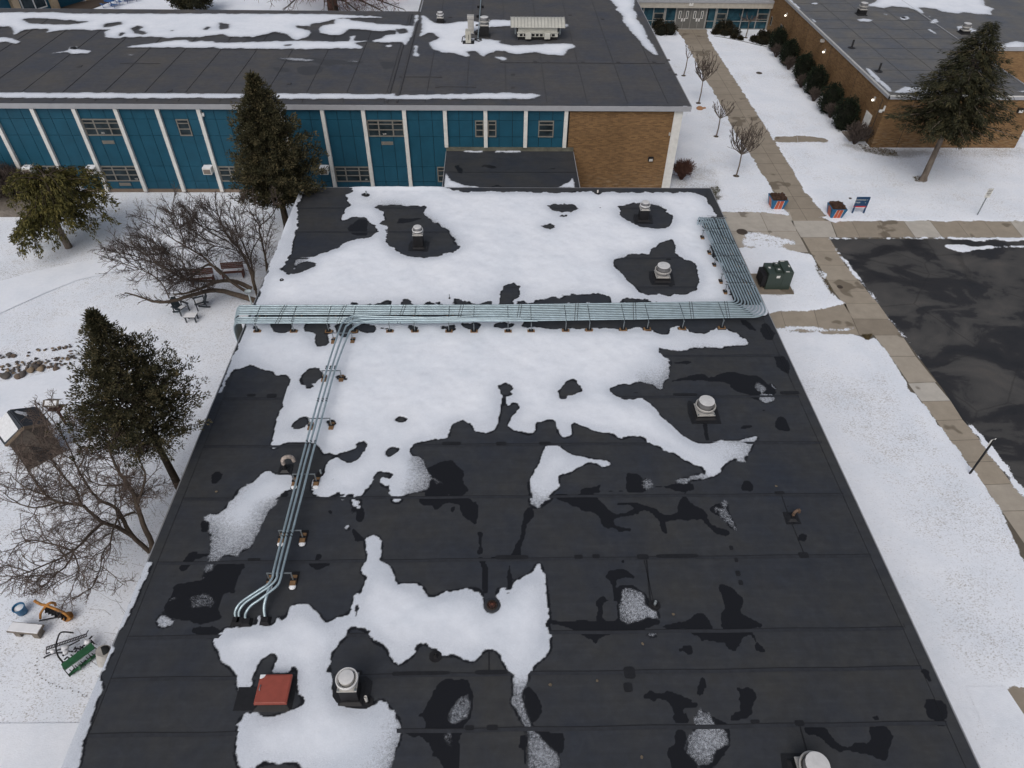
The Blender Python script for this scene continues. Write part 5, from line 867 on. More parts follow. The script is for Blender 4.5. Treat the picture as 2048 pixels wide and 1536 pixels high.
# ---------------------------------------------------------------- roof hatch
hc = [at_z(x, y, ZR+.35) for x, y in ((508,1409),(574,1408),(585,1348),(519,1350))]; cx = sum(p.x for p in hc)/4; cyy = sum(p.y for p in hc)/4
ht = thing('roof_hatch', (cx, cyy, ZR), 'brick red square roof access hatch lid on a black curb', 'roof hatch')
hw = (hc[1]-hc[0]).length/2; hd = (hc[3]-hc[0]).length/2
b = MB(); b.box(-hw+.08, hw-.08, -hd+.08, hd-.08, 0, .28); b.frustum(0, 0, 0, .09, hw+.12, hd+.12, hw-.07, hd-.07); b.build('curb', M_BLACK, ht, local=True, bevel=.01)
b = MB(); b.box(-hw, hw, -hd, hd, .27, .37); b.frustum(0, 0, .37, .385, hw-.02, hd-.02, hw-.05, hd-.05); b.build('lid', simple('red_oxide_paint', (.265, .058, .040), .55, 0, .10, 4), ht, local=True, bevel=.012)
b = MB(); b.tube([(-hw+.12, .12, .38), (-hw+.10, .12, .42), (-hw+.10, -.06, .42), (-hw+.12, -.06, .38)], .014, 6); b.build('handle', M_GALVD, ht, local=True)
b = MB(); b.prism([(-hw+.01, hd-.01), (-hw+.20, hd-.01), (-hw+.16, hd-.10), (-hw+.06, hd-.16), (-hw+.01, hd-.14)], .372, .40); b.build('snow_crust', M_PLAIN, ht, local=True, bevel=.01)
b = MB(); b.box(-hw-.75, -hw-.05, -hd-.06, hd*.45, .006, .026); b.build('flashing_patch', M_TAPE, ht, local=True)
# ---------------------------------------------------------------- small vent pipes, drains
def pipe(base, h, r, label, z=ZR, mat=M_GALVD, pad=.22, grp=None):
    a = at_z(*base, z); t = thing('vent_pipe', (a.x, a.y, z), label, 'vent pipe', grp)
    b = MB(); b.lathe(0, 0, [(r, 0), (r, h), (r*.75, h), (r*.75, h-.06), (.001, h-.06)], 12, cap=False); b.build('pipe', mat, t, local=True)
    b = MB(); b.lathe(0, 0, [(r+.07, .01), (r+.05, .04), (r+.012, .12)], 12, cap=False); b.prism([(pad*math.cos(k*.5236)*(1+.1*(k % 2)), pad*math.sin(k*.5236)) for k in range(12)], .005, .03); b.build('boot', M_BLACK, t, local=True); return t
pipe((734,1404), .42, .055, 'short open grey vent pipe just below the white fan', mat=M_ALUD)
pipe((1309,1211), .30, .055, 'short grey vent pipe beside a speckled snow patch right of the drain')
pipe((733,391), .34, .055, 'lone grey vent pipe in the snow near the far left edge of the foreground roof')
pipe((643,950), .34, .045, 'thin vent pipe beside the conduit support in front of the gooseneck vent')
pipe((1195,388), .3, .06, 'pale scupper pipe at the middle of the far roof edge', mat=M_ALUD)
pipe((564,562), .12, .09, 'stubby black vent pipe sunk in snow at the left edge of the roof', mat=M_BLACK)
pipe((899,598), .34, .02, 'thin rod standing in snow just above the conduit rack')
pipe((871,1313), .16, .05, 'stubby black pipe at the lower rim of the big central snow patch', mat=M_BLACK)
pipe((1703,96), .75, .09, 'black plumbing vent on the brick wing roof, farther of the pair', ZW, M_BLACK, .35, 'plumbing vents on the brick wing roof'); pipe((1757,143), .75, .09, 'black plumbing vent on the brick wing roof, nearer of the pair', ZW, M_BLACK, .35, 'plumbing vents on the brick wing roof')
def goose(base, r, s, label, mat, ang):
    a = at_z(*base, ZR); t = thing('gooseneck_vent', (a.x, a.y, ZR), label, 'vent'); ca, sa = math.cos(ang), math.sin(ang)
    b = MB(); b.tube([(0, 0, .0), (0, 0, .42*s)], r, 12); b.build('riser', M_BLACK, t, local=True)
    pts = [(0, 0, .36*s)]+[(s*.2*(1-math.cos(k*math.pi/10))*ca, s*.2*(1-math.cos(k*math.pi/10))*sa, .52*s+.2*s*math.sin(k*math.pi/10)) for k in range(11)]+[(s*.4*ca, s*.4*sa, .42*s)]
    b = MB(); b.tube(pts, r*1.05, 14); b.build('hood', mat, t, local=True); b = MB(); b.prism([(-.3, -.3), (.32, -.28), (.3, .3), (-.28, .32)], .004, .03); b.frustum(0, 0, .03, .12, .2, .2, .11, .11); b.build('boot', M_TAPE, t, local=True)
goose((571,940), .085, 1.15, 'pale rusty gooseneck vent left of the three conduits', simple('rusty_white', (.36, .31, .28), .6, .2, .5, 9), .25)
goose((1583,1037), .06, .7, 'small rusty gooseneck vent on bare membrane near the right edge of the roof', simple('rusted_steel', (.13, .085, .06), .8, .2, .6, 14), .4)
a = at_z(984, 1211, ZR); t = thing('roof_drain', (a.x, a.y, ZR), 'round rusty roof drain ringed by bare membrane in the middle snow patch', 'drain')
b = MB(); b.lathe(0, 0, [(.32, .012), (.30, .03), (.17, .022)], 28, cap=False); b.build('sump', M_MEM, t, local=True)
b = MB(); b.lathe(0, 0, [(.215, .02), (.21, .06), (.15, .065), (.14, .03)], 24, cap=False)
for k in range(8): b.lathe(.18*math.cos(k*.785), .18*math.sin(k*.785), [(.018, .06), (.018, .085)], 6)
b.build('clamp_ring', simple('drain_iron', (.035, .025, .02), .8, .3, .4, 12), t, local=True); b = MB()
for k in range(12): an = k*math.pi/6; b.tube([(.135*math.cos(an), .135*math.sin(an), .03), (.11*math.cos(an), .11*math.sin(an), .12), (.03*math.cos(an), .03*math.sin(an), .15)], .012, 5)
b.lathe(0, 0, [(.05, .14), (.05, .16), (.01, .17)], 12); b.build('strainer', simple('rusty_strainer', (.10, .035, .022), .8, .2, .5, 12), t, local=True)
for px, py, s, lab in ((147, 98, 1.0, 'black roof drain ringed with snow on the far roof left of the tall evergreen'), (1806, 37, .8, 'small drain inside a ring of snow on the brick wing roof')):
    zz = ZB if px < 900 else ZW; a = at_z(px, py, zz); b = MB(); b.lathe(a.x, a.y, [(.28*s, zz+.03), (.26*s, zz+.12), (.1*s, zz+.14)], 16); o = b.build('roof_drain', M_BLACK, loc=(a.x, a.y, zz)); tag(o, lab, 'drain')
# ---------------------------------------------------------------- the conduit rack
ZK = ZR+.71; NP = 10; SPC = .1556
def rackpt(u, i):                        # u: along x; i: 0 far .. 9 near
    yf = 31.39+(.0 if u < 0 else .30*u/13.6); return yf-i*SPC
XA = -13.2
rack = thing('conduit_rack', (0, 31, ZR), 'long bank of galvanised conduits crossing the roof and turning along its right edge', 'conduits'); rack_pipes = []
yf_end = rackpt(13.4, 0)
xr0 = 13.58                              # innermost pipe of the run towards the far corner
for i in range(NP):
    y = rackpt(XA, i); pts = []; low = -.10 if i >= 6 else 0
    xa = -14.10+.02*i
    # drop over the roof edge
    pts += [(xa-.36, y-.05, 1.0), (xa-.36, y, ZK-.62+low)]+[(xa-.36+.36*(1-math.cos(k*math.pi/12)), y, ZK-.62+low+.62*math.sin(k*math.pi/12)) for k in range(1, 7)]
    sh = lambda x: ZK+(low if x < -3 else (low*(1-(x+3)/2) if x < -1 else 0))
    for x in np.linspace(xa+.4, 12.6, 34): pts.append((x, rackpt(x, i), sh(x)))
    # corner
    r = .38+i*.06; X = xr0+i*.161; ye = rackpt(13, i)
    X = min(X, RX1-.12+0) if False else X
    for k in range(0, 9): an = k*math.pi/16; pts.append((X-r+r*math.sin(an), ye+r-r*math.cos(an), ZK))
    gap = .22 if i >= 6 else 0
    xo = lambda y: X-.012*max(0, y-34)+(.10 if i >= 6 else 0)*max(0, min(1, (y-38)/3))
    yend = 40.9-.03*i
    for yy in np.linspace(ye+r+.4, yend, 14): pts.append((xo(yy), yy, ZK))
    # hook down at the far end
    pts += [(xo(yend), yend+.28*math.sin(k*math.pi/12), ZK-.28+.28*math.cos(k*math.pi/12)) for k in range(1, 7)]+[(xo(yend), yend+.28, ZR+.02)]
    b = MB(); b.tube(pts, .045, 8); b.build('conduit', M_GALV, rack); rack_pipes.append(pts)
# couplings: paired dark bands across the bundle
for px in (562,683,803,920,1038,1153,1270,1385,1457):
    x = at_z(px, 628, ZK).x; b = MB()
    for i in range(NP):
        y = rackpt(x, i); dx = -.02*(i-5)
        for d in (-.07, .07):
            z = ZK+(-.10 if (i >= 6 and x < -3) else 0); b.tube([(x+dx+d-.014, y, z), (x+dx+d+.014, y, z)], .056, 8)
    b.build('coupling', simple('dark_coupling', (.03, .035, .04), .5, .3), rack)
for s, (y0, y1) in enumerate(((33.2, 34.8), (35.3, 36.9), (38.0, 39.6))):
    b = MB()
    for i in range(NP):
        y = y1-(y1-y0)*i/9; X = xr0+i*.161-.012*max(0, y-34)+(.10 if i >= 6 else 0)*max(0, min(1, (y-38)/3))
        for d in (-.07, .07): b.tube([(X, y+d-.014, ZK), (X, y+d+.014, ZK)], .056, 8)
    b.build('coupling', _mc['dark_coupling'], rack)
# supports under the bank
def support(x, y, label, along='y', zt=ZK, ln=1.55, first=[None, None]):
    """strut across the pipes on two threaded legs, each on a timber block"""
    t = thing('pipe_support', (x, y, ZR), label, 'pipe support', 'strut supports under the long conduit bank', 0 if along == 'y' else -math.pi/2)
    h = zt-.07-ZR; b = MB(); b.box(-.022, .022, -.1, ln-.1, h-.04, h); b.build('strut', M_GALVD, t, local=True)
    for yy in (0, ln-.22):
        b = MB(); b.box(-.02, .02, yy-.02, yy+.02, .12, h-.04); b.build('leg', M_GALVD, t, local=True)
        b = MB(); b.box(-.20, .20, yy-.09, yy+.09, .035, .13); bl = b.build('block', M_WOOD, t, local=True, bevel=.008)
        b = MB(); b.box(-.12, .12, yy-.11, yy+.11, .131, .155); b.build('saddle', M_BLACK, bl, local=True)
        b = MB(); b.box(-.24, .24, yy-.14, yy+.14, .0, .034); b.build('pad', M_BLACK, t, local=True)
    b = MB(); b.box(-.011, .011, -.04, ln-.14, zt+.046-ZR, zt+.054-ZR); b.build('clamp_bar', M_BLACK, t, local=True); return t
names = ['first from the left roof edge','second from the left roof edge','third from the left, behind the branching conduits','fourth from the left, just right of the branching conduits','fifth from the left','sixth from the left','seventh from the left','eighth from the left','ninth from the left','tenth from the left','ninth from the right corner','eighth','seventh','sixth','fifth','fourth','third from the right corner','second from the right corner']
feet = [515,588,658,708,780,830,898,948,1016,1062,1131,1178,1246,1294,1364,1443]
nth = ['leftmost','second','third','fourth','fifth','sixth','seventh','eighth','ninth','tenth','eleventh','twelfth','thirteenth','fourteenth','fifteenth','sixteenth and last']
for k, px in enumerate(feet):
    py = 661.5 if px < 1020 else 662-(px-1016)*8/427; a = at_z(px, py, ZR+.08); support(a.x, a.y-.05, 'timber footed strut support under the long conduit bank, %s counted from the left' % nth[k])
g3 = ['nearest the far end', 'second from the far end', 'third from the far end', 'fourth from the far end', 'fifth from the far end', 'nearest the right-hand bend']
for k, (px, py) in enumerate(((1411,450),(1404,475),(1418,505),(1428,530),(1441,563),(1450,584))):
    a = at_z(px, py, ZR+.08); support(a.x, a.y, 'strut support under the conduits along the right roof edge, %s' % g3[k], 'x', ln=max(1.4, 15.15-a.x))
# three branch conduits
br = thing('branch_conduits', (-6, 20, ZR), 'three galvanised conduits branching off the long bank towards the lower left roof', 'conduits')
def P3(pts): return [tuple(at_z(x, y, ZR+z)) for x, y, z in pts]
def smooth(pts, n=6):
    pts = [Vector(p) for p in pts]; out = []
    for i in range(len(pts)-1):
        p0, p1, p2, p3 = pts[max(i-1, 0)], pts[i], pts[i+1], pts[min(i+2, len(pts)-1)]
        for k in range(n):
            t = k/n; out.append(.5*((2*p1)+(p2-p0)*t+(2*p0-5*p1+4*p2-p3)*t*t+(3*p1-p0-3*p2+p3)*t**3))
    return out+[pts[-1]]
zb = .86
c1 = [(1042,637,.80),(900,636,zb),(760,633,zb),(715,631.5,zb),(700,634,zb),(688,644,zb),(680,656,zb),(653,740,.72),(612,888,.70),(578,1020,.70)]+[(440+u/6.4, 1020+v/6.4, z) for u, v, z in ((700,720,.68),(672,860,.66),(610,950,.62),(520,1010,.58),(380,1100,.50),(270,1180,.44),(215,1250,.36),(192,1320,.22),(205,1395,.05),(215,1420,0))]
c2 = [(1046,640,.80),(900,638.5,zb),(772,637,zb),(726,637,zb),(708,641,zb),(696,650,zb),(689,660,zb),(662,740,.72),(620,888,.70),(586,1020,.70)]+[(440+u/6.4, 1020+v/6.4, z) for u, v, z in ((752,720,.68),(728,860,.66),(680,935,.62),(600,1000,.58),(440,1105,.50),(320,1190,.44),(265,1255,.36),(240,1320,.22),(250,1395,.05),(258,1420,0))]
c3 = [(1075,641.5,.80),(900,641.5,zb),(790,641.5,zb),(734,642.5,zb),(717,648,zb),(704,658,zb),(697,668,zb),(670,740,.72),(630,888,.70),(596,1020,.70)]+[(440+u/6.4, 1020+v/6.4, z) for u, v, z in ((812,720,.68),(780,860,.66),(738,960,.62),(620,1060,.58),(500,1150,.50),(400,1220,.42),(345,1290,.34),(322,1350,.20),(335,1415,.05),(348,1440,0))]
for c in (c1, c2, c3): b = MB(); b.tube(smooth(P3(c), 5), .049, 8); b.build('conduit', M_GALV, br)
b = MB(); b.tube(smooth(P3([(440+u/6.4, 1020+v/6.4, z) for u, v, z in ((650,940,.54),(610,1060,.52),(582,1150,.44),(565,1240,.30),(570,1330,.14),(585,1420,0))]), 5), .06, 8); b.build('conduit', M_GALV, br)
b = MB()
for pts, zz in (([(653,735),(661,735),(670,735)],.73),([(636,800),(645,800),(653,800)],.71),([(613,885),(621,885),(630,885)],.71),([(566,1070),(574,1070),(583,1070)],.70)):
    for q in range(3):
        for d in (-.07, .07):
            c = at_z(*pts[q], ZR+zz); b.tube([(c.x-.006, c.y+d-.016, c.z), (c.x+.006, c.y+d+.016, c.z)], .058, 8)
b.build('coupling', _mc['dark_coupling'], br)
for px, py in ((474,1243),(482,1244),(494,1246),(531,1243)):
    a = at_z(px, py, ZR); b = MB(); b.frustum(a.x, a.y, ZR+.01, ZR+.16, .20, .17, .12, .11); b.build('boot', M_BLACK, br)
Us = [((663,658),(699,658),(667,682),(706,679)),((642,738),(681,738),(648,756),(683,756)),((615,830),(657,829),(621,852),(663,851)),((585,938),(628,938),(590,963),(633,963)),((559,1050),(603,1050),(563,1076),(606,1075)),((534,1136),(580,1136),(540,1161),(587,1160))]
un = ['closest to the long bank', 'second from the long bank', 'third from the long bank', 'beside the gooseneck vent', 'fifth from the long bank on bare membrane', 'last before the conduits drop into the roof']
for k, (p, q, f1, f2) in enumerate(Us):
    F1, F2 = at_z(*f1, ZR+.1), at_z(*f2, ZR+.1); yy = (F1.y+F2.y)/2; hz = .62
    t = thing('pipe_support', ((F1.x+F2.x)/2, yy, ZR), 'U-shaped strut frame under the three branching conduits, %s' % un[k], 'pipe support', 'strut frames under the branching conduits')
    w = (F2.x-F1.x)/2; b = MB(); b.box(-w-.03, w+.03, -.02, .02, hz-.04, hz); b.build('strut', M_GALVD, t, local=True)
    for s in (-1, 1):
        b = MB(); b.box(s*w-.02, s*w+.02, -.02, .02, .13, hz-.04); b.build('leg', M_GALVD, t, local=True)
        b = MB(); b.box(s*w-.11, s*w+.11, -.24, .22, .03, .13); bl = b.build('block', M_WOOD, t, local=True, bevel=.01)
        b = MB(); b.box(s*w-.13, s*w+.13, -.04, .05, .131, .16); b.build('saddle', M_BLACK, bl, local=True)
        b = MB(); b.box(s*w-.15, s*w+.15, -.34, .42, 0, .029); b.build('pad', M_BLACK, t, local=True)
        if k >= 3:
            b = MB(); b.lathe(s*w, -.24, [(.14, .03), (.13, .07), (.08, .105), (.01, .115)], 9); b.build('snow_heap', M_PLAIN, t, local=True)
# ---------------------------------------------------------------- rooftop unit with ribbed barrel hood
a0, a1 = at_z(1037, 82, ZB), at_z(1113, 82, ZB); cxr = (a0.x+a1.x)/2
ru = thing('rooftop_unit', (cxr, a0.y+1.2, ZB), 'large pale rooftop air unit under a ribbed curved hood on the far roof', 'rooftop unit'); cream = simple('cream_sheet_metal', (.50, .50, .46), .5, .15, .08, 2)
b = MB(); b.box(-1.75, 1.75, -.95, 1.2, 0, .3); b.build('curb', M_BLACK, ru, local=True)
b = MB(); b.box(-1.8, 1.8, -1.05, 1.25, .3, .62); b.box(-1.85, 1.85, -1.1, 1.3, .62, .68); b.box(-1.75, 1.75, -.95, 1.2, .68, 1.05); b.build('casing', cream, ru, local=True)
b = MB()
for k in range(9): b.box(-1.6+k*.36, -1.35+k*.36, -1.07, -1.051, .36, .56)
b.build('louvre', M_BLACK, ru, local=True)
for s in (-1, 1): b = MB(); b.box(s*.85-.26, s*.85+.26, -1.42, -1.06, .22, .74); b.build('control_box', cream, ru, local=True, bevel=.02)
b = MB(); n = 10; arc = [(-1.25+2.5*k/n, .98+.62*math.sin(math.pi*(.10+.80*k/n))) for k in range(n+1)]
for k in range(n):
    (y0, z0), (y1, z1) = arc[k], arc[k+1]; b.add([(-2.42, y0, z0), (2.42, y0, z0), (2.42, y1, z1), (-2.42, y1, z1), (-2.42, y0, z0-.05), (2.42, y0, z0-.05), (2.42, y1, z1-.05), (-2.42, y1, z1-.05)], [(0, 1, 2, 3), (7, 6, 5, 4), (0, 4, 5, 1), (0, 3, 7, 4), (1, 5, 6, 2), (3, 2, 6, 7)])
hd_ = b.build('hood', cream, ru, local=True)
b = MB()
for j in range(17):
    x = -2.4+j*.30
    for k in range(n):
        (y0, z0), (y1, z1) = arc[k], arc[k+1]; b.add([(x-.02, y0, z0+.045), (x+.02, y0, z0+.045), (x+.02, y1, z1+.045), (x-.02, y1, z1+.045), (x-.035, y0, z0-.005), (x+.035, y0, z0-.005), (x+.035, y1, z1-.005), (x-.035, y1, z1-.005)], [(0, 1, 2, 3), (0, 4, 5, 1), (1, 5, 6, 2), (3, 2, 6, 7), (0, 3, 7, 4)])
b.build('hood_rib', simple('grey_rib', (.36, .36, .34), .5, .2), hd_, local=True)
for s in (-1, 1): b = MB(); b.box(s*2.0-.04, s*2.0+.04, -1.0, 1.1, .5, 1.1); b.build('hood_bracket', M_GALVD, ru, local=True)
# condenser and square stack
a = at_z(937, 88, ZB); t = thing('condenser', (a.x, a.y, ZB), 'narrow beige condenser unit standing in snow on the far roof', 'condenser')
b = MB(); b.box(-.5, .5, -.35, .35, 0, .18); b.build('stand', M_BLACK, t, local=True); b = MB(); b.box(-.24, .24, -.42, .42, .2, 1.15); b.build('case', simple('beige_metal', (.42, .41, .36), .5, .1), t, local=True, bevel=.02)
b = MB(); b.box(.02, .06, -.43, -.421, .45, .9); b.build('badge', M_BLACK, t, local=True)
b = MB(); b.tube([(.2, .2, .3), (.6, .1, .3), (.9, .3, .15), (1.2, .6, .1)], .04, 6); b.tube([(-.25, .3, .6), (-.5, .3, .5), (-.6, .1, .1)], .04, 6); b.build('hose', M_BLACK, t, local=True)
a = at_z(942, 66, ZB); t = thing('duct_stack', (a.x, a.y, ZB), 'square grey duct stack behind the beige condenser on the far roof', 'duct'); b = MB(); b.box(-.27, .27, -.25, .25, 0, 1.25); b.build('duct', M_ALUD, t, local=True); b = MB(); b.box(-.31, .31, -.3, .3, 1.25, 1.5); b.build('cap', M_ALUD, t, local=True, bevel=.02)
b = MB(); a = at_z(956, 76, ZB+.25); c = at_z(962, -4, ZB+.25); b.tube([tuple(a), tuple(a.lerp(c, .5)), tuple(c)], .04, 6); o = b.build('roof_conduit', M_GALV, loc=(a.x, a.y, ZB)); tag(o, 'single thin conduit running back across the far roof from the condenser', 'conduit')
gl_ = 'small blocks under the thin far conduit'
for k, t_ in enumerate((.0, .14, .32, .55, .80)):
    p = at_z(956, 76, ZB+.25).lerp(at_z(962, -4, ZB+.25), t_); b = MB(); b.box(p.x-.32, p.x-.1, p.y-.12, p.y+.12, ZB+.02, ZB+.17); b.box(p.x+.1, p.x+.32, p.y-.12, p.y+.12, ZB+.02, ZB+.17); b.box(p.x-.3, p.x+.3, p.y-.03, p.y+.03, ZB+.17, ZB+.21); o = b.build('pipe_block', M_BLACK, loc=(p.x, p.y, ZB)); tag(o, 'small black block under the thin far conduit, %s' % ['at its near end by the fan','second from its near end','third from its near end','fourth from its near end','last before the picture edge'][k], 'pipe support', gl_)
# ---------------------------------------------------------------- right hand lawn: transformer, planters, signs, manholes
a = [at_z(x, y) for x, y in ((1528,582),(1576,582))]; tw = (a[1]-a[0]).length; ty = a[0].y
tr = thing('transformer', ((a[0].x+a[1].x)/2, ty, 0), 'dark green utility transformer cabinet on a concrete pad', 'transformer'); M_GREEN = simple('dark_green_paint', (.030, .046, .038), .45, 0, .12, 2)
Hh = hgt((0, ty, 0), 1541, 522) if False else at_y(1540, 545, ty).z; w = tw/2
b = MB(); b.box(-w-.75, w+.25, -.45, 1.9, -.02, .12); b.build('pad', M_CONC, tr, local=True)
b = MB(); b.box(-w, w*.25, .0, 1.35, .12, Hh-.12); b.build('tank', M_GREEN, tr, local=True, bevel=.02); b = MB(); b.box(w*.22, w, -.02, 1.45, .12, Hh); b.build('cable_cabinet', M_GREEN, tr, local=True, bevel=.02)
b = MB(); b.box(-w-.30, -w, .12, 1.2, .3, Hh-.35)
for k in range(9): b.box(-w-.32, -w-.30, .16+k*.12, .19+k*.12, .35, Hh-.4)
b.build('radiator', M_BLACK, tr, local=True)
for y0_, y1_, z1_ in ((.2, .6, Hh-.02), (.85, 1.2, Hh+.02)): b = MB(); b.box(-w*.35, w*.12, y0_, y1_, Hh-.11, z1_); b.build('hatch', M_GREEN, tr, local=True, bevel=.02)
b = MB()
for (x, y, z, sx, sy, sz) in ((-.15, -.008, Hh-.45, .12, .008, .09), (w*.5, .08, Hh+.002, .12, .05, .004), (w*.5, 1.35, Hh+.002, .14, .05, .004), (w*.85, .75, Hh+.002, .05, .1, .004), (-w*.72, .75, Hh-.118, .07, .09, .004), (-w*.1, .4, Hh-.018, .07, .07, .004), (-w*.1, 1.05, Hh+.022, .06, .06, .004)): b.box(x-sx, x+sx, y-sy, y+sy, z, z+max(sz*2 if sy < .01 else sz, .004))
b.build('warning_sticker', M_WHITE, tr, local=True)
M_PB = simple('planter_blue', (.012, .12, .26), .5); M_PR = simple('planter_red', (.48, .085, .035), .5)
def planter(px0, px1, py, label):
    p, q = at_z(px0, py), at_z(px1, py); w0 = (q.x-p.x)/2; h = .85; w1 = w0*1.38; t = thing('planter', ((p.x+q.x)/2, p.y+w0, 0), label, 'planter', 'painted planters by the walk')
    b = MB(); b.frustum(0, 0, 0, h, w0, w0, w1, w1); b.build('tub', M_PB, t, local=True, bevel=.02)
    b = MB(); f = lambda u, v, d=.006: ((w0+(w1-w0)*v)*u, -(w0+(w1-w0)*v)-d, h*v)
    for u0, u1, v0, v1 in ((-.42, -.02, -.50, -.02), (.02, .02, .42, .38)): pass
    def strip(u00, u01, u10, u11, side, mi, dd):
        V = []
        for u, v in ((u00, 0), (u01, 0), (u11, .97), (u10, .97)):
            x, y, z = f(u, v, dd); V.append((x, y, z) if side == 0 else (y, -x, z))
        b.add(V, [(0, 1, 2, 3)], mi)
    for side in (0, 1):
        strip(-.62, -.03, -.36, -.02, side, 0, .008); strip(.03, .62, .04, .46, side, 0, .008)
        strip(-.03, .03, -.02, .04, side, 1, .009); strip(-.68, -.62, -.42, -.36, side, 1, .009); strip(.62, .68, .46, .52, side, 1, .009)
    b.build('painted_stripe', [M_PR, M_WHITE], t, local=True)
    b = MB(); r = random.Random(int(px0)); b.box(-w1+.06, w1-.06, -w1+.06, w1-.06, h-.1, h+.01)
    for k in range(60):
        x, y, s = r.uniform(-w1+.15, w1-.15), r.uniform(-w1+.15, w1-.15), r.uniform(.07, .15); b.lathe(x, y, [(.01, h-.05), (s, h+.02), (s*.9, h+.02+s*.8), (.01, h+.05+s*1.2)], 6, sh=False)
    b.build('soil', simple('planter_soil', (.045, .022, .014), .95, 0, .5, 8), t, local=True)
planter(1543, 1566, 419, 'blue and red striped planter left of the walk, farther from the sign'); planter(1661, 1683, 437, 'blue and red striped planter right of the walk, beside the direction sign')
# direction sign
p, q = at_z(1705, 427), at_z(1725, 427); sx = .9; t = thing('direction_sign', ((p.x+q.x)/2, p.y, 0), 'dark blue campus direction sign with a red stripe on two posts', 'sign')
H = at_y(1716, 394, p.y).z; w = (q.x-p.x)/2+.05; navy = simple('navy_panel', (.008, .045, .115), .4); b = MB(); b.box(-w-.08, w+.08, -.04, .04, H*.47, H); b.build('panel', navy, t, local=True, bevel=.01)
b = MB(); b.box(-w-.08, w+.08, -.046, .046, H*.40, H*.47); b.build('stripe', simple('sign_red', (.50, .03, .04), .4), t, local=True); b = MB(); b.box(-w-.08, w+.08, -.044, .044, H*.37, H*.40); b.build('white_band', M_WHITE, t, local=True)
for s in (-1, 1): b = MB(); b.box(s*w-.05, s*w+.05, -.05, .05, 0, H-.5); b.build('post', navy, t, local=True)
L3 = Vector((0, 0, 0))
for s, sz, x, z in (('ENTRANCE', .14, -.18, H*.84), ('STAFF', .14, -.36, H*.68), ('<', .16, w-.12, H*.84), ('v', .14, w-.18, H*.68)):
    o = text('lettering', s, sz*1.15, (0, 0, 0), (math.radians(90), 0, 0), M_WHITE, t, .003); o.location = (x, -.046, z)
def post_sign(base, top, w, hh, label, face, rz=0, pole=.035):
    a = at_z(*base); H = at_y(*top, a.y).z; t = thing('post_sign', (a.x, a.y, 0), label, 'sign', None, rz); b = MB(); b.box(-pole, pole, -pole*.7, pole*.7, 0, H); b.build('post', M_GALVD if face is not None else M_BLACK, t, local=True)
    b = MB(); b.box(-w/2, w/2, -.04, -.028, H-hh, H+.02); b.build('plate', M_WHITE, t, local=True)
    b = MB()
    if face:
        for k, (x0, x1, z) in enumerate(((-.8, .8, .12), (-.7, .6, .30), (-.8, .7, .48), (-.4, .5, .66))): b.box(x0*w/2, x1*w/2, -.046, -.041, H-hh*z-.05, H-hh*z-.0)
        b.build('lettering', M_DARK, t, local=True)
    return t
post_sign((1954,431), (1974,377), .42, .75, 'small white notice sign on a grey post in the snow at right', True)
post_sign((1939,948), (1977,880), .36, .46, 'post seen from behind with small sign between lawn and sidewalk at right', None, math.radians(200), .05)
def disc(px, py, r, label, z=.02, mat=None):
    a = at_z(px, py); b = MB(); b.lathe(a.x, a.y, [(r, z-.03), (r, z), (r*.93, z+.004), (r*.9, z)], 28); 
    for k in range(-3, 4): b.box(a.x-r*.6, a.x+r*.6, a.y+k*r*.2-.012, a.y+k*r*.2+.012, z, z+.008)
    o = b.build('manhole_cover', mat or simple('manhole_iron', (.075, .06, .05), .7, .3, .3, 6), loc=(a.x, a.y, 0)); tag(o, label, 'manhole cover')
disc(1484, 464, .42, 'round brown manhole cover in the paved area near the conduit bend', .03); disc(1518, 147, .34, 'small dark manhole cover in the snowy lawn left of the dark hedge', .07); disc(1680, 574, .2, 'small round utility cap in the sidewalk beside the parking lot', .02); disc(1700, 398, .12, 'tiny dark valve cap in the snow behind the blue sign', .08)
# litter: a burlap sack under a young tree
a = at_z(1399, 219); b = MB(); b.lathe(a.x, a.y, [(.02, .0), (.32, .03), (.36, .16), (.22, .28), (.02, .31)], 9, sh=False); b.box(a.x+.25, a.x+.65, a.y+.05, a.y+.25, .04, .14, 0, .4); o = b.build('burlap_sack', simple('burlap', (.34, .18, .09), .9, 0, .3, 9), loc=(a.x, a.y, 0)); tag(o, 'crumpled tan burlap sack lying in snow below a young tree', 'sack')
for k, (z_, u, v, lab) in enumerate((('F',1688,376,'lone tan leaf on bare roof right of the speckled patch by the grey pipe'),('F',1113,880,'tan leaf on the membrane left of two black tape squares'),('F',757,910,'tan leaf on the membrane nearest the oval wet patch'),('F',1450,1458,'tan leaf at the bottom of the roof beside the speckled snow'),('F',1457,600,'tan leaf just below the small snow scrap'),('J',1662,862,'yellowish leaf on the left of the roof below a dark wet spot'),('I',195,872,'small tan scrap of leaf above the rusty gooseneck vent'))):
    a = at_z(*zp(z_, [(u, v)])[0], ZR); r_ = random.Random(k); b = MB(); P_ = [(a.x+.07*math.cos(q)*(.6+.5*r_.random()), a.y+.065*math.sin(q)*(.6+.5*r_.random()), ZR+.035+.02*r_.random()) for q in (0, .9, 1.9, 2.8, 3.9, 5.1)]; b.add(P_+[(x, y, z-.008) for x, y, z in P_], [tuple(range(6)), (11, 10, 9, 8, 7, 6)]+[(q, 6+q, 6+(q+1) % 6, (q+1) % 6) for q in range(6)]); o = b.build('fallen_leaf', simple('dry_leaf', (.13, .105, .075), .9, 0, .3, 9), loc=(a.x, a.y, ZR)); tag(o, lab, 'leaf', 'fallen leaves on the foreground roof')
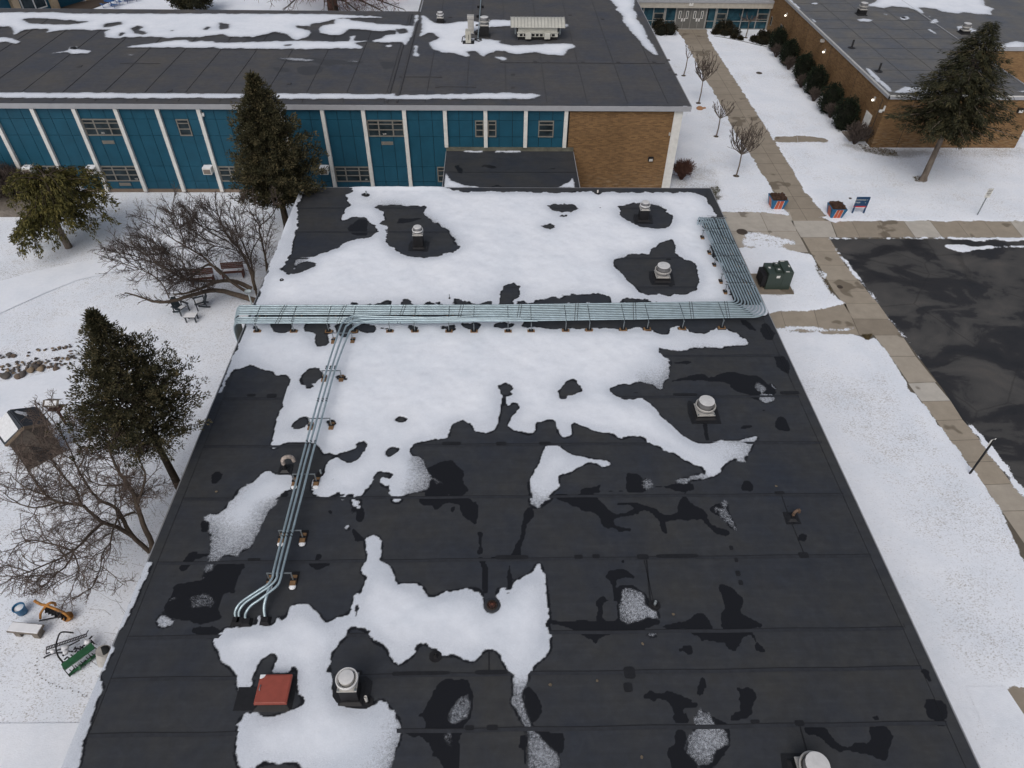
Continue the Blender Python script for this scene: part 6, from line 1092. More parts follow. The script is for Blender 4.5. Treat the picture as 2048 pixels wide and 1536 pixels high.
# ---------------------------------------------------------------- courtyard on the left
M_CH = simple('slate_chair', (.022, .032, .042), .6)
def chair(px, py, rz, label):
    a = at_z(px, py); t = thing('garden_chair', (a.x, a.y, 0), label, 'garden chair', 'garden chairs by the low table', rz)
    b = MB()
    for k in range(5):
        x = -.26+k*.105; b.add([(x, -.28, .40), (x+.09, -.28, .40), (x+.09, .22, .28), (x, .22, .28), (x, -.28, .375), (x+.09, -.28, .375), (x+.09, .22, .255), (x, .22, .255)], [(0, 1, 2, 3), (7, 6, 5, 4), (0, 4, 5, 1), (1, 5, 6, 2), (2, 6, 7, 3), (3, 7, 4, 0)])
    b.build('seat', M_CH, t, local=True); b = MB()
    for k in range(5):
        x = -.26+k*.105; h = 1.02-abs(k-2)*.06; b.add([(x, .20, .27), (x+.09, .20, .27), (x+.10, .50, h), (x-.01, .50, h), (x, .225, .27), (x+.09, .225, .27), (x+.10, .525, h), (x-.01, .525, h)], [(0, 1, 2, 3), (7, 6, 5, 4), (0, 4, 5, 1), (1, 5, 6, 2), (2, 6, 7, 3), (3, 7, 4, 0)])
    b.build('backrest', M_CH, t, local=True)
    for s in (-1, 1):
        b = MB(); b.box(s*.36-.07, s*.36+.07, -.38, .34, .55, .58); b.build('armrest', M_CH, t, local=True)
        b = MB(); b.box(s*.34-.03, s*.34+.03, -.34, -.27, 0, .55); b.build('leg', M_CH, t, local=True); b = MB(); b.bar((s*.30, -.2, .33), (s*.30, .48, .03), .04, .1); b.box(s*.33-.025, s*.33+.025, .24, .30, .1, .55); b.build('leg', M_CH, t, local=True)
    b = MB(); b.add([(-.24, -.26, .425), (.24, -.26, .425), (.24, .16, .33), (-.24, .16, .33), (-.2, -.2, .45), (.2, -.2, .45), (.2, .1, .36), (-.2, .1, .36)], [(4, 5, 6, 7), (0, 1, 5, 4), (1, 2, 6, 5), (2, 3, 7, 6), (3, 0, 4, 7)]); b.build('snow_cushion', M_PLAIN, t, local=True); return t
chair(364, 624, math.radians(62), 'dark slatted garden chair left of the small low table'); chair(404, 614, math.radians(-62), 'dark slatted garden chair right of the small low table')
a = at_z(385, 641); t = thing('low_table', (a.x, a.y, 0), 'small low table with snowy slatted top between two garden chairs', 'table'); b = MB()
for k in range(4): b.box(-.38+k*.192, -.21+k*.192, -.26, .26, .40, .43)
b.build('tabletop', M_CH, t, local=True); b = MB(); b.box(-.36, .36, -.24, .24, .432, .452); b.build('snow_layer', M_PLAIN, t, local=True)
for sx_, sy2 in ((-1, -1), (1, -1), (1, 1), (-1, 1)): b = MB(); b.box(sx_*.3-.035, sx_*.3+.035, sy2*.2-.035, sy2*.2+.035, 0, .4); b.build('leg', M_CH, t, local=True)
M_BW = simple('redwood_slats', (.085, .030, .020), .7, 0, .25, 5)
def bench(px, py, rz, w, label):
    a = at_z(px, py); t = thing('wooden_bench', (a.x, a.y, 0), label, 'bench', 'red-brown benches under the leaning tree', rz)
    b = MB()
    for k in range(3): b.box(-w/2, w/2, -.25+k*.15, -.13+k*.15, .43, .46)
    b.build('seat', M_BW, t, local=True); b = MB()
    for k in range(4): b.add([(-w/2, .22+k*.03, .52+k*.11), (w/2, .22+k*.03, .52+k*.11), (w/2, .24+k*.03, .61+k*.11), (-w/2, .24+k*.03, .61+k*.11), (-w/2, .25+k*.03, .52+k*.11), (w/2, .25+k*.03, .52+k*.11), (w/2, .27+k*.03, .61+k*.11), (-w/2, .27+k*.03, .61+k*.11)], [(0, 1, 2, 3), (7, 6, 5, 4), (3, 2, 6, 7), (0, 4, 5, 1), (1, 5, 6, 2), (3, 7, 4, 0)])
    b.build('backrest', M_BW, t, local=True); b = MB(); b.box(-w/2+.1, w/2-.1, .0, .12, .462, .48); b.build('snow_layer', M_PLAIN, t, local=True)
    for s in (-1, 1): b = MB(); b.box(s*(w/2-.08)-.04, s*(w/2-.08)+.04, -.24, .3, 0, .43); b.build('leg', M_BW, t, local=True)
bench(468, 553, .12, 1.5, 'red-brown slatted bench nearest the roof edge, behind the leaning tree trunk'); bench(408, 566, .18, 1.5, 'red-brown slatted bench farther left, half hidden by leaning branches')
a = at_z(496, 584, 1.3); b = MB(); b.lathe(a.x, a.y, [(.02, 1.28), (.2, 1.3), (.24, 1.36), (.22, 1.33), (.02, 1.31)], 16); b.lathe(a.x, a.y, [(.05, 0), (.05, 1.3)], 8); o = b.build('birdbath', simple('icy_basin', (.40, .47, .50), .4), loc=(a.x, a.y, 0)); tag(o, 'pale round birdbath beside the base of the leaning tree', 'birdbath')
# snowy concrete bench lower left
a = [at_z(x, y, .5) for x, y in ((14,1261),(77,1267),(86,1251),(24,1246))]; c = sum(a, Vector())/4; ang = math.atan2(a[1].y-a[0].y, a[1].x-a[0].x); w = (a[1]-a[0]).length; d = max(.45, (a[3]-a[0]).length)
t = thing('stone_bench', (c.x, c.y, 0), 'snow covered stone bench at the lower left', 'bench', None, ang); b = MB(); b.box(-w/2, w/2, -d/2, d/2, .42, .50); b.build('seat', M_WOODG, t, local=True); b = MB(); b.box(-w/2+.03, w/2-.03, -d/2+.03, d/2-.03, .50, .545); b.build('snow_layer', M_PLAIN, t, local=True, bevel=.015)
for s in (-1, 1): b = MB(); b.box(s*(w/2-.28)-.13, s*(w/2-.28)+.13, -d/2+.06, d/2-.06, 0, .42); b.build('leg', M_WOODG, t, local=True)
b = MB(); b.box(-w/2+.3, w/2-.3, -.06, .06, .1, .42); b.build('stretcher', M_WOODG, t, local=True)
a = at_z(46, 1225); t = thing('blue_tub', (a.x, a.y, 0), 'blue round tub half full of snow at the lower left', 'tub'); b = MB(); b.lathe(0, 0, [(.17, 0), (.19, .02), (.23, .40), (.25, .42), (.25, .45), (.21, .45), (.205, .32)], 20, cap=False); b.build('shell', simple('tub_blue', (.008, .11, .24), .4), t, local=True); b = MB(); b.lathe(0, 0, [(.20, .36), (.18, .38), (.01, .39)], 16); b.build('snow_fill', M_PLAIN, t, local=True)
# rusty farm implements displayed on the lawn
M_YEL = simple('faded_orange_paint', (.34, .15, .03), .6, 0, .4, 5); M_GRN = simple('farm_green', (.015, .085, .035), .5, 0, .3, 5); M_IRON = simple('black_iron', (.018, .018, .022), .6, .3, .4, 8)
def im(k, u, v, z=.1): return tuple(at_z(u/8.533, 1190+v/8.533, z))
yp = thing('yellow_implement', tuple(at_z(112, 1224)), 'faded orange farm cultivator with curved frame and black discs, at lower left', 'farm implement')
b = MB(); b.tube(smooth([im(0,590,100,.75), im(0,700,160,.8), im(0,790,180,.85), im(0,950,240,.8), im(0,1100,310,.6), im(0,1200,400,.3)]), .06, 8); b.build('main_beam', M_YEL, yp)
b = MB(); b.tube(smooth([im(0,780,190,.85), im(0,720,270,.6), im(0,690,330,.35), im(0,690,400,.1)]), .05, 8); b.tube(smooth([im(0,790,175,.85), im(0,860,135,.9), im(0,930,140,.7), im(0,945,175,.45)]), .055, 8); b.build('fork', M_YEL, yp)
b = MB(); b.lathe(*im(0,1190,410,.0)[:2], [(.02, .1), (.2, .12), (.22, .25), (.02, .27)], 14); b.build('wheel_hub', M_YEL, yp)
b = MB(); b.tube([im(0,670,440,.1), im(0,1020,370,.15)], .035, 6); b.tube([im(0,790,240,.4), im(0,1130,390,.3)], .03, 6); b.build('drawbar', M_IRON, yp)
rr = random.Random(3)
for k in range(7):
    c = Vector(im(0, 800+k*55, 250+k*22, .3)); b = MB(); n = 10; dx = Vector((.9, -.5, 0)).normalized()*.015
    pts = [c+Vector((.0, .17*math.cos(q*2*math.pi/n)*(1 if q % 2 else .7), .17*math.sin(q*2*math.pi/n)*(1 if q % 2 else .7))) for q in range(n)]
    b.add([tuple(p-dx) for p in pts]+[tuple(p+dx) for p in pts], [tuple(range(n)), tuple(range(2*n-1, n-1, -1))]+[(q, (q+1) % n, n+(q+1) % n, n+q) for q in range(n)]); b.build('disc_blade', M_IRON, yp)
gp = thing('green_implement', tuple(at_z(140, 1300)), 'old green farm seeder with toothed bar and curved black hoop, at lower left', 'farm implement')
b = MB(); b.bar(im(0,1075,1235,.55), im(0,1590,860,.55), .34, .05); b.bar(im(0,1085,1255,.42), im(0,1600,880,.42), .05, .22); b.build('seed_box', M_GRN, gp)
b = MB(); b.bar(im(0,1180,1370,.12), im(0,1700,980,.12), .10, .08); b.bar(im(0,1350,1200,.3), im(0,1370,1280,.12), .07, .05); b.bar(im(0,1560,1080,.3), im(0,1490,1120,.12), .07, .05); b.build('frame', M_GRN, gp)
b = MB(); b.tube([im(0,1070,1240,.5), im(0,1200,1400,.1)], .018, 5); b.tube([im(0,1590,870,.5), im(0,1690,960,.12)], .018, 5); b.tube([im(0,1230,1200,.3), im(0,1290,1270,.1)], .015, 5); b.tube([im(0,1500,1000,.3), im(0,1560,1060,.1)], .015, 5); b.build('side_rod', M_IRON, gp)
b = MB(); b.tube(smooth([im(0,1250,645,.15), im(0,1050,635,.5), im(0,980,750,.7), im(0,955,900,.8), im(0,990,1040,.7), im(0,1060,1130,.5), im(0,1130,1180,.4)]), .032, 7); b.build('hoop', M_IRON, gp)
b = MB(); b.bar(im(0,790,890,.5), im(0,1470,665,.5), .03, .03); b.bar(im(0,795,935,.45), im(0,1480,705,.45), .03, .03)
for k in range(26): u = k/25; p = Vector(im(0,790,890,.5)).lerp(Vector(im(0,1470,665,.5)), u); q = Vector(im(0,795,940,.45)).lerp(Vector(im(0,1480,710,.45)), u); b.bar(p, q, .03, .02)
b.build('toothed_bar', M_IRON, gp)
b = MB(); b.tube([im(0,790,1000,.3), im(0,1100,905,.35), im(0,1360,770,.4)], .03, 6); b.tube(smooth([im(0,750,1070,.15), im(0,900,1000,.3), im(0,1050,985,.35), im(0,1150,1000,.35)]), .035, 6); b.tube([im(0,790,930,.35), im(0,785,1000,.3)], .02, 5); b.tube([im(0,1470,665,.5), im(0,1510,600,.6)], .02, 5); b.build('side_rod', M_IRON, gp)
b = MB(); rr = random.Random(8)
for k in range(26): u, v = rr.uniform(1080, 1560), 0; v = 1120-(u-1080)*.62+rr.uniform(-90, 40); c = Vector(im(0, u, v, .25)); e = c+Vector((rr.uniform(-.2, .2), rr.uniform(-.2, .2), rr.uniform(-.2, .15))); b.bar(c, e, .05, .04)
b.build('gear', M_IRON, gp)
b = MB()
for k in range(5): c = Vector(im(0, 1230+k*95, 1310-k*70, .1)); b.bar(c+Vector((-.13, .08, .0)), c+Vector((.13, -.08, .02)), .03, .06); b.bar(c+Vector((.05, .14, .0)), c+Vector((-.05, -.14, .03)), .03, .06)
b.build('coulter', M_IRON, gp)
b = MB(); 
for u, v, s in ((1110,900,.16),(1120,970,.12),(1490,800,.14),(900,960,.1)): c = Vector(im(0, u, v, .42)); b.lathe(c.x, c.y, [(.02, c.z-.06), (s, c.z-.02), (s*.8, c.z+.06), (.02, c.z+.09)], 8)
b.build('snow_heap', M_PLAIN, gp)
a = Vector(im(0,1760,1080,0)); tm = thing('plastic_barrel', (a.x, a.y, 0), 'whitish barrel with a rusty rim leaning against the roof edge, beside the green implement', 'barrel')
b = MB(); h = (Vector(im(0,1740,960,.75))-a); b.tube([Vector(im(0,1770,1150,0)), Vector(im(0,1765,950,.72))], .24, 18, r1=.28); b.build('body', simple('barrel_white', (.45, .44, .42), .6, 0, .15, 4), tm); c = Vector(im(0,1765,950,.72)); b = MB(); b.lathe(c.x, c.y, [(.22, c.z+.0), (.21, c.z+.02), (.01, c.z+.02)], 14); b.build('mouth', M_DARK, tm)
b = MB(); p0 = Vector(im(0,1745,1185,.0)); b.bar(Vector(im(0,1690,1010,.6)), p0, .08, .03); b.build('rust_streak', simple('rust_orange', (.35, .15, .05), .8), tm)
# garden shed with two pitched roofs
s0 = at_z(52, 905); shed = thing('garden_shed', (s0.x, s0.y, 0), 'small weathered shed with dark steep roof, one slope snowy, behind the bare tree', 'shed')
def sq(u, v, z): return at_z(u/8.533, 790+v/8.533, z)
he, hr = 2.1, 3.1
E1 = sq(100,865,he); E2 = sq(860,490,he); RF = sq(395,555,hr); RB = sq(165,262,hr); E3 = RB+(E2-RF); E4 = RB+(E1-RF); E3.z = E4.z = he
B_ = MB()
def slope(a, b_, c, d, mat, name):
    m = MB(); n = (b_-a).cross(d-a).normalized()*.05; n = n if n.z > 0 else -n
    m.add([tuple(p) for p in (a, b_, c, d)]+[tuple(p+n) for p in (a, b_, c, d)], [(3, 2, 1, 0), (4, 5, 6, 7), (0, 1, 5, 4), (1, 2, 6, 5), (2, 3, 7, 6), (3, 0, 4, 7)]); return m.build(name, mat, shed)
M_SHING = simple('dark_shingle', (.028, .034, .045), .8, 0, .25, 4)
slope(RF, RB, E3, E2, M_SHING, 'roof_slope'); slope(E1, E4, RB, RF, M_SHING, 'roof_slope')
up = Vector((0, 0, .09)); i1, i2, i3, i4 = (E1.lerp(E4, .08)).lerp(RF.lerp(RB, .08), .05), (E1.lerp(E4, 1.0)).lerp(RF.lerp(RB, 1.0), .05), (E1.lerp(E4, .97)).lerp(RF.lerp(RB, .97), .85), (E1.lerp(E4, .04)).lerp(RF.lerp(RB, .04), .80)
m = MB(); m.add([tuple(p+up) for p in (i1, i2, i3, i4)]+[tuple(p+up*.3) for p in (i1, i2, i3, i4)], [(0, 1, 2, 3), (7, 6, 5, 4), (0, 4, 5, 1), (1, 5, 6, 2), (2, 6, 7, 3), (3, 7, 4, 0)]); m.build('snow_layer', simple('streaky_snow', (.66, .68, .71), .8, 0, .10, 7, .2, 0, (1, 1, 1)), shed)
def onslope(a, b_): return RF.lerp(RB, a).lerp(E2.lerp(E3, a), b_)+Vector((0, 0, .07))
m = MB(); ii = [onslope(a, b_) for a, b_ in ((.82,.12),(.86,.22),(.78,.34),(.70,.48),(.58,.46),(.50,.40),(.60,.30),(.74,.15))]; m.add([tuple(p) for p in ii]+[tuple(p+Vector((0,0,.03))) for p in ii], [tuple(range(7, -1, -1)), tuple(range(8, 16))]+[(k, (k+1) % 8, 8+(k+1) % 8, 8+k) for k in range(8)]); m.build('snow_patch', M_PLAIN, shed)
ins = lambda p, q, t=.07: p.lerp(q, t)
f1, f2, b1, b2 = ins(E1, E2), ins(E2, E1), ins(E4, E3), ins(E3, E4); f1, b1 = f1.lerp(b1, .06), b1.lerp(f1, .06); f2, b2 = f2.lerp(b2, .06), b2.lerp(f2, .06); rf = RF.lerp(RB, .06); rbk = RB.lerp(RF, .06)
dn = lambda p: Vector((p.x, p.y, 0)); lo = Vector((0, 0, -.12)); m = MB()
V = [dn(f1), dn(f2), f2, rf+lo, f1]; W = [dn(b1), dn(b2), b2, rbk+lo, b1]
m.add([tuple(p) for p in V+W], [(0, 1, 2, 3, 4), (9, 8, 7, 6, 5), (0, 5, 6, 1), (1, 6, 7, 2), (4, 9, 5, 0), (2, 7, 8, 3), (3, 8, 9, 4)]); m.build('wall', simple('brown_weathered_boards', (.095, .076, .060), .85, 0, .3, 5), shed)
nf = (f2-f1).cross(Vector((0, 0, 1))).normalized(); nf = nf if nf.y < 0 else -nf
def onf(u, z, d=.01): p = dn(f1).lerp(dn(f2), u)+nf*d; p.z = z; return tuple(p)
m = MB(); m.add([onf(.34, .1), onf(.72, .1), onf(.72, 1.9), onf(.34, 1.9)], [(0, 1, 2, 3)]); m.build('door_opening', M_DARK, shed)
for u0, u1, z0, z1 in ((.30,.34,0,1.98),(.72,.76,0,1.98),(.30,.76,1.9,2.02)): m = MB(); m.add([onf(u0,z0,.03), onf(u1,z0,.03), onf(u1,z1,.03), onf(u0,z1,.03)]+[onf(u0,z0,.0), onf(u1,z0,.0), onf(u1,z1,.0), onf(u0,z1,.0)], [(0,1,2,3),(0,4,5,1),(1,5,6,2),(2,6,7,3),(3,7,4,0)]); m.build('door_trim', simple('grey_trim', (.14, .12, .10), .8), shed)
for p, q in ((E1, RF), (RF, E2)): m = MB(); m.bar(p+nf*.03, q+nf*.03, .05, .14); m.build('barge_board', simple('tan_board', (.16, .12, .085), .8), shed)
# little bird house frame behind
a = at_z(133, 850); t = thing('bird_table', (a.x, a.y, 0), 'small reddish wooden bird table beside the shed', 'bird table'); H = 1.7; b = MB(); b.box(-.05, .05, -.05, .05, 0, H-.4); b.build('post', M_BW, t, local=True); b = MB(); b.box(-.35, .35, -.25, .25, H-.4, H-.35); b.box(-.33, -.28, -.2, -.15, H-.35, H); b.box(.28, .33, -.2, -.15, H-.35, H); b.build('tray', M_BW, t, local=True); b = MB(); b.add([(-.42, -.32, H-.02), (.42, -.32, H-.02), (.42, 0, H+.2), (-.42, 0, H+.2), (.42, .32, H-.02), (-.42, .32, H-.02)], [(0, 1, 2, 3), (3, 2, 4, 5)]); b.build('roof', M_WOODG, t, local=True); b = MB(); b.add([(-.3, -.25, H+.05), (.3, -.25, H+.05), (.3, -.03, H+.2), (-.3, -.03, H+.2)], [(0, 1, 2, 3)]); b.build('snow_layer', M_PLAIN, t, local=True)
# raised bed and ledge in the left corner by the blue wall
bd = [at_z(x, y) for x, y in ((-60,436),(62,434),(62,405),(-60,405))]; b = MB(); b.box(bd[0].x, bd[1].x, bd[1].y, bd[2].y+2.5, 0, .55); o = b.build('raised_bed', M_WOODG, loc=(bd[1].x-3, bd[1].y, 0)); tag(o, 'grey timber raised bed at the far left below the blue wall', 'raised bed')
b = MB(); p, q = at_z(-60, 366, .9), at_z(160, 366, .9); b.box(p.x, q.x, p.y, p.y+1.1, 0, .9); o = b.build('snowy_ledge', M_PLAIN, loc=(q.x-3, p.y, 0), bevel=.05); tag(o, 'snow covered low ledge against the blue wall at far left', 'ledge')
# rocks along the dry stream
rk = random.Random(11); M_RK = [simple('rock_'+n, c, .9, 0, .25, 3, .3, .4) for n, c in (('brown', (.13, .10, .08)), ('grey', (.10, .09, .085)), ('tan', (.22, .17, .12)), ('dark', (.06, .055, .055)))]
protos = []
for k in range(6):
    bm = bmesh.new(); bmesh.ops.create_icosphere(bm, subdivisions=2, radius=1)
    sx_, sy2, sz = rk.uniform(.8, 1.2), rk.uniform(.6, .95), rk.uniform(.45, .65); ph = [rk.uniform(0, 6) for _ in range(6)]
    for v in bm.verts:
        f = 1+.12*math.sin(3*v.co.x+ph[0])+.10*math.sin(4*v.co.y+ph[1])+.08*math.sin(5*v.co.z+ph[2]); v.co = Vector((v.co.x*sx_*f, v.co.y*sy2*f, v.co.z*sz*f))
    me = bpy.data.meshes.new('boulder'); bm.to_mesh(me); bm.free(); me.materials.append(M_RK[k % 4]); me.polygons.foreach_set('use_smooth', [True]*len(me.polygons)); protos.append(me)
where = ['in the lower heap of the stone border', 'in the scattered upper row of the stone border', 'among the middle of the stone border']
def rock(px, py, s, lab):
    a = at_z(px, py); o = bpy.data.objects.new('boulder', rk.choice(protos)); scene.collection.objects.link(o); o.location = (a.x, a.y, s*.25); o.scale = (s,)*3; o.rotation_euler = (0, 0, rk.uniform(0, 6)); tag(o, lab, 'rock', 'rounded rocks of the stone border in the left lawn'); return o
for u, v, s, lab in ((50,1435,.30,'large pale tan boulder at the far left of the stone border'),(138,1438,.24,'tan boulder second along the front of the stone border'),(176,1420,.26,'tan boulder third along the front of the stone border'),(240,1392,.25,'pale boulder in the middle of the stone border front'),(316,1382,.24,'dark brown boulder right of the middle of the stone border'),(284,1362,.22,'grey boulder behind the middle of the stone border'),(433,1375,.2,'pale boulder near the right end of the stone border'),(70,1268,.18,'lone dark rock in the upper row of the border at left')):
    rock(u/3.84, 380+v/3.84, s, lab)
for k in range(120):
    t_ = rk.random(); u = -20+t_*600; base = 1440-(u-0)*.17; v = base-abs(rk.gauss(0, 32))-(10 if rk.random() < .7 else 45); rock(u/3.84, 380+v/3.84, rk.uniform(.05, .12), 'one of many fist to head sized rocks heaped along the lower stone border')
for k in range(34): u = rk.uniform(-10, 560); v = 1285-u*.15+rk.gauss(0, 9); rock(u/3.84, 380+v/3.84, rk.uniform(.05, .11), 'one of the small rocks strung out in a thin row above the main stone border')
# picnic tables far away at the top left
M_PIC = simple('picnic_blue', (.008, .07, .24), .4)
def picnic(px, py, label):
    a = at_z(px, py); t = thing('picnic_table', (a.x, a.y, 0), label, 'picnic table', 'blue picnic tables', .3); b = MB(); b.lathe(0, 0, [(.02, .74), (.75, .74), (.75, .78), (.02, .79)], 10); b.build('tabletop', M_PIC, t, local=True)
    for k in range(4): an = k*math.pi/2+.4; cx, cy3 = 1.15*math.cos(an), 1.15*math.sin(an); b = MB(); b.box(cx-.45, cx+.45, cy3-.14, cy3+.14, .44, .48, 0, an+math.pi/2); b.tube([(cx, cy3, .44), (cx*.9, cy3*.9, 0)], .03, 5); b.tube([(cx, cy3, .42), (cx*.3, cy3*.3, .5)], .03, 5); b.build('seat', M_PIC, t, local=True)
    b = MB(); b.tube([(0, 0, 0), (0, 0, .74)], .05, 6); b.build('pedestal', M_PIC, t, local=True)
picnic(224, 13, 'round blue picnic table nearest the far wing at top left'); picnic(250, 3, 'blue picnic table in the middle at the top edge'); picnic(268, -1, 'rightmost blue picnic table cut by the top edge')
# footprints of a small animal near the implements
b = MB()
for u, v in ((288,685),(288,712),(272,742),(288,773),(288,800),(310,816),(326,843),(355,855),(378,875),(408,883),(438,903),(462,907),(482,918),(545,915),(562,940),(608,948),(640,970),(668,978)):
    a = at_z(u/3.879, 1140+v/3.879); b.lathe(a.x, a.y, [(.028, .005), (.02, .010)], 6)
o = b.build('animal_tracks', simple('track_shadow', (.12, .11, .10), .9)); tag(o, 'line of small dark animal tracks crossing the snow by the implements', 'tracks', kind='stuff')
# ---------------------------------------------------------------- trees and shrubs
def mat_leaf(name, dark, mid, light, rough=.75):
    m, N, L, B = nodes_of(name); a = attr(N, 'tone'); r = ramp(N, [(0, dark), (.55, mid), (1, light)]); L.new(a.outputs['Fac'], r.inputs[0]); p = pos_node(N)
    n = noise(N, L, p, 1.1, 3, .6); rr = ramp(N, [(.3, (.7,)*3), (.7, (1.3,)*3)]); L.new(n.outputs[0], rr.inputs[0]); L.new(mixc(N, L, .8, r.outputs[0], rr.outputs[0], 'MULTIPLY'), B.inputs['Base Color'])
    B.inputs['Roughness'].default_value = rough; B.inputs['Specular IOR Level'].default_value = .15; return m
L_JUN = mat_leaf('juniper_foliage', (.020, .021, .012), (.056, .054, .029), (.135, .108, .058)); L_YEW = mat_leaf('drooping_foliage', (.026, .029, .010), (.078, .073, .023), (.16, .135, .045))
L_SPR = mat_leaf('spruce_foliage', (.015, .017, .011), (.036, .037, .020), (.080, .068, .034)); L_DRK = mat_leaf('dark_hedge_foliage', (.006, .010, .007), (.014, .021, .012), (.030, .038, .02))
M_BARK = simple('brown_bark', (.085, .068, .055), .9, 0, .35, 6, .2, .4, (1, 1, .3)); M_BARKG = simple('grey_bark', (.15, .125, .105), .9, 0, .4, 5, .2, .4, (1, 1, .3)); M_TWIG = simple('dark_twigs', (.070, .056, .050), .9, 0, .3, 3, .15); M_TWIGR = simple('reddish_twigs', (.085, .045, .035), .9, 0, .3, 3, .15); M_BARKD = simple('dark_bark', (.045, .036, .028), .9, 0, .35, 5, .2, .4)
class Leaves:
    def __init__(s): s.v = []; s.t = []
    def quad(s, c, d, n, l, w, tone):     # narrow diamond leaf spray at c along d
        d = d.normalized(); u = d.cross(n)
        u = u.normalized() if u.length > 1e-4 else d.orthogonal().normalized()
        s.v += [c, c+d*l*.45+u*w, c+d*l, c+d*l*.45-u*w]; s.t.append(tone)
    def build(s, name, mat, parent):
        off = world_loc(parent); n = len(s.t); me = bpy.data.meshes.new(name); o = bpy.data.objects.new(name, me); scene.collection.objects.link(o); o.parent = parent
        co = np.array([tuple(v-off) for v in s.v], dtype=np.float32); me.vertices.add(4*n); me.vertices.foreach_set('co', co.ravel()); me.loops.add(4*n); me.loops.foreach_set('vertex_index', np.arange(4*n))
        me.polygons.add(n); me.polygons.foreach_set('loop_start', np.arange(0, 4*n, 4)); me.polygons.foreach_set('loop_total', np.full(n, 4)); me.update(calc_edges=True)
        a = me.attributes.new('tone', 'FLOAT', 'FACE'); a.data.foreach_set('value', np.array(s.t, dtype=np.float32)); me.materials.append(mat); return o
def rv(r): 
    while True:
        v = Vector((r.uniform(-1, 1), r.uniform(-1, 1), r.uniform(-1, 1)))
        if .05 < v.length < 1: return v.normalized()
def conifer(base, top, tab, label, mat, bark, trunk_r, seed, style='tuft', dens=1.0, lean=0, leaf=.20, nbr=260, bare=0.0, sc=.76):
    r = random.Random(seed); H = hgt(base, *top); D = (Vector((base[0], base[1], H*.6))-CAM).length; ppm = F_PX/D
    t = thing('conifer', (base[0], base[1], 0), label, 'tree'); B3 = Vector((base[0], base[1], 0))
    # profile: photo rows along the upright trunk -> heights, half widths
    zs = []
    for y, hw in tab:
        lo, hi = 0.0, H*1.05
        for _ in range(30):
            mid = (lo+hi)/2; py = proj(base[0], base[1], mid)[1]
            if py > y: lo = mid
            else: hi = mid
        zs.append(((lo+hi)/2, sc*hw/ppm))
    zs.sort()
    def R(z):
        if z <= zs[0][0]: return zs[0][1]
        for (a, ra), (b_, rb_) in zip(zs, zs[1:]):
            if z <= b_: return ra+(rb_-ra)*(z-a)/(b_-a)
        return zs[-1][1]
    zmin, zmax = zs[0][0], zs[-1][0]
    lobes = [(r.uniform(0, 6.28), r.uniform(zmin, zmax), r.uniform(.18, .42)) for _ in range(26)]
    def lobe(an, z):
        f = .86
        for a, zz, s in lobes:
            d = abs((an-a+math.pi) % (2*math.pi)-math.pi); f += s*math.exp(-(d/.38)**2-((z-zz)/(.085*(zmax-zmin)+.25))**2)
        return min(f, 1.22)
    tr = MB(); pts = [(base[0]+.06*math.sin(k*1.3)*k/6, base[1]+.05*math.cos(k)*k/6, H*.96*k/8) for k in range(9)]; tr.tube(pts, trunk_r, 9, r1=.03)
    tr.tube([(base[0], base[1], -.05), (base[0], base[1], .35)], trunk_r*1.45, 9, r1=trunk_r*1.0)
    br_ = MB(); Lv = Leaves(); golden = 2.399963
    for i in range(nbr):
        u = (i+r.random())/nbr; z = zmin+(zmax-zmin)*(1-(1-u)**1.0); an = i*golden+r.uniform(-.3, .3); rad = R(z)*lobe(an % 6.283, z)*(r.uniform(.55, .98) if r.random() < .6 else r.uniform(.98, 1.24))
        if rad < .12: rad = .12
        d = Vector((math.cos(an), math.sin(an), 0)); rise = {'tuft': .35, 'spruce': .02, 'hedge': .9}.get(style, .3)*rad*r.uniform(.5, 1.2)
        if style == 'spruce': rise = rad*r.uniform(-.10, .18)
        p0 = B3+Vector((0, 0, max(.2, z-rise*.6))); tip = B3+d*rad+Vector((0, 0, z+rise*.4)); 
        mid = p0.lerp(tip, .55)+Vector((0, 0, -.05*rad if style != 'spruce' else .06*rad))
        if rad > .5 and i % 2 == 0: br_.tube([p0, mid, tip], .028+.012*rad, 4, cap=False, r1=.008)
        nc = max(2, int(rad*2.6*dens)); side = d.cross(Vector((0, 0, 1)))
        for k in range(nc):
            s = (.34 if style != 'spruce' else .28)+(1.02-.3)*((k+r.random())/nc)
            c = (p0.lerp(mid, s/.55) if s < .55 else mid.lerp(tip, (s-.55)/.45)); wdt = min(.55, rad*.17)*(1.15-abs(s-.62))
            c = c+side*r.uniform(-1, 1)*wdt+Vector((0, 0, r.uniform(-.12, .10)*min(1, rad)))
            if r.random() < bare: continue
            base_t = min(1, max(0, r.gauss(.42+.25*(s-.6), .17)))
            m = 24 if style == 'tuft' else 13; cr = leaf
            axis = (d*.75+Vector((0, 0, .55))+rv(r)*.35).normalized() if style != 'spruce' else (d+side*r.uniform(-.9, .9)+Vector((0, 0, -.18))).normalized()
            for q in range(m):
                v = rv(r)
                if style == 'spruce':
                    dd = (axis+side*r.uniform(-.7, .7)+Vector((0, 0, r.uniform(-.45, .25)))).normalized(); cc = c+axis*r.uniform(-.3, .5)*cr*2+v*cr*.5
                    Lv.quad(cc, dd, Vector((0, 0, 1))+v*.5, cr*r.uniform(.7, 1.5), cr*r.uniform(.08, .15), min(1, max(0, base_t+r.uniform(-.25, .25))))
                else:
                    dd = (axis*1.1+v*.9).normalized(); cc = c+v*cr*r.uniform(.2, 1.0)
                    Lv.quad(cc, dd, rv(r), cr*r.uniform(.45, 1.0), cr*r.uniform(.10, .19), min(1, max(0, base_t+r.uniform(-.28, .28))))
    tr.build('trunk', bark, t); br_.build('limbs', bark, t); Lv.build('crown', mat, t); return t
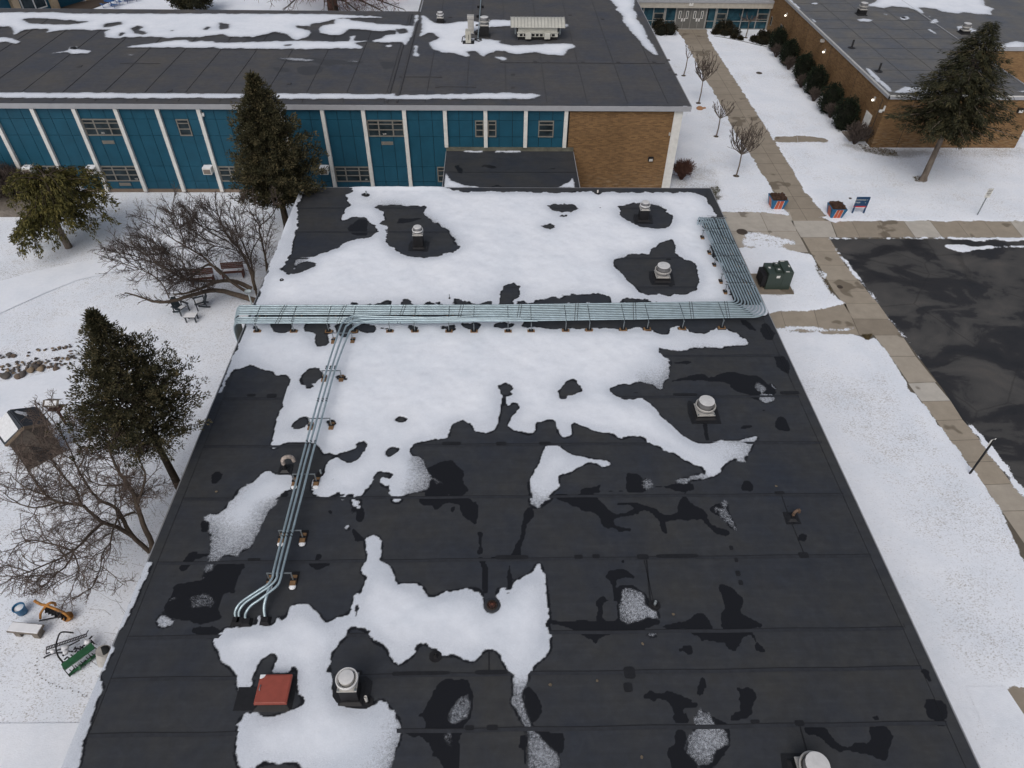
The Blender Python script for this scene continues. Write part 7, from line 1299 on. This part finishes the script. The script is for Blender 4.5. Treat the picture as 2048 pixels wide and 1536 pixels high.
def azbase(px, py, X): d = ray(px, py); return (X, X*d.y/d.x, 0)
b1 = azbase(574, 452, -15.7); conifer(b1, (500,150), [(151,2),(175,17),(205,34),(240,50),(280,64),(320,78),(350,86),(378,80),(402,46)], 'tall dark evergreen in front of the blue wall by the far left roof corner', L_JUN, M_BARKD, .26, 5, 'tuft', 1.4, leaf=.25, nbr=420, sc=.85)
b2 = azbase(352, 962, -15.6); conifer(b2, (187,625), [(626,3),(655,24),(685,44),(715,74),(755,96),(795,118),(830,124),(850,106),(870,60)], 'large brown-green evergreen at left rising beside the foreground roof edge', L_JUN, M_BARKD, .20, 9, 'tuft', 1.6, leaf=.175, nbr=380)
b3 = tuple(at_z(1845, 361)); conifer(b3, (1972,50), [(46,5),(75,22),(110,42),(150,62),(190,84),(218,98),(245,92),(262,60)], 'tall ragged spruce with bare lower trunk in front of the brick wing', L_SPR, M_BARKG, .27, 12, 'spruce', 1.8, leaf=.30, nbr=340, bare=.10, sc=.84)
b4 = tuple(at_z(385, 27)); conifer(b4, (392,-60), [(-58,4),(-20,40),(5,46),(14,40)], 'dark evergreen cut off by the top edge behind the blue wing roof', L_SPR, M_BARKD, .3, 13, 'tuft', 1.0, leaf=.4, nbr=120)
# drooping evergreen: arching boughs with hanging sprays
def weeping(base, label, seed=3):
    r = random.Random(seed); t = thing('drooping_evergreen', (base[0], base[1], 0), label, 'tree'); B3 = Vector((base[0], base[1], 0)); Lv = Leaves(); lb = MB()
    tr = MB(); top = B3+Vector((.4, .5, 5.4)); tr.tube([B3, B3+Vector((-.15, .1, 1.2)), B3+Vector((-.1, .2, 2.6)), B3+Vector((.1, .3, 4.0)), top], .26, 9, r1=.08)
    for i in range(84):
        an = i*2.399963+r.uniform(-.25, .25); h0 = r.uniform(1.9, 5.4); L = (4.0-.28*(h0-1.8))*r.uniform(.45, 1.08)*(1+.10*math.cos(an-.35)); 
        d = Vector((math.cos(an), math.sin(an), 0)); p0 = B3+Vector((.08*h0, .09*h0, h0)); up_ = r.uniform(.4, 1.1); pts = []
        for k in range(8):
            s = k/7; pts.append(p0+d*L*s+Vector((0, 0, up_*math.sin(s*2.2)-1.5*s*s*s*(.6+.4*r.random()))))
        lb.tube(pts, .05, 4, cap=False, r1=.008); side = d.cross(Vector((0, 0, 1)))
        for k in range(int(L*11)):
            s = .22+.78*r.random(); j = min(6, int(s*7)); c = pts[j].lerp(pts[j+1], s*7-j)+side*r.uniform(-.45, .45)*(1.15-s*.4); drop = r.uniform(.12, .75)*(.4+.6*s)
            tone = min(1, max(0, r.gauss(.5, .18)))
            for q in range(9):
                f = r.random(); cc = c+d*r.uniform(-.15, .15)+Vector((r.uniform(-.1, .1), r.uniform(-.1, .1), -drop*f)); dd = (d*.5*(1-f)+Vector((r.uniform(-.35, .35), r.uniform(-.35, .35), -1.0))).normalized()
                if r.random() < .35: dd = (d+side*r.uniform(-.8, .8)+Vector((0, 0, -.15))).normalized()
                Lv.quad(cc, dd, rv(r), r.uniform(.16, .32), r.uniform(.03, .055), min(1, max(0, tone+r.uniform(-.25, .25))))
    tr.build('trunk', M_BARKG, t); lb.build('limbs', M_BARKD, t); Lv.build('crown', L_YEW, t); return t
weeping(tuple(at_z(138, 495)), 'yellow-green drooping evergreen with spreading boughs on the left lawn')
# bare trees
def stick(mb, a, m, e, r0, r1):
    t = e-a; u = t.cross(Vector((.31, .17, .94))); u = u.normalized() if u.length > 1e-6 else Vector((1, 0, 0)); w = t.cross(u).normalized(); o = len(mb.v)
    for p, r in ((a, r0), (m, (r0+r1)/2), (e, r1)):
        for c, s_ in ((1, 0), (-.5, .866), (-.5, -.866)): mb.v.append(tuple(p+(u*c+w*s_)*r))
    for i in (0, 3):
        for k in range(3): k2 = (k+1) % 3; mb.f.append((o+i+k, o+i+k2, o+i+3+k2, o+i+3+k)); mb.mi.append(0); mb.sh.append(False)
def twigs(mb, path, r0, rnd, depth, length, dens, rmin=.011, up=.25, spread=.9, start=.15, curl=.25, sides=3):
    pts = [Vector(p) for p in path]; seg = [(pts[i+1]-pts[i]).length for i in range(len(pts)-1)]; tot = sum(seg) or 1e-3; n = max(1, int(tot*dens+rnd.random()))
    rad = rmin*(1, 1.45, 2.3, 3.6)[min(3, depth)]
    for k in range(n):
        s = (start+(1-start)*(k+rnd.random())/n)*tot; i = 0
        while i < len(seg)-1 and s > seg[i]: s -= seg[i]; i += 1
        p = pts[i].lerp(pts[i+1], min(1, s/max(seg[i], 1e-4))); tg = (pts[i+1]-pts[i]).normalized()
        d = (tg*.85+rv(rnd)*spread+Vector((0, 0, up))).normalized(); frac = (k+1)/n; L = length*rnd.uniform(.55, 1.15)*(1.15-.5*frac); q = [p]; cur = p; dd = d
        for j in range(4): dd = (dd+rv(rnd)*curl+Vector((0, 0, up*.25))).normalized(); cur = cur+dd*L/4; q.append(cur)
        if depth == 0: stick(mb, q[0], q[2], q[4], rad, rmin*.7)
        else: mb.tube(q, rad, 3, cap=False, r1=max(rad*.5, rmin*.75))
        if depth > 0: twigs(mb, q, rad, rnd, depth-1, L*.6, dens*1.7, rmin, up, spread, .12, curl, 3)
def limbtree(name, base, limbs, label, seed, rk=(.9, 2, .5), bark=M_BARK, tw=M_TWIG, cat='tree', tl=1.2, dens=1.6, depth=2, up=.25, spread=.9, rmin=.011, curl=.25):
    r = random.Random(seed); t = thing(name, (base[0], base[1], 0), label, cat); mb = MB(); tb_ = MB()
    for pts, r0, r1, *fl in limbs:
        P = smooth([tuple(at_z(x, y, z)) for x, y, z in pts], 4); P = [p+rv(r)*.02 for p in P]; mb.tube(P, r0*.72, 8, r1=r1*.7); twigs(tb_, P, .05, r, depth, tl*(fl[0] if fl else 1), dens, rmin, up, spread, .25, curl, 4)
    mb.build('trunk', bark, t); tb_.build('twigs', tw, t); return t
V_ = lambda u, v, z: (u/3.84, 380+v/3.84, z)
J_ = lambda u, v, z: (u/3.84, 760+v/3.84, z)
A_ = lambda u, v, z: (500+u/3.84, 360+v/3.84, z)
limbtree('leaning_tree', at_z(512, 598), [
 ([V_(1960,850,.2),V_(1800,800,.6),V_(1650,770,1.0),V_(1500,800,1.4),V_(1330,850,1.7),V_(1200,860,2.0),V_(1080,820,2.4),V_(960,790,2.9)], .26, .05, .5),
 ([V_(1930,760,.5),V_(1820,705,1.1),V_(1680,700,1.6),V_(1560,750,1.9),V_(1440,790,2.1),V_(1330,800,2.4)], .22, .06, .5),
 ([V_(1700,700,1.6),V_(1560,700,2.0),V_(1400,680,2.6),V_(1260,590,3.2),V_(1100,530,3.8),V_(940,480,4.4)], .14, .03),
 ([V_(1900,790,.5),V_(1760,690,1.6),V_(1690,620,2.4),V_(1600,575,2.9),V_(1530,620,3.0),V_(1440,680,3.0),V_(1340,645,3.4),V_(1200,560,4.0),V_(1020,420,4.8)], .14, .03),
 ([V_(1700,650,2.4),V_(1640,590,2.9),V_(1560,510,3.4),V_(1420,430,4.0),V_(1290,350,4.7),V_(1150,215,5.5)], .12, .025),
 ([V_(1430,440,4.0),V_(1390,330,4.6),V_(1350,200,5.2),V_(1290,130,5.6)], .07, .02),
 ([V_(1440,650,3.0),V_(1390,540,3.5),V_(1300,500,4.0),V_(1180,400,4.7)], .07, .02),
 ([V_(1300,830,1.8),V_(1230,700,2.6),V_(1100,620,3.2),V_(960,570,3.8),V_(880,560,4.1)], .06, .02),
 ([V_(1960,770,.3),V_(1925,620,1.4),V_(1850,470,2.6),V_(1740,340,3.7),V_(1680,200,4.8),V_(1650,90,5.8)], .16, .03),
 ([V_(1760,400,3.2),V_(1620,330,3.9),V_(1500,250,4.6),V_(1400,200,5.2)], .07, .02),
 ([V_(1850,470,2.6),V_(1700,440,3.4),V_(1590,420,3.9)], .05, .02),
 ], 'wide leaning bare tree with low twisting trunks over the garden benches', 21, tl=2.3, dens=2.1, depth=3, up=.05, rmin=.0082, curl=.13, spread=.66)
limbtree('bare_tree', at_z(527, 598), [
 ([A_(60,920,.1),A_(130,720,1.3),A_(85,440,3.0),A_(75,360,3.5),A_(160,280,4.2),A_(230,160,5.0)], .12, .03),
 ([A_(60,920,.1),A_(20,700,1.5),A_(10,560,2.4),A_(80,430,3.2)], .10, .04),
 ([A_(75,360,3.5),A_(20,270,4.2),A_(-40,170,5.0)], .06, .02),([A_(10,640,1.8),A_(-60,480,3.0),A_(-130,330,4.2),A_(-180,180,5.2)], .09, .02)],
 'slender dark bare tree standing against the roof edge next to the leaning tree', 22, tl=1.9, dens=1.9, depth=3, up=.12, bark=M_BARKD, rmin=.0085)
limbtree('bare_tree', azbase(302, 1108, -15.6), [
 ([J_(1175,1335,.2),J_(1160,1250,.8),J_(1080,1050,2.2),J_(1030,890,3.2),J_(960,770,4.0),J_(890,670,4.7),J_(850,560,5.4),J_(820,470,6.0)], .19, .04),
 ([J_(1150,1320,.3),J_(1010,1190,1.4),J_(940,1060,2.2),J_(880,980,2.8),J_(750,910,3.4),J_(680,820,4.0),J_(600,690,4.8),J_(540,540,5.6)], .15, .03),
 ([J_(1020,1200,1.4),J_(900,1130,2.0),J_(790,1095,2.6),J_(700,1020,3.2),J_(620,960,3.6),J_(450,940,4.0),J_(350,880,4.4),J_(270,780,4.9),J_(190,650,5.5)], .14, .03),
 ([J_(630,970,3.6),J_(580,850,4.2),J_(480,730,4.8),J_(400,640,5.3)], .08, .025),
 ([J_(790,1100,2.6),J_(700,1170,2.8),J_(640,1240,2.9),J_(560,1310,3.1),J_(420,1390,3.4),J_(220,1470,3.8),J_(90,1530,4.1)], .10, .02),
 ([J_(570,1300,3.1),J_(520,1410,3.2),J_(420,1500,3.4),J_(340,1590,3.6)], .06, .02),
 ([J_(1040,1010,2.4),J_(970,1040,2.6),J_(900,1070,2.8),J_(860,1180,2.9),J_(850,1240,2.9),J_(790,1330,3.0),J_(770,1450,3.1),J_(700,1600,3.3)], .08, .02),
 ([J_(1060,940,2.9),J_(1105,800,3.6),J_(1110,700,4.2),J_(1060,590,4.8),J_(1080,545,5.0),J_(1140,560,5.0)], .08, .02),
 ([J_(960,800,3.8),J_(840,810,4.1),J_(720,790,4.4),J_(640,720,4.8)], .06, .02),
 ([J_(930,1150,1.9),J_(880,960,3.0),J_(900,800,3.9)], .06, .02),
 ([J_(450,940,4.0),J_(300,980,4.2),J_(150,950,4.5),J_(20,860,4.9)], .06, .02),
 ([J_(480,730,4.8),J_(390,600,5.3),J_(300,470,5.8),J_(240,390,6.1)], .05, .015),([J_(540,540,5.6),J_(480,430,6.0),J_(400,300,6.4)], .05, .015),([J_(600,690,4.8),J_(660,560,5.4),J_(700,430,5.9)], .05, .015),([J_(350,880,4.4),J_(180,820,4.9),J_(60,700,5.4)], .05, .015),
 ([J_(220,1470,3.8),J_(120,1440,4.0),J_(20,1420,4.2)], .04, .015),([J_(560,1310,3.1),J_(400,1260,3.6),J_(230,1230,4.0),J_(80,1270,4.3)], .06, .015),([J_(560,1310,3.1),J_(600,1450,3.2),J_(560,1580,3.3)], .05, .015)],
 'big spreading bare tree in the lower left leaning away from the roof edge', 31, tl=1.85, dens=2.4, depth=3, up=.02, bark=M_BARK, tw=simple('brown_twigs', (.115, .090, .078), .9, 0, .3, 3, .15), rmin=.0066, curl=.38)
def young(base, H, cr, label, seed, zc=.38, mat=M_TWIG, bark=M_BARKG, upr=1.0, n=13, bend=0, grp='young bare trees along the entrance walk', rmin=.016, tl=.75):
    r = random.Random(seed); b3 = at_z(*base); t = thing('young_bare_tree', (b3.x, b3.y, 0), label, 'tree', grp); mb = MB(); tb_ = MB(); B3 = Vector((b3.x, b3.y, 0)); top = B3+Vector((bend, 0, H*zc)); mb.tube([B3, B3.lerp(top, .5)+Vector((.05, 0, 0)), top], .065, 7, r1=.05)
    for k in range(n):
        an = k*2.4+r.uniform(-.3, .3); rr_ = cr*r.uniform(.35, 1.0); e = top+Vector((math.cos(an)*rr_, math.sin(an)*rr_, H*(1-zc)*upr*r.uniform(.6, 1.0)*(1-.35*rr_/cr))); m = top.lerp(e, .5)+Vector((math.cos(an)*rr_*.18, math.sin(an)*rr_*.18, -.05)); P = smooth([top, m, e], 3); mb.tube(P, .035, 4, r1=.012); twigs(tb_, P, .02, r, 1, H*.16*tl/.75, 2.6, rmin, .35, .7, .2, .25)
    b = MB(); b.lathe(b3.x, b3.y, [(.38, .03), (.25, .05), (.02, .07)], 9); b.build('bare_soil', M_SOIL, t); mb.build('trunk', bark, t); tb_.build('twigs', mat, t); return t
young((1367,152), 3.6, .9, 'thin forked sapling farthest up the entrance walk', 41, .5, n=5, bend=.1, tl=.6)
young((1397,207), 5.2, 1.35, 'young bare tree above the burlap sack, with fine upright crown', 42, .42, n=20)
young((1432,274), 3.9, 1.05, 'small bare tree between the two larger ones beside the walk', 43, .45, n=14)
young((1472,353), 5.2, 1.55, 'nearest and widest young bare tree on the lawn beside the brick corner', 44, .38, n=24)
young((1491,76), 3.2, 1.5, 'small reddish ornamental tree in front of the entrance glass', 45, .6, M_TWIGR, n=14, upr=.6, grp='plants in the entrance bed')
a = at_z(667, 26); r = random.Random(5); t = thing('bare_tree', (a.x, a.y, 0), 'thick trunked bare tree with wide low branches cut by the top edge', 'tree'); mb = MB(); tb_ = MB(); B3 = Vector((a.x, a.y, 0)); mb.tube([B3, B3+Vector((0, 0, 2)), B3+Vector((-.1, 0, 4.5)), B3+Vector((-.1, 0, 9))], .75, 9, r1=.4)
for k in range(34):
    an = k*2.4; h = r.uniform(1.5, 4.5); L = r.uniform(7, 13); P = smooth([B3+Vector((0, 0, h)), B3+Vector((math.cos(an)*L*.4, math.sin(an)*L*.4, h+.9)), B3+Vector((math.cos(an)*L, math.sin(an)*L, h+r.uniform(-.8, 1.5)))], 5); mb.tube(P, .2, 5, r1=.04); twigs(tb_, P, .05, r, 1, 2.2, 1.5, .025, -.05, .9, .2, .3)
mb.build('trunk', M_BARKD, t); tb_.build('twigs', M_TWIGR, t)
# shrubs
def leafball(px, py, w, h, label, mat=L_DRK, grp=None, seed=0, n=1400, leaf=.16, name='evergreen_shrub', power=2.6, zoff=0):
    r = random.Random(seed+int(px)); a = at_z(px, py); t = thing(name, (a.x, a.y, 0), label, 'shrub', grp); Lv = Leaves(); C0 = Vector((a.x, a.y, h/2+zoff)); ph = [r.uniform(0, 6.28) for _ in range(8)]
    for _ in range(n):
        v = rv(r); f = (abs(v.x)**power+abs(v.y)**power+abs(v.z)**power)**(-1/power); an = math.atan2(v.y, v.x)
        lump = 1+.10*math.sin(3*an+ph[0]+v.z*3)+.07*math.sin(7*an+ph[1]-v.z*5)+.06*math.sin(9*v.z+ph[2]+an*2); s = f*lump*(r.random()**.12 if r.random() < .8 else r.random()**.5)
        taper = 1-.30*max(0, v.z)**1.5; c = C0+Vector((v.x*w/2*s*taper, v.y*w/2*s*taper, v.z*h/2*s)); tone = min(1, max(0, .42+.22*math.sin(an*5+ph[3]+v.z*6)+r.uniform(-.22, .25)))
        for q in range(2): u = rv(r); Lv.quad(c+u*leaf*.5, (v+u*.8+Vector((0, 0, .35))).normalized(), rv(r), leaf*r.uniform(.8, 1.5), leaf*r.uniform(.22, .4), tone)
    b = MB(); b.tube([(a.x, a.y, 0), (a.x, a.y, h*.6)], .05, 6); b.build('stem', M_BARKD, t)
    b = MB(); b.lathe(a.x, a.y, [(.05, zoff), (w*.30, zoff+.04*h), (w*.40, zoff+h*.3), (w*.38, zoff+h*.6), (w*.24, zoff+h*.82), (.02, zoff+h*.9)], 10); b.build('dark_core', simple('core_shade', (.010, .011, .008), .95, 0, .5, 5, .1), t); Lv.build('foliage', mat, t); return t  # solid dark core added to close gaps in the leaves, shade in its colour
ordn = ['farthest', 'second farthest', 'third farthest', 'fourth from the far end', 'fifth from the far end', 'nearest and largest']
for k, (x, y, w, h) in enumerate(((1551,102,2.5,3.1),(1573,129,2.6,3.2),(1601,158,2.6,3.2),(1624,188,2.7,3.4),(1654,224,2.8,3.4),(1683,257,3.0,3.6))): leafball(x, y, w*.72, h*.80, 'dark clipped evergreen along the brick wall, %s of six' % ordn[k], L_DRK, 'dark evergreens along the brick wall', k, 1900, .13)
def twigbush(px, py, w, h, label, grp=None, mat=M_TWIGR, n=60, seed=0, rmin=.013):
    a = at_z(px, py); r = random.Random(int(px)+seed); mb = MB(); B3 = Vector((a.x, a.y, 0))
    for k in range(n):
        an = k*2.4; q = r.random()**.6; e = B3+Vector((math.cos(an)*w/2*q, math.sin(an)*w/2*q, h*(1-.35*q*q)*r.uniform(.75, 1))); P = [B3+Vector((math.cos(an)*.08, math.sin(an)*.08, 0)), B3.lerp(e, .5)+Vector((0, 0, .1*h)), e]; mb.tube(P, .016, 3, cap=False, r1=.009); twigs(mb, P, .012, r, 1, .45*h, 3.5, rmin, .3, .8, .3, .3)
    o = mb.build('bare_shrub', mat, loc=(a.x, a.y, 0)); tag(o, label, 'shrub', grp); return o
ob = ['between the farthest two evergreens', 'between the second and third evergreens', 'between the third and fourth evergreens', 'between the fourth and fifth evergreens', 'between the two nearest evergreens']
for k, (x, y) in enumerate(((1553,112),(1578,137),(1603,173),(1628,200),(1661,233))): twigbush(x-2, y+3, 1.5, 1.35, 'low brown bare shrub along the brick wall, ' + ob[k], 'brown shrubs between the dark evergreens', mat=M_TWIG, n=46, seed=k, rmin=.018)
twigbush(1708, 289, 2.3, 1.9, 'rounded brown bare shrub at the white door of the brick wing', None, M_TWIG, n=60, seed=9, rmin=.018); twigbush(1362, 360, 1.9, 1.7, 'round reddish brown shrub at the white corner pilaster', None, n=80, seed=10, rmin=.016)
twigbush(20, 402, 5, 2.6, 'tangle of bare brown shrub in the raised bed at far left', None, M_TWIG, 90, 11, .016)
twigbush(70, 2, 1.8, 1.5, 'dark bare bush in the planting bed by the far wing', None, M_TWIG, 50, 12, .03); bpy.data.objects['bare_shrub.008'].location.z += 0
for k, (u, v, w, h, lab) in enumerate(((1165,478,1.3,1.3,'tall round shrub right of the doors, left of its pair'),(1275,470,1.5,1.3,'tall round shrub right of the doors, right of its pair'),(1240,515,1.5,.7,'low spreading shrub in front of the round pair'),(1375,525,1.4,.9,'snow dusted low shrub right of the round pair'),(1095,505,.7,.6,'small ball shrub nearest the walk'),(1372,565,.6,.4,'tiny shrub below the snow dusted one'),(1468,585,.4,.35,'tiniest shrub in the middle of the entrance bed'),
    (1772,580,1.1,1.1,'round shrub near the brick wall, left of its pair'),(1858,600,1.1,1.1,'round shrub against the brick wall, right of its pair'),(1672,610,1.0,.6,'low shrub at the left of the right-hand clump'),(1790,640,1.8,.6,'low wide shrub at the front of the right-hand clump'),(425,505,1.8,1.4,'broad dark shrub left of the entrance doors'),(300,510,1.7,1.2,'dark shrub second left of the entrance doors'),(262,440,1.5,1.3,'dark shrub behind, left of the entrance doors'))):
    leafball(1280+u/7.314, v/7.314, w, h, lab, mat_leaf('entrance_shrub_foliage', (.010, .009, .006), (.026, .022, .013), (.05, .04, .022)) if k == 0 else bpy.data.materials['entrance_shrub_foliage'], 'shrubs in the entrance bed', k, 260, .16, 'shrub', 2.1)
b = MB(); pth = [at_z(1280+u/7.314, v/7.314, .04) for u, v in ((1080,528),(1250,555),(1480,600),(1700,655),(1880,690))]; b.tube([tuple(p) for p in pth], .05, 6); o = b.build('bed_edging', M_DARK, loc=tuple(pth[0])); tag(o, 'thin dark edging line of the entrance bed in snow', 'edging')
# dry grass and stems standing through the snow beside the foreground roof
r = random.Random(77); b = MB()
for k in range(70):
    x, y = r.uniform(-16.6, -14.6), r.uniform(13, 24); h = r.uniform(.5, 1.3); d = Vector((r.uniform(-.5, .3), r.uniform(-.4, .4), 1)).normalized(); p = Vector((x, y, 0)); b.tube([p, p+d*h*.5, p+(d+Vector((r.uniform(-.3, .3), r.uniform(-.3, .3), 0)))*h], .008, 3, cap=False, r1=.004)
o = b.build('dry_stems', M_TWIG); tag(o, 'thin dry stems standing in snow along the roof edge', 'dry stems', kind='stuff')
# tufts and litter near the far right corner of the roof and by the brick corner
def litter(poly, n, sz, name, label, mat, seed):
    r = random.Random(seed); xs = [p[0] for p in poly]; ys = [p[1] for p in poly]; b = MB(); c = 0
    pa = np.array(poly)
    while c < n:
        x, y = r.uniform(min(xs), max(xs)), r.uniform(min(ys), max(ys))
        if not inside(np.array([x]), np.array([y]), poly)[0]: continue
        p = at_z(x, y); c += 1
        for q in range(4): d = Vector((r.uniform(-1, 1), r.uniform(-1, 1), r.uniform(.2, .9))).normalized()*sz*r.uniform(.5, 1.2); s = Vector((-d.y, d.x, 0)).normalized()*sz*.12; b.add([p-s, p+s, p+d+Vector((0, 0, .05))], [(0, 1, 2)])
    o = b.build(name, mat); tag(o, label, 'grass', kind='stuff')
M_DRY = simple('dry_grass', (.10, .075, .035), .9, 0, .4, 4); M_OLV = simple('olive_grass', (.06, .055, .022), .9, 0, .4, 4)
litter(zp('R', [(800,1080),(860,1090),(1080,1130),(1110,1170),(1000,1170),(860,1140)]), 500, .16, 'dry_grass', 'brown dead grass showing through snow at the brick corner', M_DRY, 1)
litter(zp('N', [(1615,1450),(1670,1440),(1690,1470),(1660,1500),(1700,1520),(1650,1560),(1620,1500)]), 260, .16, 'grass_tufts', 'olive grass tufts beside the far right corner of the roof', M_OLV, 2)
litter(zp('S', [(820,1135),(890,1130),(870,1175),(840,1165)]), 120, .12, 'muddy_grass', 'muddy grass patch at the tip of the snow by the sidewalk', M_DRY, 3)
litter(zp('S', [(475,620),(510,640),(540,720),(620,850),(600,850),(520,730),(480,660)]), 160, .14, 'edge_grass', 'dead grass along the sidewalk edge by the transformer', M_DRY, 4)
litter(zp('S', [(60,810),(130,825),(280,830),(310,800),(320,830),(200,850),(80,840)]), 160, .12, 'pad_grass', 'dead grass round the transformer pad', M_DRY, 5)
litter(zp('R', [(1215,1330),(1250,1320),(1310,1350),(1300,1370),(1230,1360)]), 160, .14, 'root_litter', 'dark needle litter round the spruce trunk', M_DRY, 6)
